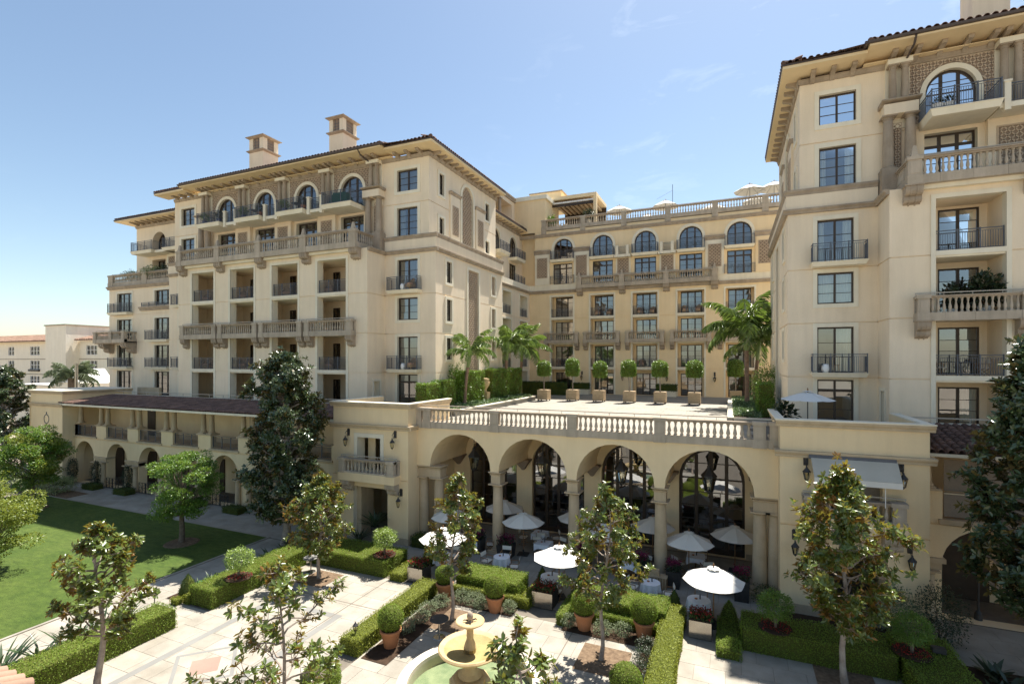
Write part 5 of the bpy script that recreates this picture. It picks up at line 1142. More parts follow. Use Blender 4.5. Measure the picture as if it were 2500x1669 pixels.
def surf_leaves(P, Nn, L, mat, org, name='leaves', lift=.015, tilt=.5):
    D = unit(Nn*.22+rng.normal(0, tilt, P.shape)); return leaves(name, P-Nn*lift*rng.uniform(0, 1.6, (len(P), 1)), D, unit(Nn+rng.normal(0, .35, P.shape)), L*rng.uniform(.65, 1.35, len(P)), L*.62, mat, org, .12, .05, 0)
def boxpts(x0, x1, y0, y1, z0, z1, dens, wob=.03):
    """random points on the five visible faces of a clipped block"""
    out = []; nrm = []
    for (ax, val, n) in ((2, z1, (0, 0, 1)), (0, x0, (-1, 0, 0)), (0, x1, (1, 0, 0)), (1, y0, (0, -1, 0)), (1, y1, (0, 1, 0))):
        ext = [(x0, x1), (y0, y1), (z0, z1)]; area = 1
        for k in range(3):
            if k != ax: area *= ext[k][1]-ext[k][0]
        m = max(3, int(area*dens)); p = np.stack([rng.uniform(a, b, m) for a, b in ext], 1); p[:, ax] = val; out.append(p); nrm.append(np.tile(np.array(n, float), (m, 1)))
    P = np.concatenate(out); N_ = np.concatenate(nrm)
    w = np.sin(P[:, 0]*3.1+P[:, 2]*4)*np.sin(P[:, 1]*2.7+1)*wob; return P+N_*w[:, None], N_
def roundbox(mb, x0, x1, y0, y1, z0, z1, b=.06):
    mb.hexa([(x0, y0, z0), (x1, y0, z0), (x1, y1, z0), (x0, y1, z0), (x0, y0, z1-b), (x1, y0, z1-b), (x1, y1, z1-b), (x0, y1, z1-b)]); mb.hexa([(x0, y0, z1-b), (x1, y0, z1-b), (x1, y1, z1-b), (x0, y1, z1-b), (x0+b, y0+b, z1), (x1-b, y0+b, z1), (x1-b, y1-b, z1), (x0+b, y1-b, z1)])
M('hedge_core', (.115, .130, .030), (.070, .085, .020), 14, .95, .05, bump=(60, 1, .03))
def hedge(label, boxes, mat='leaf_box', L=.055, dens=520, name='hedge', cat='hedge', wob=.03, z0=0.0, mats=None, group=None):
    b0 = boxes[0]; t = thing(name, label, cat, ((b0[0]+b0[1])/2, (b0[2]+b0[3])/2, z0), group)
    for k, (x0, x1, y0, y1, zt) in enumerate(boxes):
        mb = MB(); e = .045; roundbox(mb, x0+e, x1-e, y0+e, y1-e, z0, zt-e); mb.build('core', 'hedge_core', t)
        P, N_ = boxpts(x0, x1, y0, y1, z0, zt, dens, wob); add('foliage', surf_leaves(P, N_, L, (mats or [mat]*9)[k], WP[t.name]), t)
    return t
def ball(parent, c, r, mat, L=.05, dens=650, sq=1.0, name='foliage', sz=1.0):
    mb = MB(); n = 12; mb.lathe([(r*.93*math.sin(math.pi*i/n)+.001, -r*.93*sz*math.cos(math.pi*i/n)) for i in range(n+1)], tuple(c), 18, cap=False); mb.build('core', 'hedge_core', parent)
    m = int(4*math.pi*r*r*dens); d = rdir(m); P = np.array(c)+d*np.array([r, r, r*sz])*(1+.03*np.sin(d[:, :1]*9+c[0])*np.sin(d[:, 1:2]*8)); add(name, surf_leaves(P, d, L, mat, WP[parent.name]), parent)
def shrub(name, label, x, y, z, r, h, mat, n=900, L=.07, group=None, trunk=0, cat='shrub', sz=.85, hollow=.5, mat_f=None):
    t = thing(name, label, cat, (x, y, z), group); mb = MB()
    for k in range(5):
        a = k*1.26+x; mb.tube([(x, y, z), (x+.05*math.cos(a), y+.05*math.sin(a), z+trunk+.05), (x+r*.55*math.cos(a), y+r*.55*math.sin(a), z+trunk+h*.55)], [.035, .028, .008], 5)
    mb.build('stem', 'bark', t)
    d = rdir(n, .1); q = rng.uniform(hollow, 1, (n, 1))**.7; lob = 1+.18*np.sin(d[:, :1]*5+x*3)*np.cos(d[:, 1:2]*6+y*2)
    P = np.array([x, y, z+trunk+h*.5])+d*q*lob*np.array([r, r, h*.5]); add('foliage', leaves('foliage', P, unit(d+rng.normal(0, .6, d.shape)), unit(d*.6+np.array([[0, 0, .9]])+rng.normal(0, .4, d.shape)), L*rng.uniform(.7, 1.3, n), L*.5, mat, (x, y, z), .1, .1, 0), t)
    return t
def flowerbed(parent, x0, x1, y0, y1, z, n, mat='petal_red', L=.05, h=.16, name='flowers'):
    P = np.stack([rng.uniform(x0, x1, n), rng.uniform(y0, y1, n), z+rng.uniform(0, h, n)], 1); add(name, leaves(name, P, rdir(n, .3), rdir(n, .6), L*rng.uniform(.7, 1.4, n), L*.8, mat, WP[parent.name], .1, 0, 0), parent)
def strap_clump(x, y, z, n, L, mat, label, name='strap_leaf_plant', group=None, cat='plant', W=.09, up=.9):
    t = thing(name, label, cat, (x, y, z), group); V = []
    for i in range(n):
        a = rng.uniform(0, 6.28); el = rng.uniform(.35, 1.25); ln = L*rng.uniform(.6, 1.1); p = np.array([x+rng.normal(0, .08), y+rng.normal(0, .08), z]); hd = np.array([math.cos(a), math.sin(a), 0]); sd = np.array([-math.sin(a), math.cos(a), 0]); w = W*rng.uniform(.7, 1.2); pts = []
        for k in range(5):
            q = k/4; e = el-q*.55; pts.append(p.copy()); p = p+(hd*math.cos(e)+np.array([0, 0, math.sin(e)*up]))*ln/4
        ww = [.25, .35, 1, .85, .05]; V.append([v for k in range(5) for v in (pts[k]-sd*w*ww[k]/2, pts[k]+sd*w*ww[k]/2)])
    me = npmesh('foliage', np.array(V)-np.array([x, y, z]), 10, [(2*k, 2*k+1, 2*k+3, 2*k+2) for k in range(4)], mat); add('foliage', me, t, None)
    return t
def palm(name, label, x, y, z0, hub, nf, FL_, mat='leaf_palm', tr=.14, lean=(0, 0), shaft=True, group=None, droop=1.0, trunkmat='palm_trunk', leafl=.62):
    t = thing(name, label, 'palm tree', (x, y, z0), group); mb = MB(); H_ = hub-z0
    P0 = [np.array([x+lean[0]*q*q, y+lean[1]*q*q, z0+H_*q]) for q in np.linspace(0, 1, 9)]
    mb.tube([tuple(p) for p in P0[:7 if shaft else 9]], [tr*1.5, tr*1.1, tr, tr, tr, tr*.95, tr*.95][:7] if shaft else [tr*1.2]+[tr]*8, 10)
    for k in range(int(H_*.75/.16)):
        q = (k*.16)/H_; p = np.array([x+lean[0]*q*q, y+lean[1]*q*q, z0+k*.16]); mb.lathe([(tr*1.10, 0), (tr*1.16, .03), (tr*1.04, .06)], tuple(p), 10, cap=False)
    put('trunk', mb.mesh('trunk', trunkmat, (x, y, z0)), t, (x, y, z0))
    if shaft:
        sm = MB(); sm.tube([tuple(P0[6]), tuple(P0[7]), tuple(P0[8]), tuple(P0[8]+np.array([0, 0, .5]))], [tr*1.0, tr*1.15, tr*.9, tr*.3], 10); sm.build('crownshaft', 'leaf_palm', t, Vector((x, y, z0)))
    top = P0[8]+np.array([0, 0, .15]); rb = MB()
    for i in range(nf):
        az = i*2.4+rng.normal(0, .2); q = i/nf; el = 1.35-1.25*q+rng.normal(0, .08); ln = FL_*rng.uniform(.85, 1.1); hd = np.array([math.cos(az), math.sin(az), 0]); n = 14; p = top.copy(); pts = [p.copy()]; e = el
        for k in range(n): e -= (1.35+.5*q)*droop/n*(.4+1.2*k/n); p = p+(hd*math.cos(e)+np.array([0, 0, math.sin(e)]))*ln/n; pts.append(p.copy())
        pts = np.array(pts); f = MB(); f.tube([tuple(v) for v in pts[::2]], [.035*(1-.85*k/7) for k in range(8)], 4)
        m = 40; tt = np.clip(np.linspace(.10, .99, m)+rng.normal(0, .006, m), .08, .995); idx = np.minimum((tt*n).astype(int), n-1); fr_ac = (tt*n-idx)[:, None]; B = pts[idx]+(pts[idx+1]-pts[idx])*fr_ac; T = unit(pts[idx+1]-pts[idx]); sd = np.array([-hd[1], hd[0], 0]); up_ = np.cross(np.tile(sd, (m, 1)), T)*-1; up_ = np.where(up_[:, 2:3] < 0, -up_, up_)
        PP, DD, NN, LL = [], [], [], []
        for s_ in (1, -1):
            d = unit(sd[None]*s_*.75+T*.62-up_*.12+np.array([[0, 0, -.30]])+rng.normal(0, .13, (m, 3))); PP.append(B); DD.append(d); NN.append(unit(up_+sd[None]*-s_*.25+rng.normal(0, .12, (m, 3)))); LL.append(leafl*FL_/2.4*np.sin(np.pi*np.clip(tt*.86+.12, 0, 1))**.6*rng.uniform(.9, 1.1, m))
        PP, DD, NN, LL = map(np.concatenate, (PP, DD, NN, LL)); fo = f.build('frond', mat, t, Vector((x, y, z0)))
        lm = leaves('leaflets', PP, DD, NN, LL, .036*FL_/2.4, mat, (x, y, z0), .15, .38, 1); o = put('leaflets', lm, fo, (x, y, z0)); o['kind'] = 'stuff'
    return t
# ------------------------------------------------------------------ trees
conic = lambda q: (1-q)**.75*.95+.10
magnolia('young magnolia with an upright crown behind the fountain, on its left', -11.33, 19.63, 6.25, 2.1, 1.5, 30, 14, lean=(.25, 0), leafn=10, L=.205)
magnolia('young magnolia with a tall narrow crown in front of the middle arches', -4.53, 19.29, 6.45, 2.1, 1.7, 34, 14, lean=(.3, .1), leafn=10, L=.205)
magnolia('round dense young magnolia before the left corner pavilion', -20.0, 20.67, 5.3, 1.45, 1.6, 40, 14, trunk_r=.10, dens=2, lean=(.1, 0))
magnolia('tall young magnolia in front of the awning balcony on the right', 3.79, 21.27, 7.6, 1.75, 1.75, 44, 13, trunk_r=.11, dens=2, L=.235, lean=(-.1, 0))
magnolia('young magnolia with a ringed trunk in the left foreground by the long hedge', -20.0, 10.4, 5.95, 2.0, 1.6, 34, 14, lean=(.2, 0), trunk_r=.12, L=.205, leafn=10)
magnolia('sparse open-branched magnolia in the foreground left of the fountain', -10.6, 9.75, 6.2, 2.4, 1.75, 28, 9, lean=(-.25, .1), leafn=8, L=.19)
magnolia('sparse magnolia top rising at the bottom edge right of the fountain', -3.85, 9.45, 6.3, 2.2, 1.05, 20, 11, leafn=8, L=.19)
magnolia('tall dark magnolia between the lawn and the left corner pavilion', -25.5, 23.48, 12.0, 1.5, 2.35, 95, 14, L=.26, mat='leaf_magnolia_dark', prof=lambda q: float(np.interp(q, [0, .2, .5, .8, .93, 1], [.75, .95, 1.0, .72, .5, .2])), trunk_r=.24, dens=3, flowers=9)
magnolia('tall dark magnolia cut by the right edge of the picture', 10.35, 24.3, 12.6, 2.0, 2.05, 95, 15, L=.26, mat='leaf_magnolia_dark', prof=lambda q: float(np.interp(q, [0, .15, .45, .7, .9, 1], [.8, 1.0, .9, .6, .3, .1])), trunk_r=.26, dens=3)
magnolia('tall dark magnolia at the left edge beside the end pavilion', -65.8, 26.2, 10.8, 1.2, 3.2, 70, 14, L=.28, mat='leaf_magnolia_dark', prof=lambda q: (1-q)**.55*.9+.1, trunk_r=.22, dens=3)
cloudtree('camphor_tree', 'rounded bright green tree at the far left corner of the lawn', -49.87, 21.54, 6.3, 1.6, 2.15, 80, 300, 'leaf_camphor', .14, mat2='leaf_camphor_warm')
cloudtree('camphor_tree', 'rounded bright green tree standing in a mulch ring near the lawn path', -31.76, 21.16, 6.0, 1.5, 1.85, 62, 330, 'leaf_camphor', .12, clump=.5)
cloudtree('camphor_tree', 'yellow-green tree cut by the left edge over the lawn', -36.4, 13.75, 5.1, .6, 2.1, 60, 320, 'leaf_camphor_warm', .12, clump=.5)
# palms on the terrace
palm('king_palm', 'king palm on the terrace nearest the left corner pavilion', -20.4, 37.5, 7.6, 12.1, 12, 2.9, lean=(.5, .1))
palm('king_palm', 'king palm standing before the tall clipped hedge on the terrace', -20.9, 47.0, 7.6, 12.9, 15, 3.8, lean=(.3, 0))
palm('king_palm', 'king palm farthest back along the left side of the terrace', -21.2, 51.9, 7.6, 12.7, 14, 3.9, lean=(.2, 0))
palm('king_palm', 'large king palm at the right end of the terrace', 1.45, 48.6, 7.6, 14.0, 20, 4.6, lean=(-.1, 0), tr=.17)
palm('king_palm', 'second slimmer king palm crowding the large one on the right of the terrace', 2.1, 49.6, 7.6, 12.9, 12, 4.0, lean=(.35, 0), tr=.15)
palm('feather_palm', 'grey-green feather palm beyond the end pavilion roof', -89.4, 43.3, 0, 9.0, 22, 3.9, 'leaf_palm_far', tr=.55, shaft=False, droop=1.05, trunkmat='bark')
# ------------------------------------------------------------------ hedges of the court
hedge('long flat-topped hedge in the left foreground along the court', [(-23.2, -21.9, 4.5, 14.4, .88)], dens=430, L=.06)
hedge('long flat-topped hedge in the middle running back from the lawn path', [(-23.5, -21.95, 16.0, 21.8, .9)], dens=480)
hedge('broad flat-topped hedge in front of the left corner pavilion', [(-22.0, -16.75, 21.95, 24.1, .88)], dens=420)
hedge('low yellow-green hedge strip beside the left steel planter', [(-16.4, -15.55, 21.85, 24.2, .45)], 'leaf_box_yellow', dens=560, L=.05)
hedge('long yellow-green hedge running from the left steel planter toward the camera', [(-14.15, -13.2, 15.65, 21.6, .66)], 'leaf_box_yellow', dens=620, L=.05, mats=['leaf_box_yellow'])
hedge('bright flat-topped hedge between the two left steel planters', [(-12.6, -9.25, 22.15, 23.75, .9)], dens=560)
hedge('low yellow-green hedge in front of the bright one, left of centre', [(-12.6, -8.5, 21.75, 22.14, .48), (-9.0, -8.35, 22.14, 24.2, .46)], dens=620, L=.05, mats=['leaf_box_yellow', 'leaf_box_yellow'])
hedge('bright flat-topped hedge right of the middle steel planter', [(-6.55, -2.45, 22.2, 23.75, .9)], dens=560)
hedge('low green hedge bordering the middle steel planter on the right', [(-6.95, -6.55, 21.0, 24.4, .5), (-6.55, -2.7, 21.8, 22.19, .48)], dens=600, L=.05, mats=['leaf_box', 'leaf_box'])
hedge('long yellow-green hedge left of the right steel planter, toward the camera', [(-2.65, -1.75, 14.5, 23.6, .68)], 'leaf_box_yellow', dens=620, L=.05)
hedge('short low hedge right of the right steel planter', [(-.45, .42, 21.2, 23.9, .42)], 'leaf_box', dens=620, L=.05)
hedge('long shaded hedge in front of the right corner pavilion', [(.46, 5.6, 22.1, 23.8, .92)], 'leaf_box', dens=420)
hedge('shaded square hedge block at the bottom right corner', [(5.7, 7.6, 19.6, 24.3, .92)], 'leaf_box', dens=420)
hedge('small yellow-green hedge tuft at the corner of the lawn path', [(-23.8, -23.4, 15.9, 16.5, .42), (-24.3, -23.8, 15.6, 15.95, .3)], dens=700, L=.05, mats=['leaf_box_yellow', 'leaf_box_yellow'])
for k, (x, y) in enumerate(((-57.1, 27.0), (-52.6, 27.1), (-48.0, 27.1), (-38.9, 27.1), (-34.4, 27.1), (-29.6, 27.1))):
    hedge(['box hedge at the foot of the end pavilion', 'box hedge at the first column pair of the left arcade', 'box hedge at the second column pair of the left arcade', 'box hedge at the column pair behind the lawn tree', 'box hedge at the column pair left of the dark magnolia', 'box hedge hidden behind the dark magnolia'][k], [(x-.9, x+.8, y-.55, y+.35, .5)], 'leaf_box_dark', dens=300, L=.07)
# clipped cones beside the planters
def cone(label, x, y, h, r, z=0, mat='leaf_box'):
    t = thing('clipped_cone', label, 'topiary', (x, y, z)); mb = MB(); mb.lathe([(r*.9, 0), (r*.92, h*.3), (r*.55, h*.7), (.03, h*.97)], (x, y, z), 12, cap=False); mb.build('core', 'hedge_core', t)
    n = int(500*h*r*4); q = rng.uniform(0, 1, n); a = rng.uniform(0, 6.28, n); rr = np.interp(q, [0, .3, .7, 1], [r, r, r*.6, .02]); N_ = np.stack([np.cos(a), np.sin(a), .45+0*a], 1); P = np.stack([x+rr*np.cos(a), y+rr*np.sin(a), z+q*h], 1); add('foliage', surf_leaves(P, unit(N_), .05, mat, WP[t.name]), t)
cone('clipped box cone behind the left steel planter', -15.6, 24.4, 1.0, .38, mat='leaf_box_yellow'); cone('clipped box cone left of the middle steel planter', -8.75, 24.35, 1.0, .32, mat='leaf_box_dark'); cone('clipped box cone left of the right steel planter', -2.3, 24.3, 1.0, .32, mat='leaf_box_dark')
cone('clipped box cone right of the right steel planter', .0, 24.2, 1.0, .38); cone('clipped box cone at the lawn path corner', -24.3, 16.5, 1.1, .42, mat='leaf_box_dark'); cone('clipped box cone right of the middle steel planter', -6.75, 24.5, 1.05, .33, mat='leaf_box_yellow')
shrub('box_ball', 'small round box ball in the low hedge by the right planter', 0.1, 21.65, 0, .36, .62, 'leaf_box', 900, .05, trunk=0, hollow=.85)
# terracotta pots with box balls
def potball(label, x, y, r=.52, ph=.72, pr=.40, zc=None):
    t = thing('topiary_pot', label, 'potted topiary', (x, y, 0)); mb = MB()
    mb.lathe([(pr*.66, 0), (pr*.95, ph*.80), (pr*1.0, ph*.82), (pr*1.08, ph*.86), (pr*1.08, ph*.97), (pr*.96, ph), (pr*.9, ph*.93)], (x, y, 0), 20, cap=False); put('pot', autosmooth(mb.mesh('pot', 'terracotta', (x, y, 0)), 30), t, (x, y, 0))
    s = MB(); s.lathe([(pr*.92, ph*.93), (.01, ph*.94)], (x, y, 0), 16, cap=False); s.build('soil', 'soil', t); ball(t, (x, y, ph+r*.82), r, 'leaf_box', .045, 900)
potball('terracotta pot with a box ball at the near end of the left yellow hedge', -12.55, 16.85); potball('terracotta pot with a grey-green box ball behind the left magnolia trunk', -12.75, 21.4, .46); potball('terracotta pot with a box ball before the middle steel planter', -9.9, 21.1, .52)
potball('terracotta pot with a box ball under the middle magnolia', -5.72, 21.2, .56); potball('terracotta pot with a box ball left of the right yellow hedge', -3.25, 21.5, .56); potball('terracotta pot with a box ball at the bottom edge right of the fountain', -3.2, 17.2, .55, ph=.3)
potball('terracotta pot with a box ball at the bottom edge left of the fountain', -12.1, 12.6, .62)
# round flowering standards in the hedges
for lb, x, y, m, zz in (('small round citrus tree over red flowers in the middle hedge', -22.1, 17.55, 'leaf_citrus', .88), ('small round citrus tree over red flowers before the left pavilion', -17.35, 22.75, 'leaf_citrus', .88), ('small round tree over red flowers left in the shaded right hedge', 1.7, 22.6, 'leaf_camphor', .9), ('small round tree over red flowers at the corner of the shaded right hedge', 6.1, 22.6, 'leaf_camphor', .9)):
    t = shrub('round_shrub', lb, x, y, zz-.3, .66, 1.05, m, 2900, .075, trunk=.7, cat='small tree', hollow=.5)
    bd = MB(); bd.lathe([(.62, .322), (.60, .345), (.01, .35)], (x, y, zz-.3), 18, cap=False); bd.build('soil_ring', 'soil', t); flowerbed(t, x-.5, x+.5, y-.45, y+.45, zz+.05, 150, 'petal_red', .06, .10)
# strap-leaved plants along the lawn path and at right
SP = [(-24.6, 5.8), (-24.4, 6.8), (-24.3, 7.8), (-24.3, 8.7), (-24.5, 9.7), (-24.3, 10.7), (-24.2, 11.6), (-24.2, 12.6), (-24.0, 13.4)]
ORD = ['nearest', 'second', 'third', 'fourth', 'fifth', 'sixth', 'seventh', 'eighth', 'ninth']
for k, (x, y) in enumerate(SP): strap_clump(x, y, .02, 34, 1.45, 'leaf_strap', ORD[k]+' strap-leaf clump, counted from the camera, behind the foreground hedge', group='strap plants in the foreground bed')
for k, (x, y) in enumerate([(-24.0, 16.9), (-24.3, 17.7), (-24.2, 18.6), (-24.4, 19.6), (-24.2, 20.6), (-24.5, 21.5), (-24.1, 22.4), (-24.6, 23.3)]): strap_clump(x, y, .02, 24, 1.05, 'leaf_strap', ORD[k]+' dark strap-leaf clump, counted from the camera, behind the middle hedge', group='strap plants in the middle bed')
for k, (x, y) in enumerate([(8.3, 22.0), (9.0, 22.9), (9.1, 21.6), (8.1, 20.9), (10.0, 22.6), (8.8, 23.6), (10.4, 23.2)]): strap_clump(x, y, .02, 22, 1.0, 'leaf_dark', 'broad dark-leaved clump in the bottom right bed, '+['at its left middle', 'in its centre', 'at its near centre', 'at its near left corner', 'right of its centre', 'at its far left', 'by the magnolia trunk'][k], group='broad-leaved plants at lower right', W=.16)
# grey-green fillers round the pots
for k, (x, y, r) in enumerate([(-12.6, 18.0, .42), (-12.5, 18.9, .45), (-12.6, 19.7, .42), (-12.4, 20.5, .45)]): shrub('sage_shrub', ORD[k]+' low grey-green shrub, from the camera, along the left yellow hedge', x, y, 0, r, .55, 'leaf_sage', 900, .06, group='grey-green shrubs on the left', hollow=.4)
for k, (x, y, r) in enumerate([(-11.7, 21.3, .5), (-11.0, 21.25, .5), (-10.6, 21.0, .38), (-9.2, 21.2, .32)]): shrub('sage_shrub', ['leftmost', 'second', 'third', 'rightmost'][k]+' grey-green shrub beside the terracotta pot before the middle planter', x, y, 0, r, .6, 'leaf_sage', 1000, .06, group='grey-green shrubs left of centre', hollow=.4)
for k, (x, y, r) in enumerate([(-6.4, 21.15, .36), (-4.9, 21.1, .42), (-4.1, 21.3, .42)]): shrub('sage_shrub', ['leftmost', 'middle', 'rightmost'][k]+' grey-green shrub around the two pots under the middle magnolia', x, y, 0, r, .55, 'leaf_sage', 900, .06, group='grey-green shrubs in the middle', hollow=.4)
for k, (x, y, r) in enumerate([(-2.95, 20.4, .42), (-2.95, 19.5, .5), (-2.9, 18.6, .5), (-2.9, 17.9, .45)]): shrub('sage_shrub', ['farthest', 'second farthest', 'third farthest', 'nearest'][k]+' dark shrub along the inner side of the right yellow hedge', x, y, 0, r, .65, 'leaf_dark', 1000, .06, group='dark shrubs on the right', hollow=.4)
shrub('oleander', 'tall loose shrub against the right corner pavilion', 6.3, 25.4, 0, .85, 2.3, 'leaf_sage', 2200, .10, hollow=.3); shrub('oleander', 'tall dark shrub at the corner between right pavilion and gallery', 7.9, 25.7, 0, .95, 2.5, 'leaf_dark', 2400, .10, hollow=.3)
shrub('foundation_shrub', 'low shrub at the foot of the right column pair', 1.6, 26.9, 0, .7, .8, 'leaf_box_dark', 1100, .07, hollow=.4)
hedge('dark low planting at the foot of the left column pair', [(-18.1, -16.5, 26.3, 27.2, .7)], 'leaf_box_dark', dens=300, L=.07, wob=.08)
# climbers on the left arcade columns
for lb, x in (('ivy climbing the first column pair of the left arcade', -53.2), ('ivy climbing the second column pair of the left arcade', -48.6), ('ivy climbing the arcade end by the end pavilion', -57.0)):
    shrub('climbing_ivy', lb, x+.2, 27.5, .3, .45, 2.1, 'leaf_dark', 1500, .10, hollow=.5, cat='climber')
# rose bed at far left
shrub('rose_bush', 'pale flowering bush beside the far left tree', -53.6, 24.9, 0, 1.3, 1.5, 'leaf_pale', 2000, .13, hollow=.4); shrub('rose_bush', 'pale flowering bush at the left edge of the mulch bed', -57.0, 24.6, 0, 1.5, 1.7, 'leaf_pale', 2200, .13, hollow=.4)
# ferns in the pavilion doorway
strap_clump(-21.6, 25.7, 0, 60, 1.4, 'leaf_strap', 'feathery potted palm left in the pavilion doorway', 'potted_fern', cat='potted palm', W=.06); strap_clump(-20.5, 25.9, 1.1, 90, 1.35, 'leaf_strap', 'tall arching fern on a stand in the pavilion doorway', 'potted_fern', cat='potted palm', W=.06)
st = thing('plant_stand', 'slim stand under the fern in the pavilion doorway', 'plant stand', (-20.5, 25.9, 0)); mb = MB(); mb.lathe([(.3, 0), (.06, .08), (.05, .8), (.22, .9), (.26, 1.12), (.2, 1.1)], (-20.5, 25.9, 0), 12, cap=False); mb.build('stand', 'bronze', st)
# ------------------------------------------------------------------ terrace planting
def kerb(name, label, segs):
    t = thing(name, label, 'planter wall', ((segs[0][0]+segs[0][1])/2, (segs[0][2]+segs[0][3])/2, 7.34))
    for s_ in segs: mb = MB(); mb.box(*s_, 7.34, 7.72); mb.build('kerb', 'deck_stone', t); mb = MB(); mb.box(s_[0]-.04, s_[1]+.04, s_[2]-.04, s_[3]+.04, 7.72, 7.80); mb.build('coping', 'trim', t)
kerb('planter_wall', 'low stone planter wall along the left of the terrace', [(-19.05, -18.75, 33.2, 50.0), (-23.9, -19.1, 50.0, 50.35)]); kerb('planter_wall', 'low stone planter wall along the right of the terrace', [(-.05, .25, 36.4, 55.0), (.3, 3.0, 36.1, 36.4)])
for nm, x0, x1, y0, y1 in (('terrace_soil', -24.1, -19.05, 31.6, 50.0), ('terrace_soil', .25, 3.2, 36.4, 58.0)): sheet(nm, 'soil', x0, x1, y0, y1, 7.68)
def cover(name, label, x0, x1, y0, y1, z, n, L, mat, h=.3):
    P = np.stack([rng.uniform(x0, x1, n), rng.uniform(y0, y1, n), np.zeros(n)], 1); P[:, 2] = z+h*(.35+.3*np.sin(P[:, 0]*2.3)*np.sin(P[:, 1]*1.9)+.35*rng.uniform(0, 1, n)); c = Vector(((x0+x1)/2, (y0+y1)/2, z))
    o = put(name, leaves(name, P, rdir(n, .2), rdir(n, 1.2), L*rng.uniform(.7, 1.3, n), L*.6, mat, c, .1, .05, 0), None, c); tag(o, label, 'ground cover', kind='stuff')
cover('ground_cover', 'glossy ground cover in the left terrace planter', -21.4, -19.1, 32.5, 50, 7.68, 9000, .15, 'leaf_cover', .4); cover('ground_cover', 'glossy ground cover in the right terrace planter', .28, 2.0, 36.6, 56, 7.68, 6000, .15, 'leaf_cover', .4)
hedge('clipped tall hedge on the terrace against the left wing corner', [(-21.4, -20.5, 31.7, 34.0, 9.8), (-21.35, -20.4, 34.0, 36.0, 9.95)], 'leaf_ficus', .10, 190, z0=7.5, wob=.07)
shrub('upright_shrub', 'ragged upright shrub above the clipped terrace hedge', -20.9, 36.9, 7.6, .8, 3.7, 'leaf_ficus', 2600, .14, hollow=.3)
hedge('tall clipped hedge block on the terrace left of the urn', [(-21.42, -20.4, 37.6, 41.2, 10.6)], 'leaf_ficus', .11, 190, z0=7.5, wob=.08); hedge('tall clipped hedge block on the terrace right of the urn', [(-21.45, -20.6, 43.2, 50.8, 10.7)], 'leaf_ficus', .11, 170, z0=7.5, wob=.10)
hedge('sunlit clipped hedge at the right end of the terrace', [(1.85, 2.75, 38.4, 40.8, 9.95)], 'leaf_ficus', .10, 260, z0=7.5, wob=.07); shrub('broad_shrub', 'big dark green shrub beside the right wing on the terrace', 2.8, 43.5, 7.5, 1.35, 3.7, 'leaf_camphor', 4200, .14, hollow=.4)
hedge('low hedge at the back left of the terrace', [(-23.8, -18.2, 58.6, 59.8, 8.9)], 'leaf_box_dark', .12, 130, z0=7.35)
for lb, x in (('low trough hedge between the second and third terrace doors', -17.0), ('low trough hedge between the fourth and fifth terrace doors', -6.7)):
    t = hedge(lb, [(x-1.15, x+1.15, 60.9, 61.6, 8.75)], 'leaf_box_dark', .12, 160, z0=8.0); mb = MB(); mb.box(x-1.1, x+1.1, 60.95, 61.55, 7.35, 8.05); mb.build('trough', 'trim', t)
# urn on a pedestal
t = thing('stone_urn', 'carved stone urn on a pedestal between the terrace hedges', 'urn', (-20.8, 42.2, 7.6)); mb = MB(); mb.box(-21.15, -20.45, 41.85, 42.55, 7.6, 8.6); mb.build('pedestal', 'fount', t); mb = MB(); mb.lathe([(.3, 0), (.14, .12), (.16, .3), (.4, .65), (.46, .95), (.34, 1.1), (.42, 1.25), (.2, 1.3)], (-20.8, 42.2, 8.6), 14); mb.build('bowl', 'fount', t, smooth=True)
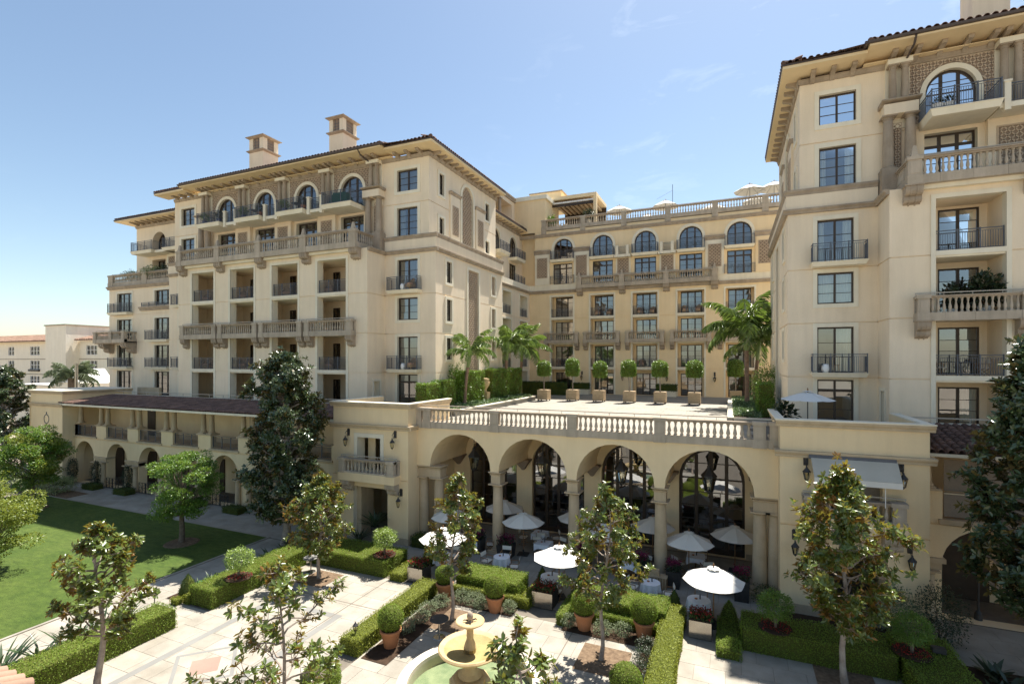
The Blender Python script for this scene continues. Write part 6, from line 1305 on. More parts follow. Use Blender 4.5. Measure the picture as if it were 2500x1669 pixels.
# lollipop topiaries in slatted wooden boxes
TX = [(-17.75, 49.9, 'topiary in a wooden box farthest left, half behind a palm'), (-15.0, 51.1, 'topiary in a wooden box second from the left on the terrace'), (-12.15, 50.9, 'topiary in a wooden box third from the left on the terrace'), (-9.1, 50.9, 'topiary in a wooden box fourth from the left on the terrace'), (-6.15, 51.0, 'topiary in a wooden box fifth from the left on the terrace'), (-3.02, 51.1, 'topiary in a wooden box sixth from the left on the terrace'), (.62, 55.6, 'topiary in a wooden box behind the right terrace planter')]
for k, (x, y, lb) in enumerate(TX):
    t = thing('box_topiary', 'clipped '+lb, 'topiary', (x, y, 7.34), 'box topiaries on the terrace'); s = .56; n = 5
    for i in range(n):
        mb = MB(); z = 7.50+i*.20; mb.box(x-s, x+s, y-s, y+s, z+.008, z+.192); mb.build('slat', 'teak_pale', t)
    mb = MB(); mb.box(x-s+.02, x+s-.02, y-s+.02, y+s-.02, 7.49, 8.49); mb.build('liner', 'teak', t)
    for a in (-1, 1):
        for b in (-1, 1): mb = MB(); mb.box(x+a*(s-.1)-.05, x+a*(s-.1)+.05, y+b*(s-.1)-.05, y+b*(s-.1)+.05, 7.345, 7.5); mb.build('foot', 'bronze', t)
    mb = MB(); ln = rng.uniform(-.12, .12); mb.tube([(x, y, 8.45), (x+ln*.4, y, 9.3), (x+ln, y, 10.0)], [.06, .05, .045], 7); mb.build('trunk', 'bark_pale', t)
    r = rng.uniform(.66, .78); hh = rng.uniform(1.6, 1.95); zb = 9.82+rng.uniform(-.05, .1); cx = x+ln; mb = MB(); mb.lathe([(r*.8, .05), (r*.93, hh*.3), (r*.9, hh*.65), (r*.6, hh*.9), (.05, hh*.96)], (cx, y, zb), 14); mb.build('core', 'hedge_core', t)
    m = 2600; q = rng.uniform(0, 1, m); a = rng.uniform(0, 6.28, m); rr = np.interp(q, [0, .05, .3, .75, .92, 1], [r*.4, r*.92, r, r*.96, r*.72, .03]); N_ = unit(np.stack([np.cos(a), np.sin(a), np.interp(q, [0, .1, .7, 1], [-.8, 0, .35, 2.5])], 1)); P = np.stack([cx+rr*np.cos(a), y+rr*np.sin(a), zb+q*hh], 1)+N_*rng.normal(0, .03, (m, 1)); add('foliage', surf_leaves(P, N_, .10, 'leaf_ficus', WP[t.name]), t)
# ------------------------------------------------------------------ fountain
FX, FY = -8.22, 15.5
t = thing('fountain', 'two-tiered ochre stone fountain in a round pool', 'fountain', (FX, FY, 0))
mb = MB(); mb.lathe([(2.42, 0), (2.42, .30), (2.50, .36), (2.52, .48), (2.16, .48), (2.14, .02)], (FX, FY, 0), 56, cap=False); put('pool_rim', autosmooth(mb.mesh('pool_rim', 'rim_stone', (FX, FY, 0)), 35), t, (FX, FY, 0))
mb = MB(); mb.lathe([(2.15, .03), (.01, .03)], (FX, FY, 0), 40, cap=False); mb.build('pool_floor', 'pool_tile', t); mb = MB(); mb.lathe([(2.145, .36), (.01, .36)], (FX, FY, 0), 40, cap=False); mb.build('water', 'water', t)
mb = MB(); mb.lathe([(.72, .03), (.72, .52), (.62, .60), (.5, .62)], (FX, FY, 0), 8, cap=True, ang0=.39); mb.lathe([(.36, .62), (.42, .70), (.30, .80), (.22, .95), (.20, 1.15), (.27, 1.28), (.36, 1.36)], (FX, FY, 0), 20, cap=False); mb.build('pedestal', 'fount', t)
mb = MB(); mb.lathe([(.30, 1.32), (.62, 1.36), (.92, 1.46), (1.07, 1.56), (1.10, 1.62), (1.06, 1.67), (.98, 1.66), (.86, 1.58), (.5, 1.50), (.1, 1.47)], (FX, FY, 0), 44, cap=False); put('lower_bowl', autosmooth(mb.mesh('lower_bowl', 'fount', (FX, FY, 0)), 50), t, (FX, FY, 0))
mb = MB(); mb.lathe([(.93, 1.605), (.01, 1.605)], (FX, FY, 0), 36, cap=False); mb.build('bowl_water', 'water', t)
mb = MB(); mb.lathe([(.21, 1.47), (.22, 1.62), (.19, 1.75), (.12, 1.92), (.12, 2.22), (.15, 2.30), (.20, 2.36)], (FX, FY, 0), 10, cap=False); mb.build('baluster_stem', 'fount', t)
mb = MB(); mb.lathe([(.15, 2.34), (.36, 2.42), (.485, 2.50), (.50, 2.54), (.475, 2.565), (.40, 2.54), (.1, 2.50)], (FX, FY, 0), 32, cap=False); put('upper_bowl', autosmooth(mb.mesh('upper_bowl', 'fount', (FX, FY, 0)), 50), t, (FX, FY, 0))
mb = MB(); mb.lathe([(.12, 2.50), (.06, 2.56), (.10, 2.62), (.115, 2.70), (.09, 2.80), (.03, 2.85)], (FX, FY, 0), 12); mb.build('pine_cone', 'stone', t, smooth=True)
for k in range(4): mb = MB(); a = .6+k*1.57; mb.tube([(FX+.08*math.cos(a), FY+.08*math.sin(a), 2.56), (FX+.2*math.cos(a), FY+.2*math.sin(a), 2.59), (FX+.25*math.cos(a), FY+.25*math.sin(a), 2.55)], [.03, .025, .008], 5); mb.build('leaf_spout', 'bronze', t)
# ------------------------------------------------------------------ steel planters with red flowers
def steel_planter(label, x0, x1, y0, y1, h=.74):
    t = thing('steel_planter', label, 'planter', ((x0+x1)/2, (y0+y1)/2, 0)); mb = MB(); mb.box(x0, x1, y0, y1, .03, h); mb.build('front_panel', 'steel', t)
    mb = MB(); mb.box(x1+.001, x1+.012, y0+.005, y1-.005, .03, h-.01); mb.build('side_panel', 'bronze', t); mb = MB(); mb.box(x0+.03, x1-.03, y0+.03, y1-.03, h-.02, h+.03); mb.build('soil', 'soil', t); mb = MB(); mb.box(x0+.06, x1-.06, y0+.06, y1-.06, 0, .03); mb.build('plinth', 'bronze', t)
    n = 500; P = np.stack([rng.uniform(x0, x1, n), rng.uniform(y0, y1, n), h+rng.uniform(0, .2, n)], 1); add('leaves', leaves('leaves', P, rdir(n, .6), rdir(n, .5), .12, .05, 'leaf_box_dark', WP[t.name]), t); flowerbed(t, x0, x1, y0, y1, h+.10, 200, 'petal_red', .075, .24)
steel_planter('steel box planter of red flowers at the left yellow hedge', -15.45, -14.54, 22.15, 23.0); steel_planter('steel box planter of red flowers in front of the middle white umbrella', -8.48, -7.49, 22.15, 23.05); steel_planter('steel box planter of red flowers in front of the right white umbrella', -1.53, -.66, 22.25, 23.1)
def dark_planter(label, x, y, s=.36, h=.85):
    t = thing('dark_planter', label, 'planter', (x, y, 0)); mb = MB(); mb.hexa([(x-s*.85, y-s*.85, 0), (x+s*.85, y-s*.85, 0), (x+s*.85, y+s*.85, 0), (x-s*.85, y+s*.85, 0), (x-s, y-s, h), (x+s, y-s, h), (x+s, y+s, h), (x-s, y+s, h)]); mb.build('box', 'bronze', t)
    n = 350; P = np.stack([rng.uniform(x-s, x+s, n), rng.uniform(y-s, y+s, n), h+rng.uniform(0, .3, n)], 1); add('leaves', leaves('leaves', P, rdir(n, .6), rdir(n, .5), .14, .06, 'leaf_dark', WP[t.name]), t); flowerbed(t, x-s, x+s, y-s, y+s, h+.15, 260, 'petal_magenta', .08, .4)
dark_planter('dark planter of magenta flowers at the second arcade column', -12.05, 27.25, .45, .75); dark_planter('dark planter of magenta flowers left of the fourth arcade column', -4.25, 27.3); dark_planter('dark planter of magenta flowers right of the fourth arcade column', -2.6, 27.0); dark_planter('tall dark planter of magenta flowers left of the right column pair', .55, 26.8, .36, 1.0); dark_planter('dark planter of magenta flowers left of the second arcade column', -13.9, 27.2); dark_planter('dark planter of magenta flowers at the third arcade column', -7.3, 27.2)
# ------------------------------------------------------------------ umbrellas, tables, chairs
def make_umbrella(mat, r, top, rim, wood='teak', base=True):
    root = bpy.data.objects.new('patio_umbrella', None); COL.objects.link(root); WP[root.name] = Vector((0, 0, 0))
    mb = MB(); mb.tube([(0, 0, 0), (0, 0, top+.06)], .026, 8); mb.build('pole', wood, root)
    cm = MB(); n = 8
    for i in range(n):
        a0, a1 = 2*math.pi*i/n+.2, 2*math.pi*(i+1)/n+.2; m = 4
        for j in range(m):
            q0, q1 = .12+(.88)*j/m, .12+.88*(j+1)/m
            def pt(q, s):
                a = a0+(a1-a0)*s; rr = r*q*(1-(1-math.cos(math.pi/n))*4*s*(1-s)*.95); z = top-(top-rim)*(q**1.12)-.035*4*s*(1-s)*q; return (rr*math.cos(a), rr*math.sin(a), z)
            for s in range(4): cm.poly([pt(q0, s/4), pt(q1, s/4), pt(q1, (s+1)/4), pt(q0, (s+1)/4)])
    me = cm.mesh('canopy', mat); put('canopy', me, root, (0, 0, 0))
    vm = MB()
    for i in range(n):
        a0, a1 = 2*math.pi*i/n+.2, 2*math.pi*(i+1)/n+.2; z1 = top-(top-rim)*.17; vm.poly([(0, 0, top+.04), (r*.22*math.cos(a0), r*.22*math.sin(a0), z1+.05), (r*.19*math.cos((a0+a1)/2), r*.19*math.sin((a0+a1)/2), z1+.08), (r*.22*math.cos(a1), r*.22*math.sin(a1), z1+.05)])
    vm.build('vent_cap', mat, root)
    for i in range(n): rb = MB(); a = 2*math.pi*i/n+.2; rb.tube([(.05*math.cos(a), .05*math.sin(a), top-.06), (r*.98*math.cos(a), r*.98*math.sin(a), rim-.015)], .010, 4); rb.build('rib', wood, root)
    fm = MB(); fm.lathe([(.03, 0), (.045, .03), (.02, .07), (.035, .1), (.01, .14)], (0, 0, top+.05), 8); fm.build('finial', 'teak', root)
    if base: bm = MB(); bm.box(-.32, .32, -.32, .32, .005, .045); bm.lathe([(.05, .045), (.05, .3)], n=8); bm.build('base_plate', 'bronze', root)
    return root
def setup(o, label, cat, loc, rz=0, group=None): o.location = loc; o.rotation_euler = (0, 0, rz); return tag(o, label, cat, group)
def spawn(proto, used, label, cat, loc, rz=0, group=None):
    o = proto if not used else copytree(proto); return setup(o, label, cat, loc, rz, group)
UM = make_umbrella('canvas', 1.28, 2.46, 1.92); UW = make_umbrella('canvas_white', 1.3, 2.5, 1.95)
for k, (x, y, lb) in enumerate([(-13.4, 30.0, 'pale umbrella in the arcade behind the second column'), (-15.7, 27.2, 'pale umbrella inside the leftmost arch behind a magnolia'), (-11.25, 27.95, 'pale umbrella over a table in the second arch, front row'), (-8.43, 29.9, 'pale umbrella in the arcade behind the third column'), (-6.35, 27.8, 'pale umbrella in the third arch behind the middle magnolia'), (-4.05, 30.1, 'pale umbrella in the arcade behind the fourth column'), (-1.95, 28.3, 'pale umbrella over a table in the rightmost arch, front row'), (.3, 30.3, 'pale umbrella deep in the rightmost arch by the window')]):
    spawn(UM, k, lb, 'umbrella', (x, y, 0), random.uniform(0, 6), 'umbrellas in the arcade shade')
for k, (x, y, lb) in enumerate([(-14.15, 23.6, 'sunlit white umbrella hidden by the left magnolia'), (-7.6, 23.55, 'sunlit white umbrella behind the middle steel planter'), (-.62, 23.75, 'sunlit white umbrella behind the right steel planter')]): spawn(UW, k, lb, 'umbrella', (x, y, 0), .3+k*.25, 'sunlit white umbrellas')
UR = make_umbrella('canvas_white', 1.75, 3.4, 2.55, 'iron')
for k, (x, y, lb) in enumerate([(2.2, 64.3, 'white roof umbrella second from the right wing'), (4.7, 64.4, 'white roof umbrella touching the right wing'), (-13.2, 66.5, 'white roof umbrella beside the roof bar'), (-7.4, 66.6, 'white roof umbrella in the middle of the roof terrace'), (-1.9, 70.5, 'white roof umbrella peeping over the roof balustrade'), (3.2, 69, 'white roof umbrella farthest back near the right wing'), (-10.4, 72, 'white roof umbrella far back between the left pair')]): spawn(UR, k, lb, 'umbrella', (x, y, 28.42), k, 'umbrellas on the roof terrace')
mb = MB(); mb.tube([(-6.3, 64.2, 28.42), (-6.3, 64.2, 32.9)], .03, 6); mb.tube([(-6.3, 64.2, 32.2), (-8.2, 64.4, 31.4)], .012, 4); o = mb.build('lamp_mast', 'iron', None, Vector((-6.3, 64.2, 28.42))); tag(o, 'thin metal mast on the roof terrace', 'mast')
UT = make_umbrella('canvas_white', 1.3, 2.55, 2.12, 'bronze'); setup(UT, 'white umbrella on the roof deck of the right corner pavilion', 'umbrella', (3.78, 30.4, 7.36), .2)
def make_chair():
    root = bpy.data.objects.new('director_chair', None); COL.objects.link(root); WP[root.name] = Vector((0, 0, 0)); w = .27; d = .22
    for s_ in (-1, 1):
        for a, b in ((-1, 1), (1, -1)): mb = MB(); mb.tube([(s_*w, a*d, .01), (s_*w, b*d, .44)], .016, 4); mb.build('leg', 'teak', root)
        mb = MB(); mb.box(s_*w-.02, s_*w+.02, -d-.02, d+.02, .62, .65); mb.build('armrest', 'teak', root); mb = MB(); mb.tube([(s_*w, -d, .44), (s_*w, -d, .63)], .016, 4); mb.tube([(s_*w, d, .44), (s_*w, d+.06, .88)], .016, 4); mb.build('post', 'teak', root)
        mb = MB(); mb.box(s_*w-.018, s_*w+.018, -d-.03, d+.03, .0, .025); mb.build('runner', 'teak', root)
    mb = MB(); mb.hexa([(-w, -d, .425), (w, -d, .425), (w, d, .425), (-w, d, .425), (-w, -d, .45), (w, -d, .45), (w, d, .45), (-w, d, .45)]); mb.build('seat', 'canvas', root)
    mb = MB(); mb.hexa([(-w-.01, d+.025, .66), (w+.01, d+.025, .66), (w+.01, d+.04, .66), (-w-.01, d+.04, .66), (-w-.01, d+.05, .87), (w+.01, d+.05, .87), (w+.01, d+.065, .87), (-w-.01, d+.065, .87)]); mb.build('backrest', 'canvas', root)
    return root
CH = make_chair(); CN = [0]
def chair(x, y, rz, label, z=0): spawn(CH, CN[0], label, 'chair', (x, y, z), R(rz), 'canvas director chairs'); CN[0] += 1
def table(name, label, x, y, r=.45, square=False, z=0, mat='linen', drop=.42):
    t = thing(name, label, 'table', (x, y, z)); mb = MB(); mb.tube([(x, y, z+.02), (x, y, z+.70)], .04, 8); mb.lathe([(.25, 0), (.22, .03), (.05, .05)], (x, y, z), 12); mb.build('leg', 'teak', t)
    cm = MB(); n = 40 if not square else 4
    if square:
        s = r; cm.poly([(x-s, y-s, z+.75), (x+s, y-s, z+.75), (x+s, y+s, z+.75), (x-s, y+s, z+.75)]); m = 10
        C = [(-s, -s), (s, -s), (s, s), (-s, s)]
        for k in range(4):
            (a, b), (c, d) = C[k], C[(k+1) % 4]; nx_, ny_ = (b-d), (c-a); q = math.hypot(nx_, ny_); nx_, ny_ = -nx_/q, -ny_/q
            pr = []
            for i in range(m+1):
                f = i/m; dz = .22+.16*abs(2*f-1)**2; o_ = .03+.02*math.sin(i*2.1+k); pr.append(((x+a+(c-a)*f, y+b+(d-b)*f, z+.75), (x+a+(c-a)*f+nx_*o_, y+b+(d-b)*f+ny_*o_, z+.75-dz)))
            for i in range(m): cm.poly([pr[i][0], pr[i+1][0], pr[i+1][1], pr[i][1]])
    else:
        A = [2*math.pi*i/n for i in range(n)]; cm.poly([(x+r*math.cos(a), y+r*math.sin(a), z+.75) for a in A])
        w = lambda i, q: r*(1+.02*q)+.035*q*math.sin(i*2*math.pi/n*9+x)
        for q in range(4):
            for i in range(n):
                f0, f1 = q/4, (q+1)/4; j = (i+1) % n; P = lambda i, f: (x+w(i, f*2)*math.cos(A[i]), y+w(i, f*2)*math.sin(A[i]), z+.75-drop*f-.04*f*math.sin(i*2*math.pi/n*4)); cm.poly([P(i, f0), P(j, f0), P(j, f1), P(i, f1)])
    cm.build('tablecloth', mat, t)
    b = MB(); b.lathe([(.03, 0), (.03, .16), (.012, .2), (.012, .24)], (x+.05, y+.08, z+.752), 8); b.build('bottle', 'bronze', t); b = MB(); b.lathe([(.06, 0), (.07, .03), (.05, .035)], (x-.12, y+.02, z+.752), 10); b.build('dish', 'terracotta', t)
    return t
table('round_table', 'round white-clothed table behind the bright left hedge', -11.5, 25.4); chair(-12.35, 25.3, 80, 'canvas chair left of the round table behind the left hedge'); chair(-10.65, 25.2, -75, 'canvas chair right of the round table behind the left hedge'); chair(-11.7, 26.4, 10, 'canvas chair behind the round table at the second column')
table('round_table', 'round white-clothed table behind the bright right hedge', -3.5, 25.3); chair(-4.35, 25.2, 80, 'canvas chair left of the round table behind the right hedge'); chair(-2.65, 25.1, -75, 'canvas chair right of the round table behind the right hedge')
table('round_table', 'round clothed table under the middle white umbrella', -8.2, 24.05, .5); chair(-8.1, 25.0, 0, 'canvas chair behind the table under the middle white umbrella'); chair(-7.7, 23.25, 175, 'canvas chair in front of the table under the middle white umbrella')
table('round_table', 'round clothed table under the right white umbrella', -1.25, 24.3, .5); chair(-1.2, 25.25, 0, 'canvas chair behind the table under the right white umbrella')
table('round_table', 'round clothed table under the hidden left white umbrella', -14.6, 24.3, .5); chair(-14.4, 25.2, 0, 'canvas chair behind the table under the left white umbrella')
table('square_table', 'square white table in the sun gap of the second arch', -10.1, 28.3, .45, True); chair(-10.6, 29.2, 20, 'canvas chair behind left of the square table in the second arch'); chair(-9.3, 29.0, -25, 'canvas chair behind right of the square table in the second arch')
table('square_table', 'square clothed table under the front umbrella of the second arch', -10.9, 29.9, .45, True); chair(-11.9, 29.6, 95, 'canvas chair at the left end of the shaded second-arch table'); chair(-10.7, 29.0, 185, 'canvas chair in front of the shaded second-arch table'); chair(-10.0, 30.2, -60, 'canvas chair at the right end of the shaded second-arch table')
table('square_table', 'square clothed table under the front umbrella of the rightmost arch', -1.7, 29.7, .45, True); chair(-2.55, 29.1, 140, 'canvas chair front left of the rightmost-arch table'); chair(-1.1, 28.95, 200, 'canvas chair front right of the rightmost-arch table'); chair(-1.4, 30.6, 0, 'canvas chair behind the rightmost-arch table')
table('square_table', 'square white table seen through the middle magnolia', -4.9, 27.4, .45, True); chair(-4.2, 28.2, -30, 'canvas chair behind the table seen through the middle magnolia'); chair(-5.8, 28.3, 30, 'canvas chair left of the table seen through the middle magnolia')
table('square_table', 'square white table by the second column behind the left magnolia', -14.2, 27.3, .45, True); chair(-13.3, 27.7, -70, 'canvas chair right of the table by the second column'); chair(-14.6, 28.2, 10, 'canvas chair behind the table by the second column')
table('square_table', 'square white table peeping out behind the right white umbrella', -.4, 27.2, .45, True); chair(-1.2, 27.5, 60, 'canvas chair left of the table behind the right white umbrella')
# service stand by the fourth column
t = thing('service_stand', 'wooden slatted service stand at the foot of the fourth column', 'service stand', (-3.3, 26.4, 0))
for i in range(7): mb = MB(); mb.box(-3.75+i*.13, -3.66+i*.13, 26.25, 26.29, .05, .62); mb.build('slat', 'teak_pale', t)
mb = MB(); mb.box(-3.78, -2.86, 26.3, 26.7, .05, .6); mb.build('cabinet', 'teak', t); mb = MB(); mb.box(-3.8, -2.84, 26.22, 26.72, .62, .66); mb.build('top', 'teak_pale', t)
for i in range(3): mb = MB(); mb.box(-3.75, -3.25, 26.3, 26.65, .665+i*.09, .745+i*.09); mb.build('tray', 'teak_pale', t)
# bare pedestal tables
for lb, x, y in (('bare round grey pedestal table at the corner of the middle hedge', -21.0, 21.1), ('bare round dark pedestal table beside the left magnolia', -11.1, 18.2)):
    t = thing('pedestal_table', lb, 'table', (x, y, 0)); mb = MB(); mb.lathe([(.26, 0), (.24, .02), (.03, .03), (.03, .74)], (x, y, 0), 14); mb.build('leg', 'steel', t); mb = MB(); mb.lathe([(.38, .74), (.4, .75), (.4, .77), (.38, .78)], (x, y, 0), 28); mb.build('top', 'paver_gray' if x < -20 else 'bronze', t)
# ------------------------------------------------------------------ lanterns
def lantern_body(parent, c, s, h, mat='bronze', frost=True):
    """tapered six-sided lantern hung with its ring at c"""
    x, y, z = c; n = 6; R0, R1 = s*.55, s; mb = MB()
    zt, zb = z-h*.42, z-h*.88
    for i in range(n):
        a = 2*math.pi*i/n; mb.tube([(x+R1*math.cos(a), y+R1*math.sin(a), zt), (x+R0*math.cos(a), y+R0*math.sin(a), zb)], s*.055, 4)
    mb.lathe([(R1*1.05, zt-z), (R1*1.16, zt-z+.02*h), (R1*1.12, zt-z+.05*h), (R1*.55, -h*.22), (R1*.22, -h*.12), (R1*.30, -h*.09), (R1*.12, -h*.02), (R1*.03, 0)], c, n); mb.lathe([(R0*.1, -h), (R0*.75, zb-z-.03*h), (R0*1.15, zb-z-.01*h), (R0*1.15, zb-z+.02*h)], c, n)
    o = mb.build('lantern_frame', mat, parent)
    g = MB(); g.lathe([(R0*.97, zb-z), (R1*.97, zt-z)], c, n, cap=False); g.build('glass', 'lantern_glass', o)
    cd_ = MB()
    for i in range(3): a = i*2.1; cd_.tube([(x+R0*.4*math.cos(a), y+R0*.4*math.sin(a), zb), (x+R0*.4*math.cos(a), y+R0*.4*math.sin(a), zb+h*.22)], s*.05, 5)
    cd_.build('candles', 'trim', o)
for k, x in enumerate([-15.35, -10.6, -5.75, -1.0]):
    t = thing('hanging_lantern', ['first', 'second', 'third', 'fourth'][k]+' big iron lantern from the left hanging in the arcade', 'lantern', (x, 29.5, 6.9), 'big lanterns hanging in the arches'); mb = MB(); mb.tube([(x, 29.5, 6.95), (x, 29.5, 5.85)], .018, 5)
    for i in range(8): mb.lathe([(.03, 0), (.04, .03), (.03, .06)], (x, 29.5, 5.9+i*.12), 5)
    mb.build('chain', 'bronze', t); lantern_body(t, (x, 29.5, 5.9), .37, 1.65)
def sconce(label, x, z, y=26.4, sg=1):
    t = thing('wall_lantern', label, 'lantern', (x, y, z), 'bronze wall lanterns on the pavilions'); mb = MB()
    pr = [(-.09, -.20), (.09, -.20), (.10, .20), (.06, .26), (-.06, .26), (-.10, .20)]; mb.prism([(p, q) for p, q in pr], lambda p, q, d: (x+p, y-d, z+.35+q), 0, .05); mb.build('backplate', 'bronze', t)
    mb = MB(); mb.tube([(x, y-.04, z+.35), (x, y-.22, z+.48), (x, y-.34, z+.36), (x, y-.34, z+.18)], [.022, .02, .018, .012], 6); mb.tube([(x, y-.04, z+.2), (x, y-.2, z+.12), (x, y-.25, z+.3)], .012, 5); mb.build('arm', 'bronze', t); lantern_body(t, (x, y-.34, z+.2), .145, .72)
sconce('wall lantern left of the upper window, left pavilion', -23.0, 6.45); sconce('wall lantern right of the upper window, left pavilion', -19.3, 6.5); sconce('wall lantern right of the doorway, left pavilion', -18.85, 2.9); sconce('wall lantern left of the doorway, left pavilion', -23.7, 2.9)
sconce('wall lantern left of the awning, right pavilion', 3.2, 6.62); sconce('wall lantern right of the awning, right pavilion', 6.75, 6.62); sconce('wall lantern right of the doorway, right pavilion', 7.05, 3.2); sconce('wall lantern left of the doorway, right pavilion', 2.75, 3.2)
for k, x in enumerate((-17.1, -11.95, -6.75, -1.5)): sconce(['wall lantern at the back of the terrace between first and second doors', 'wall lantern at the back of the terrace between second and third doors', 'wall lantern at the back of the terrace between third and fourth doors', 'wall lantern at the back of the terrace between fourth and fifth doors'][k], x, 9.6, 62.4)
t = thing('street_lantern', 'dark post lantern standing under the arch at the right edge', 'lantern', (10.2, 28.9, 0)); mb = MB(); mb.lathe([(.16, 0), (.13, .3), (.05, .4), (.045, 2.5)], (10.2, 28.9, 0), 10); mb.build('post', 'bronze', t); lantern_body(t, (10.2, 28.9, 3.75), .30, 1.2)
for lb, x, y in (('small garden lantern on a stake in the left yellow hedge', -13.7, 16.1), ('small garden lantern on a stake at the bottom edge', -13.1, 13.2), ('small garden lantern behind the foreground hedge', -24.0, 14.75)):
    t = thing('garden_lantern', lb, 'lantern', (x, y, 0)); mb = MB(); mb.lathe([(.03, 0), (.02, .05), (.02, .72)], (x, y, 0), 6); mb.build('stake', 'bronze', t); lantern_body(t, (x, y, 1.12), .10, .42)
for lb, x, y in (('dark green utility box by the lawn path corner', -23.75, 16.75), ('dark green utility box in the bed at left foreground', -25.0, 6.0)): mb = MB(); roundbox(mb, x-.13, x+.13, y-.13, y+.13, 0, .75, .04); mb.box(x-.15, x+.15, y-.15, y+.15, .55, .60); o = mb.build('utility_box', 'green_cover', None, Vector((x, y, 0))); tag(o, lb, 'utility box')
t = thing('flood_light', 'small dark floodlight on the shaded hedge at the right', 'light', (7.0, 23.0, .9)); mb = MB(); mb.box(6.8, 7.2, 22.9, 23.15, .92, 1.1); mb.build('housing', 'bronze', t)
# gates in the left arcade
for lb, x in (('low iron gate between the first and second column pairs', -51.0), ('low iron gate right of the second column pair', -46.3), ('low iron gate before the glazed arch door', -37.0)):
    t = thing('iron_gate', lb, 'gate', (x, 27.7, 0))
    for s_ in (-1, 1):
        mb = MB(); a, b = (x-.9, x-.03) if s_ < 0 else (x+.03, x+.9); f = lambda u, z, d: (u, 27.7-d, z)
        for u in (a, b-.04, (a+b)/2): mb.fbox(f, u, u+.04, .05, .95, -.02, .02)
        for z in (.08, .5, .92): mb.fbox(f, a, b, z, z+.035, -.015, .015)
        mb.tube([(a, 27.7, .1), (b, 27.7, .92)], .014, 4); mb.tube([(a, 27.7, .92), (b, 27.7, .1)], .014, 4); mb.build('gate_leaf', 'bronze', t)
# ------------------------------------------------------------------ balcony furniture and plants
def make_wicker():
    root = bpy.data.objects.new('wicker_chair', None); COL.objects.link(root); WP[root.name] = Vector((0, 0, 0)); mb = MB(); mb.box(-.32, .32, -.30, .28, .18, .42); mb.build('seat', 'wicker', root)
    mb = MB(); n = 10; P = [(.36*math.cos(math.pi*i/n), .08+.28*math.sin(math.pi*i/n), .62+.34*math.sin(math.pi*i/n)) for i in range(n+1)]
    for i in range(n): a, b = P[i], P[i+1]; mb.poly([(a[0], a[1], .3), (b[0], b[1], .3), b, a]); mb.poly([(a[0]*.86, a[1]*.86, .3), (b[0]*.86, b[1]*.86, .3), (b[0]*.86, b[1]*.86, b[2]), (a[0]*.86, a[1]*.86, a[2])]); mb.poly([a, b, (b[0]*.86, b[1]*.86, b[2]), (a[0]*.86, a[1]*.86, a[2])])
    mb.build('backrest', 'wicker', root)
    for a in (-.26, .26):
        for b in (-.24, .22): mb = MB(); mb.tube([(a, b, 0), (a, b, .2)], .025, 5); mb.build('leg', 'wicker', root)
    mb = MB(); mb.box(-.26, .26, -.27, .22, .42, .50); mb.build('cushion', 'cushion', root); return root
WK = make_wicker(); WN = [0]
def wchair(x, y, z, rz, label): spawn(WK, WN[0], label, 'chair', (x, y, z), R(rz), 'wicker balcony chairs'); WN[0] += 1
def btable(x, y, z, label, r=.3, h=.55):
    t = thing('balcony_table', label, 'table', (x, y, z)); mb = MB(); mb.lathe([(.16, 0), (.03, .03), (.025, h-.03)], (x, y, z), 8); mb.build('leg', 'iron', t); mb = MB(); mb.lathe([(r, h-.03), (r, h)], (x, y, z), 16); mb.build('top', 'iron', t)
for nm, c in (('second', -14.6), ('third', -9.35), ('fourth', -4.15)):
    z = F3+.2
    wchair(c-.62, 62.85, z, 15, f'wicker chair at left on the {nm} upper balcony of the centre block'); wchair(c+.85, 62.85, z, -15, f'wicker chair at right on the {nm} upper balcony of the centre block'); btable(c+.12, 62.85, z, f'small iron table on the {nm} upper balcony of the centre block')
for nm, c in (('third', -9.3), ('second', -14.5), ('first', -19.9)): wchair(c-.5, 62.9, F1+.2, 10, f'wicker chair on the {nm} lowest balcony of the centre block')
wchair(-23.6, 34.25, 17.24, -20, 'wicker chair on the upper corner balcony of the left wing'); wchair(-23.5, 34.25, 10.82, -20, 'wicker chair on the lower corner balcony of the left wing')
for k, (b, nm) in enumerate(zip(BAYS, ('first', 'second', 'third', 'fourth'))):
    for fl, fn in ((F1, 'lower'), (F3, 'upper')): wchair(b-1.0-(k % 2)*.3, 33.5, fl+.17, 30, f'wicker chair in the {nm} {fn} recess of the left wing')
def stool(x, y, z, label):
    mb = MB(); mb.lathe([(.14, 0), (.20, .12), (.215, .25), (.20, .38), (.14, .5)], (x, y, z), 14); o = mb.build('garden_stool', 'ceramic', None, Vector((x, y, z)), smooth=True); tag(o, label, 'stool')
stool(-24.25, 34.15, 17.24, 'white ceramic stool on the upper corner balcony, left wing'); stool(-24.2, 34.15, 10.82, 'white ceramic stool on the lower corner balcony, left wing'); stool(5.15, 34.15, 10.82, 'white ceramic stool on the lower corner balcony, right wing')
t = thing('bistro_chair', 'brass wire chair on the lower corner balcony, right wing', 'chair', (5.7, 34.2, 10.82)); mb = MB(); mb.lathe([(.17, .42), (.17, .45)], (5.7, 34.2, 10.82), 12); mb.build('seat', 'teak', t)
for k in range(4): mb = MB(); a = .8+k*1.57; mb.tube([(5.7+.2*math.cos(a), 34.2+.2*math.sin(a), 10.82), (5.7+.12*math.cos(a), 34.2+.12*math.sin(a), 11.25)], .012, 4); mb.build('leg', 'teak_pale', t)
mb = MB(); mb.tube([(5.55, 34.36, 11.25), (5.55, 34.4, 11.7), (5.7, 34.4, 11.8), (5.85, 34.4, 11.7), (5.85, 34.36, 11.25)], .014, 5); mb.build('backrest', 'teak_pale', t)
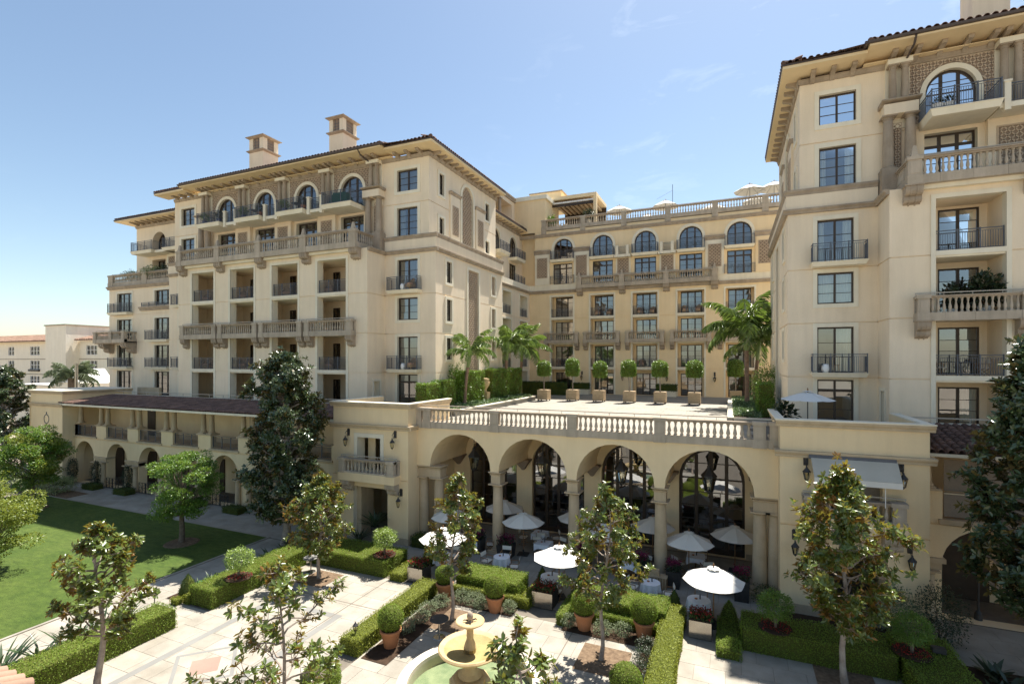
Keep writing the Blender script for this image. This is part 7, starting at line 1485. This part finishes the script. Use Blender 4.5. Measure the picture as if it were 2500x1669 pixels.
# dining set in the lower recess of the right wing
bt = rmx(-30.0)
btable(bt-.1, 33.2, F1+.17, 'dining table in the lower recess of the right wing', .5, .72); chair(bt-.95, 33.2, 90, 'pale chair at the left of the recess table, right wing', F1+.17); chair(bt+.75, 33.2, -90, 'pale chair at the right of the recess table, right wing', F1+.17)
def potplant(label, x, y, z, pr, ph, potm, r, h, lm, n=400, L=.14):
    t = shrub('potted_plant', label, x, y, z+ph*.8, r, h, lm, n, L, cat='potted plant', hollow=.2, trunk=.05); mb = MB(); mb.lathe([(pr*.7, 0), (pr, ph*.9), (pr*1.06, ph), (pr*.9, ph*.95)], (x, y, z), 12, cap=False); o = put('pot', mb.mesh('pot', potm, (x, y, z)), t, (x, y, z))
ab = 24.6
for k, (x, pm, lb) in enumerate([(-46.6, 'blue_pot', 'left end of the first'), (-44.6, 'blue_pot', 'right end of the first'), (-41.3, 'blue_pot', 'left end of the second'), (-39.2, 'terracotta', 'right end of the second'), (-36.2, 'blue_pot', 'left end of the third'), (-34.0, 'terracotta', 'right end of the third')]): potplant(f'potted plant at the {lb} arched balcony, left wing', x, 33.3, ab, .22, .4, pm, .4, .75, 'leaf_dark' if k % 2 else 'leaf_camphor', 260)
t = thing('covered_furniture', 'furniture under a dark green cover on the fourth arched balcony', 'cover', (-30.0, 33.5, ab)); mb = MB(); mb.hexa([(-31.0, 33.0, ab), (-28.9, 33.0, ab), (-28.9, 34.0, ab), (-31.0, 34.0, ab), (-30.6, 33.2, ab+1.0), (-29.3, 33.2, ab+.95), (-29.3, 33.8, ab+.95), (-30.6, 33.8, ab+1.05)]); mb.build('cover', 'green_cover', t)
for c, nm in ((-40.4, 'second'), (-35.2, 'third')): btable(c+.3, 33.4, ab, f'iron table on the {nm} arched balcony, left wing', .45, .7)
ax_ = rmx(-30.0)
for k, (dx, lb) in enumerate(((-1.05, 'left'), (-.55, 'right'))): potplant(f'white bowl planter at {lb} on the arched balcony, right wing', ax_+dx, 33.3, ab, .26, .36, 'ceramic', .25, .35, 'leaf_dark', 120)
potplant('large dark-leaved potted tree on the stone balcony, right wing', bt+.75, 32.9, F2+.05, .3, .5, 'ceramic', .75, 1.7, 'leaf_dark', 700, .26); potplant('smaller potted tree left on the stone balcony, right wing', bt-.55, 32.9, F2+.05, .22, .4, 'ceramic', .3, 1.3, 'leaf_dark', 260, .2)
potplant('leafy plant beside the roof bar at its left post', -21.6, 63.6, 28.42, .3, .7, 'trim', .6, 1.7, 'leaf_ficus', 500, .22); potplant('leafy plant at the right post of the roof bar', -16.6, 63.6, 28.42, .3, 1.2, 'trim', .75, 1.6, 'leaf_dark', 500, .22)
potplant('pale bush on the left corner of the end block terrace', -66.5, 38.2, 20.4, .5, .6, 'trim', 1.0, 1.5, 'leaf_pale', 700, .2); potplant('pale flowering bush on the end block terrace', -61.8, 38.0, 20.4, .6, .7, 'trim', 1.4, 1.6, 'leaf_pale', 1100, .2); potplant('dark bush right of the pale one on the end block terrace', -60.2, 38.2, 20.4, .5, .7, 'trim', .9, 1.6, 'leaf_dark', 700, .2)
potplant('big-leaved potted plant by the umbrella on the right pavilion deck', 2.75, 31.0, 7.36, .3, .5, 'terracotta', .55, 1.5, 'leaf_dark', 300, .3)
# roof chairs seen through the balusters
for k, x in enumerate((-20.5, -19.6, -3.2, -2.5, 3.5)): chair(x, 63.6, 180, f'{["first", "second", "third", "fourth", "fifth"][k]} canvas chair from the left behind the roof balustrade', 28.42)
# ------------------------------------------------------------------ neighbours
DB = thing('neighbour_building', 'cream apartment building with orange tile roof beyond the far left', 'building', (-142, 70, 0)); fd = lambda u, z, d: (u, 65.0-d, z)
wl, rv = MB(), RV(); ops = []; wn = [(-160.0, 2), (-149.5, 3), (-127.0, 3)]
for z in (5.9, 9.5, 12.8):
    for x, n in wn: w = n*1.35; ops.append((x-w/2, x+w/2, z, z+2.1))
facade(wl, fd, -185, -120, -1, 15.9, ops, rv, .25); wl.build('wall', 'stucco_far', DB); rv.build('window_reveal', 'white_paint', DB)
for a, b, c, d in ops:
    n = round((b-a)/1.35); mb = MB(); mb.fbox(fd, a, b, c, d, -.3, -.28); f0 = mb.build('window', 'frame', DB); mb = MB()
    for i in range(n+1): u = a+(b-a)*i/n; mb.fbox(fd, u-.08, u+.08, c, d, -.27, -.1)
    for z in (c+.06, (c+d)/2, d-.06): mb.fbox(fd, a, b, z-.05, z+.05, -.27, -.12)
    mb.build('window_frame', 'white_paint', f0); mb = MB(); mb.poly([fd(a, c, -.26), fd(b, c, -.26), fd(b, d, -.26), fd(a, d, -.26)]); mb.build('pane', 'glass', f0)
    if abs(c-9.5) < .1 and a < -140: mb = MB(); mb.fbox(fd, a-.2, b+.2, c-.45, c+.05, 0, .35); mb.build('window_box', 'bronze', DB)
for z in (11.9, 8.4): mb = MB(); mb.fbox(fd, -185, -120, z-.08, z+.08, -.02, .06); mb.build('string_course', 'stone', DB)
mb = MB(); mb.box(-186, -139.5, 64.0, 66, 15.7, 15.9); mb.build('soffit', 'soffit', DB)
rp = MB(); rp.poly([(-186, 63.9, 15.9), (-138.8, 63.9, 15.9), (-140.5, 71, 18.0), (-186, 71, 18.0)]); rp.build('roof', 'tile_warm', DB); rp = MB(); rp.poly([(-131.5, 63.9, 15.9), (-119.5, 63.9, 15.9), (-119.5, 71, 18.0), (-130.5, 71, 18.0)]); rp.build('roof', 'tile_warm', DB)
tiles_joined(DB, lambda u, up, al: (u, 63.9+al, 15.95+al*.29+up), -185, -139, 0, .29, 10, step=.8, L=.75, r=.34, mat='tile_warm'); tiles_joined(DB, lambda u, up, al: (u, 63.9+al, 15.95+al*.29+up), -131.4, -119.6, 0, .29, 10, step=.8, L=.75, r=.34, mat='tile_warm')
mb = MB(); mb.box(-139.5, -131.6, 62.5, 72, -1, 19.2); mb.build('stair_tower', 'stucco_far', DB); mb = MB(); mb.box(-139.7, -131.4, 62.3, 72.2, 19.2, 19.45); mb.build('tower_cap', 'stone', DB)
LB = thing('low_building', 'low white gabled building behind the end pavilion', 'building', (-97, 47, 0)); mb = MB(); mb.box(-101, -91.5, 46.5, 52, 0, 8.0); mb.box(-112, -101, 46, 52, 0, 7.4); mb.build('wall', 'stucco_far', LB); mb = MB(); mb.prism([(0, 8.0), (2.6, 10.2), (5.2, 8.0)], lambda p, q, t_: (-100.5+p, t_, q), 46.3, 52); mb.build('gable', 'white_paint', LB); mb = MB(); mb.box(-112.2, -101, 45.8, 52, 7.4, 7.6); mb.build('roof', 'roof_flat', LB)
mb = MB(); mb.box(-90, -79, 55, 60, 0, 10.2); o = mb.build('wall', 'stucco_far', LB)
for lb, x, y, h in (('white vent pipe left of the end pavilion', -72.5, 35.5, 11.2), ('dark vent pipe right of the feather palm', -74.0, 45.0, 11.0)): mb = MB(); mb.lathe([(.16, 0), (.16, h-.2), (.26, h-.2), (.26, h)], (x, y, 0), 10); o = mb.build('vent_pipe', 'steel' if h > 11.1 else 'bronze', None, Vector((x, y, 0))); tag(o, lb, 'pipe')
hedge('low green trees beyond the neighbours', [(-140, -95, 58, 61, 5.0)], 'leaf_camphor', .5, 14, name='far_trees', cat='trees', wob=.8)
# roof corner of the near building, bottom left
NR = thing('near_roof', 'corner of a near terracotta tile roof at the bottom left', 'roof', (-13.2, 3.0, 5.5)); mb = MB(); mb.poly([(-17, 4.98, 5.55), (-11.55, 4.98, 5.55), (-11.55, 1.5, 6.9), (-17, 1.5, 6.9)]); mb.build('roof_deck', 'tile_warm', NR); mb = MB(); mb.box(-17, -11.8, 1.4, 4.3, 0, 5.5); mb.build('wall', 'stucco', NR)
tm = tile_mesh(.5, .13, 'tile_warm')
for i in range(18):
    for j in range(6): put('roof_tile', tm, NR, (-16.9+i*.30+.05, 5.03-j*.42, 5.58+j*.42*.39), rot=(math.atan(.39), 0, math.pi))
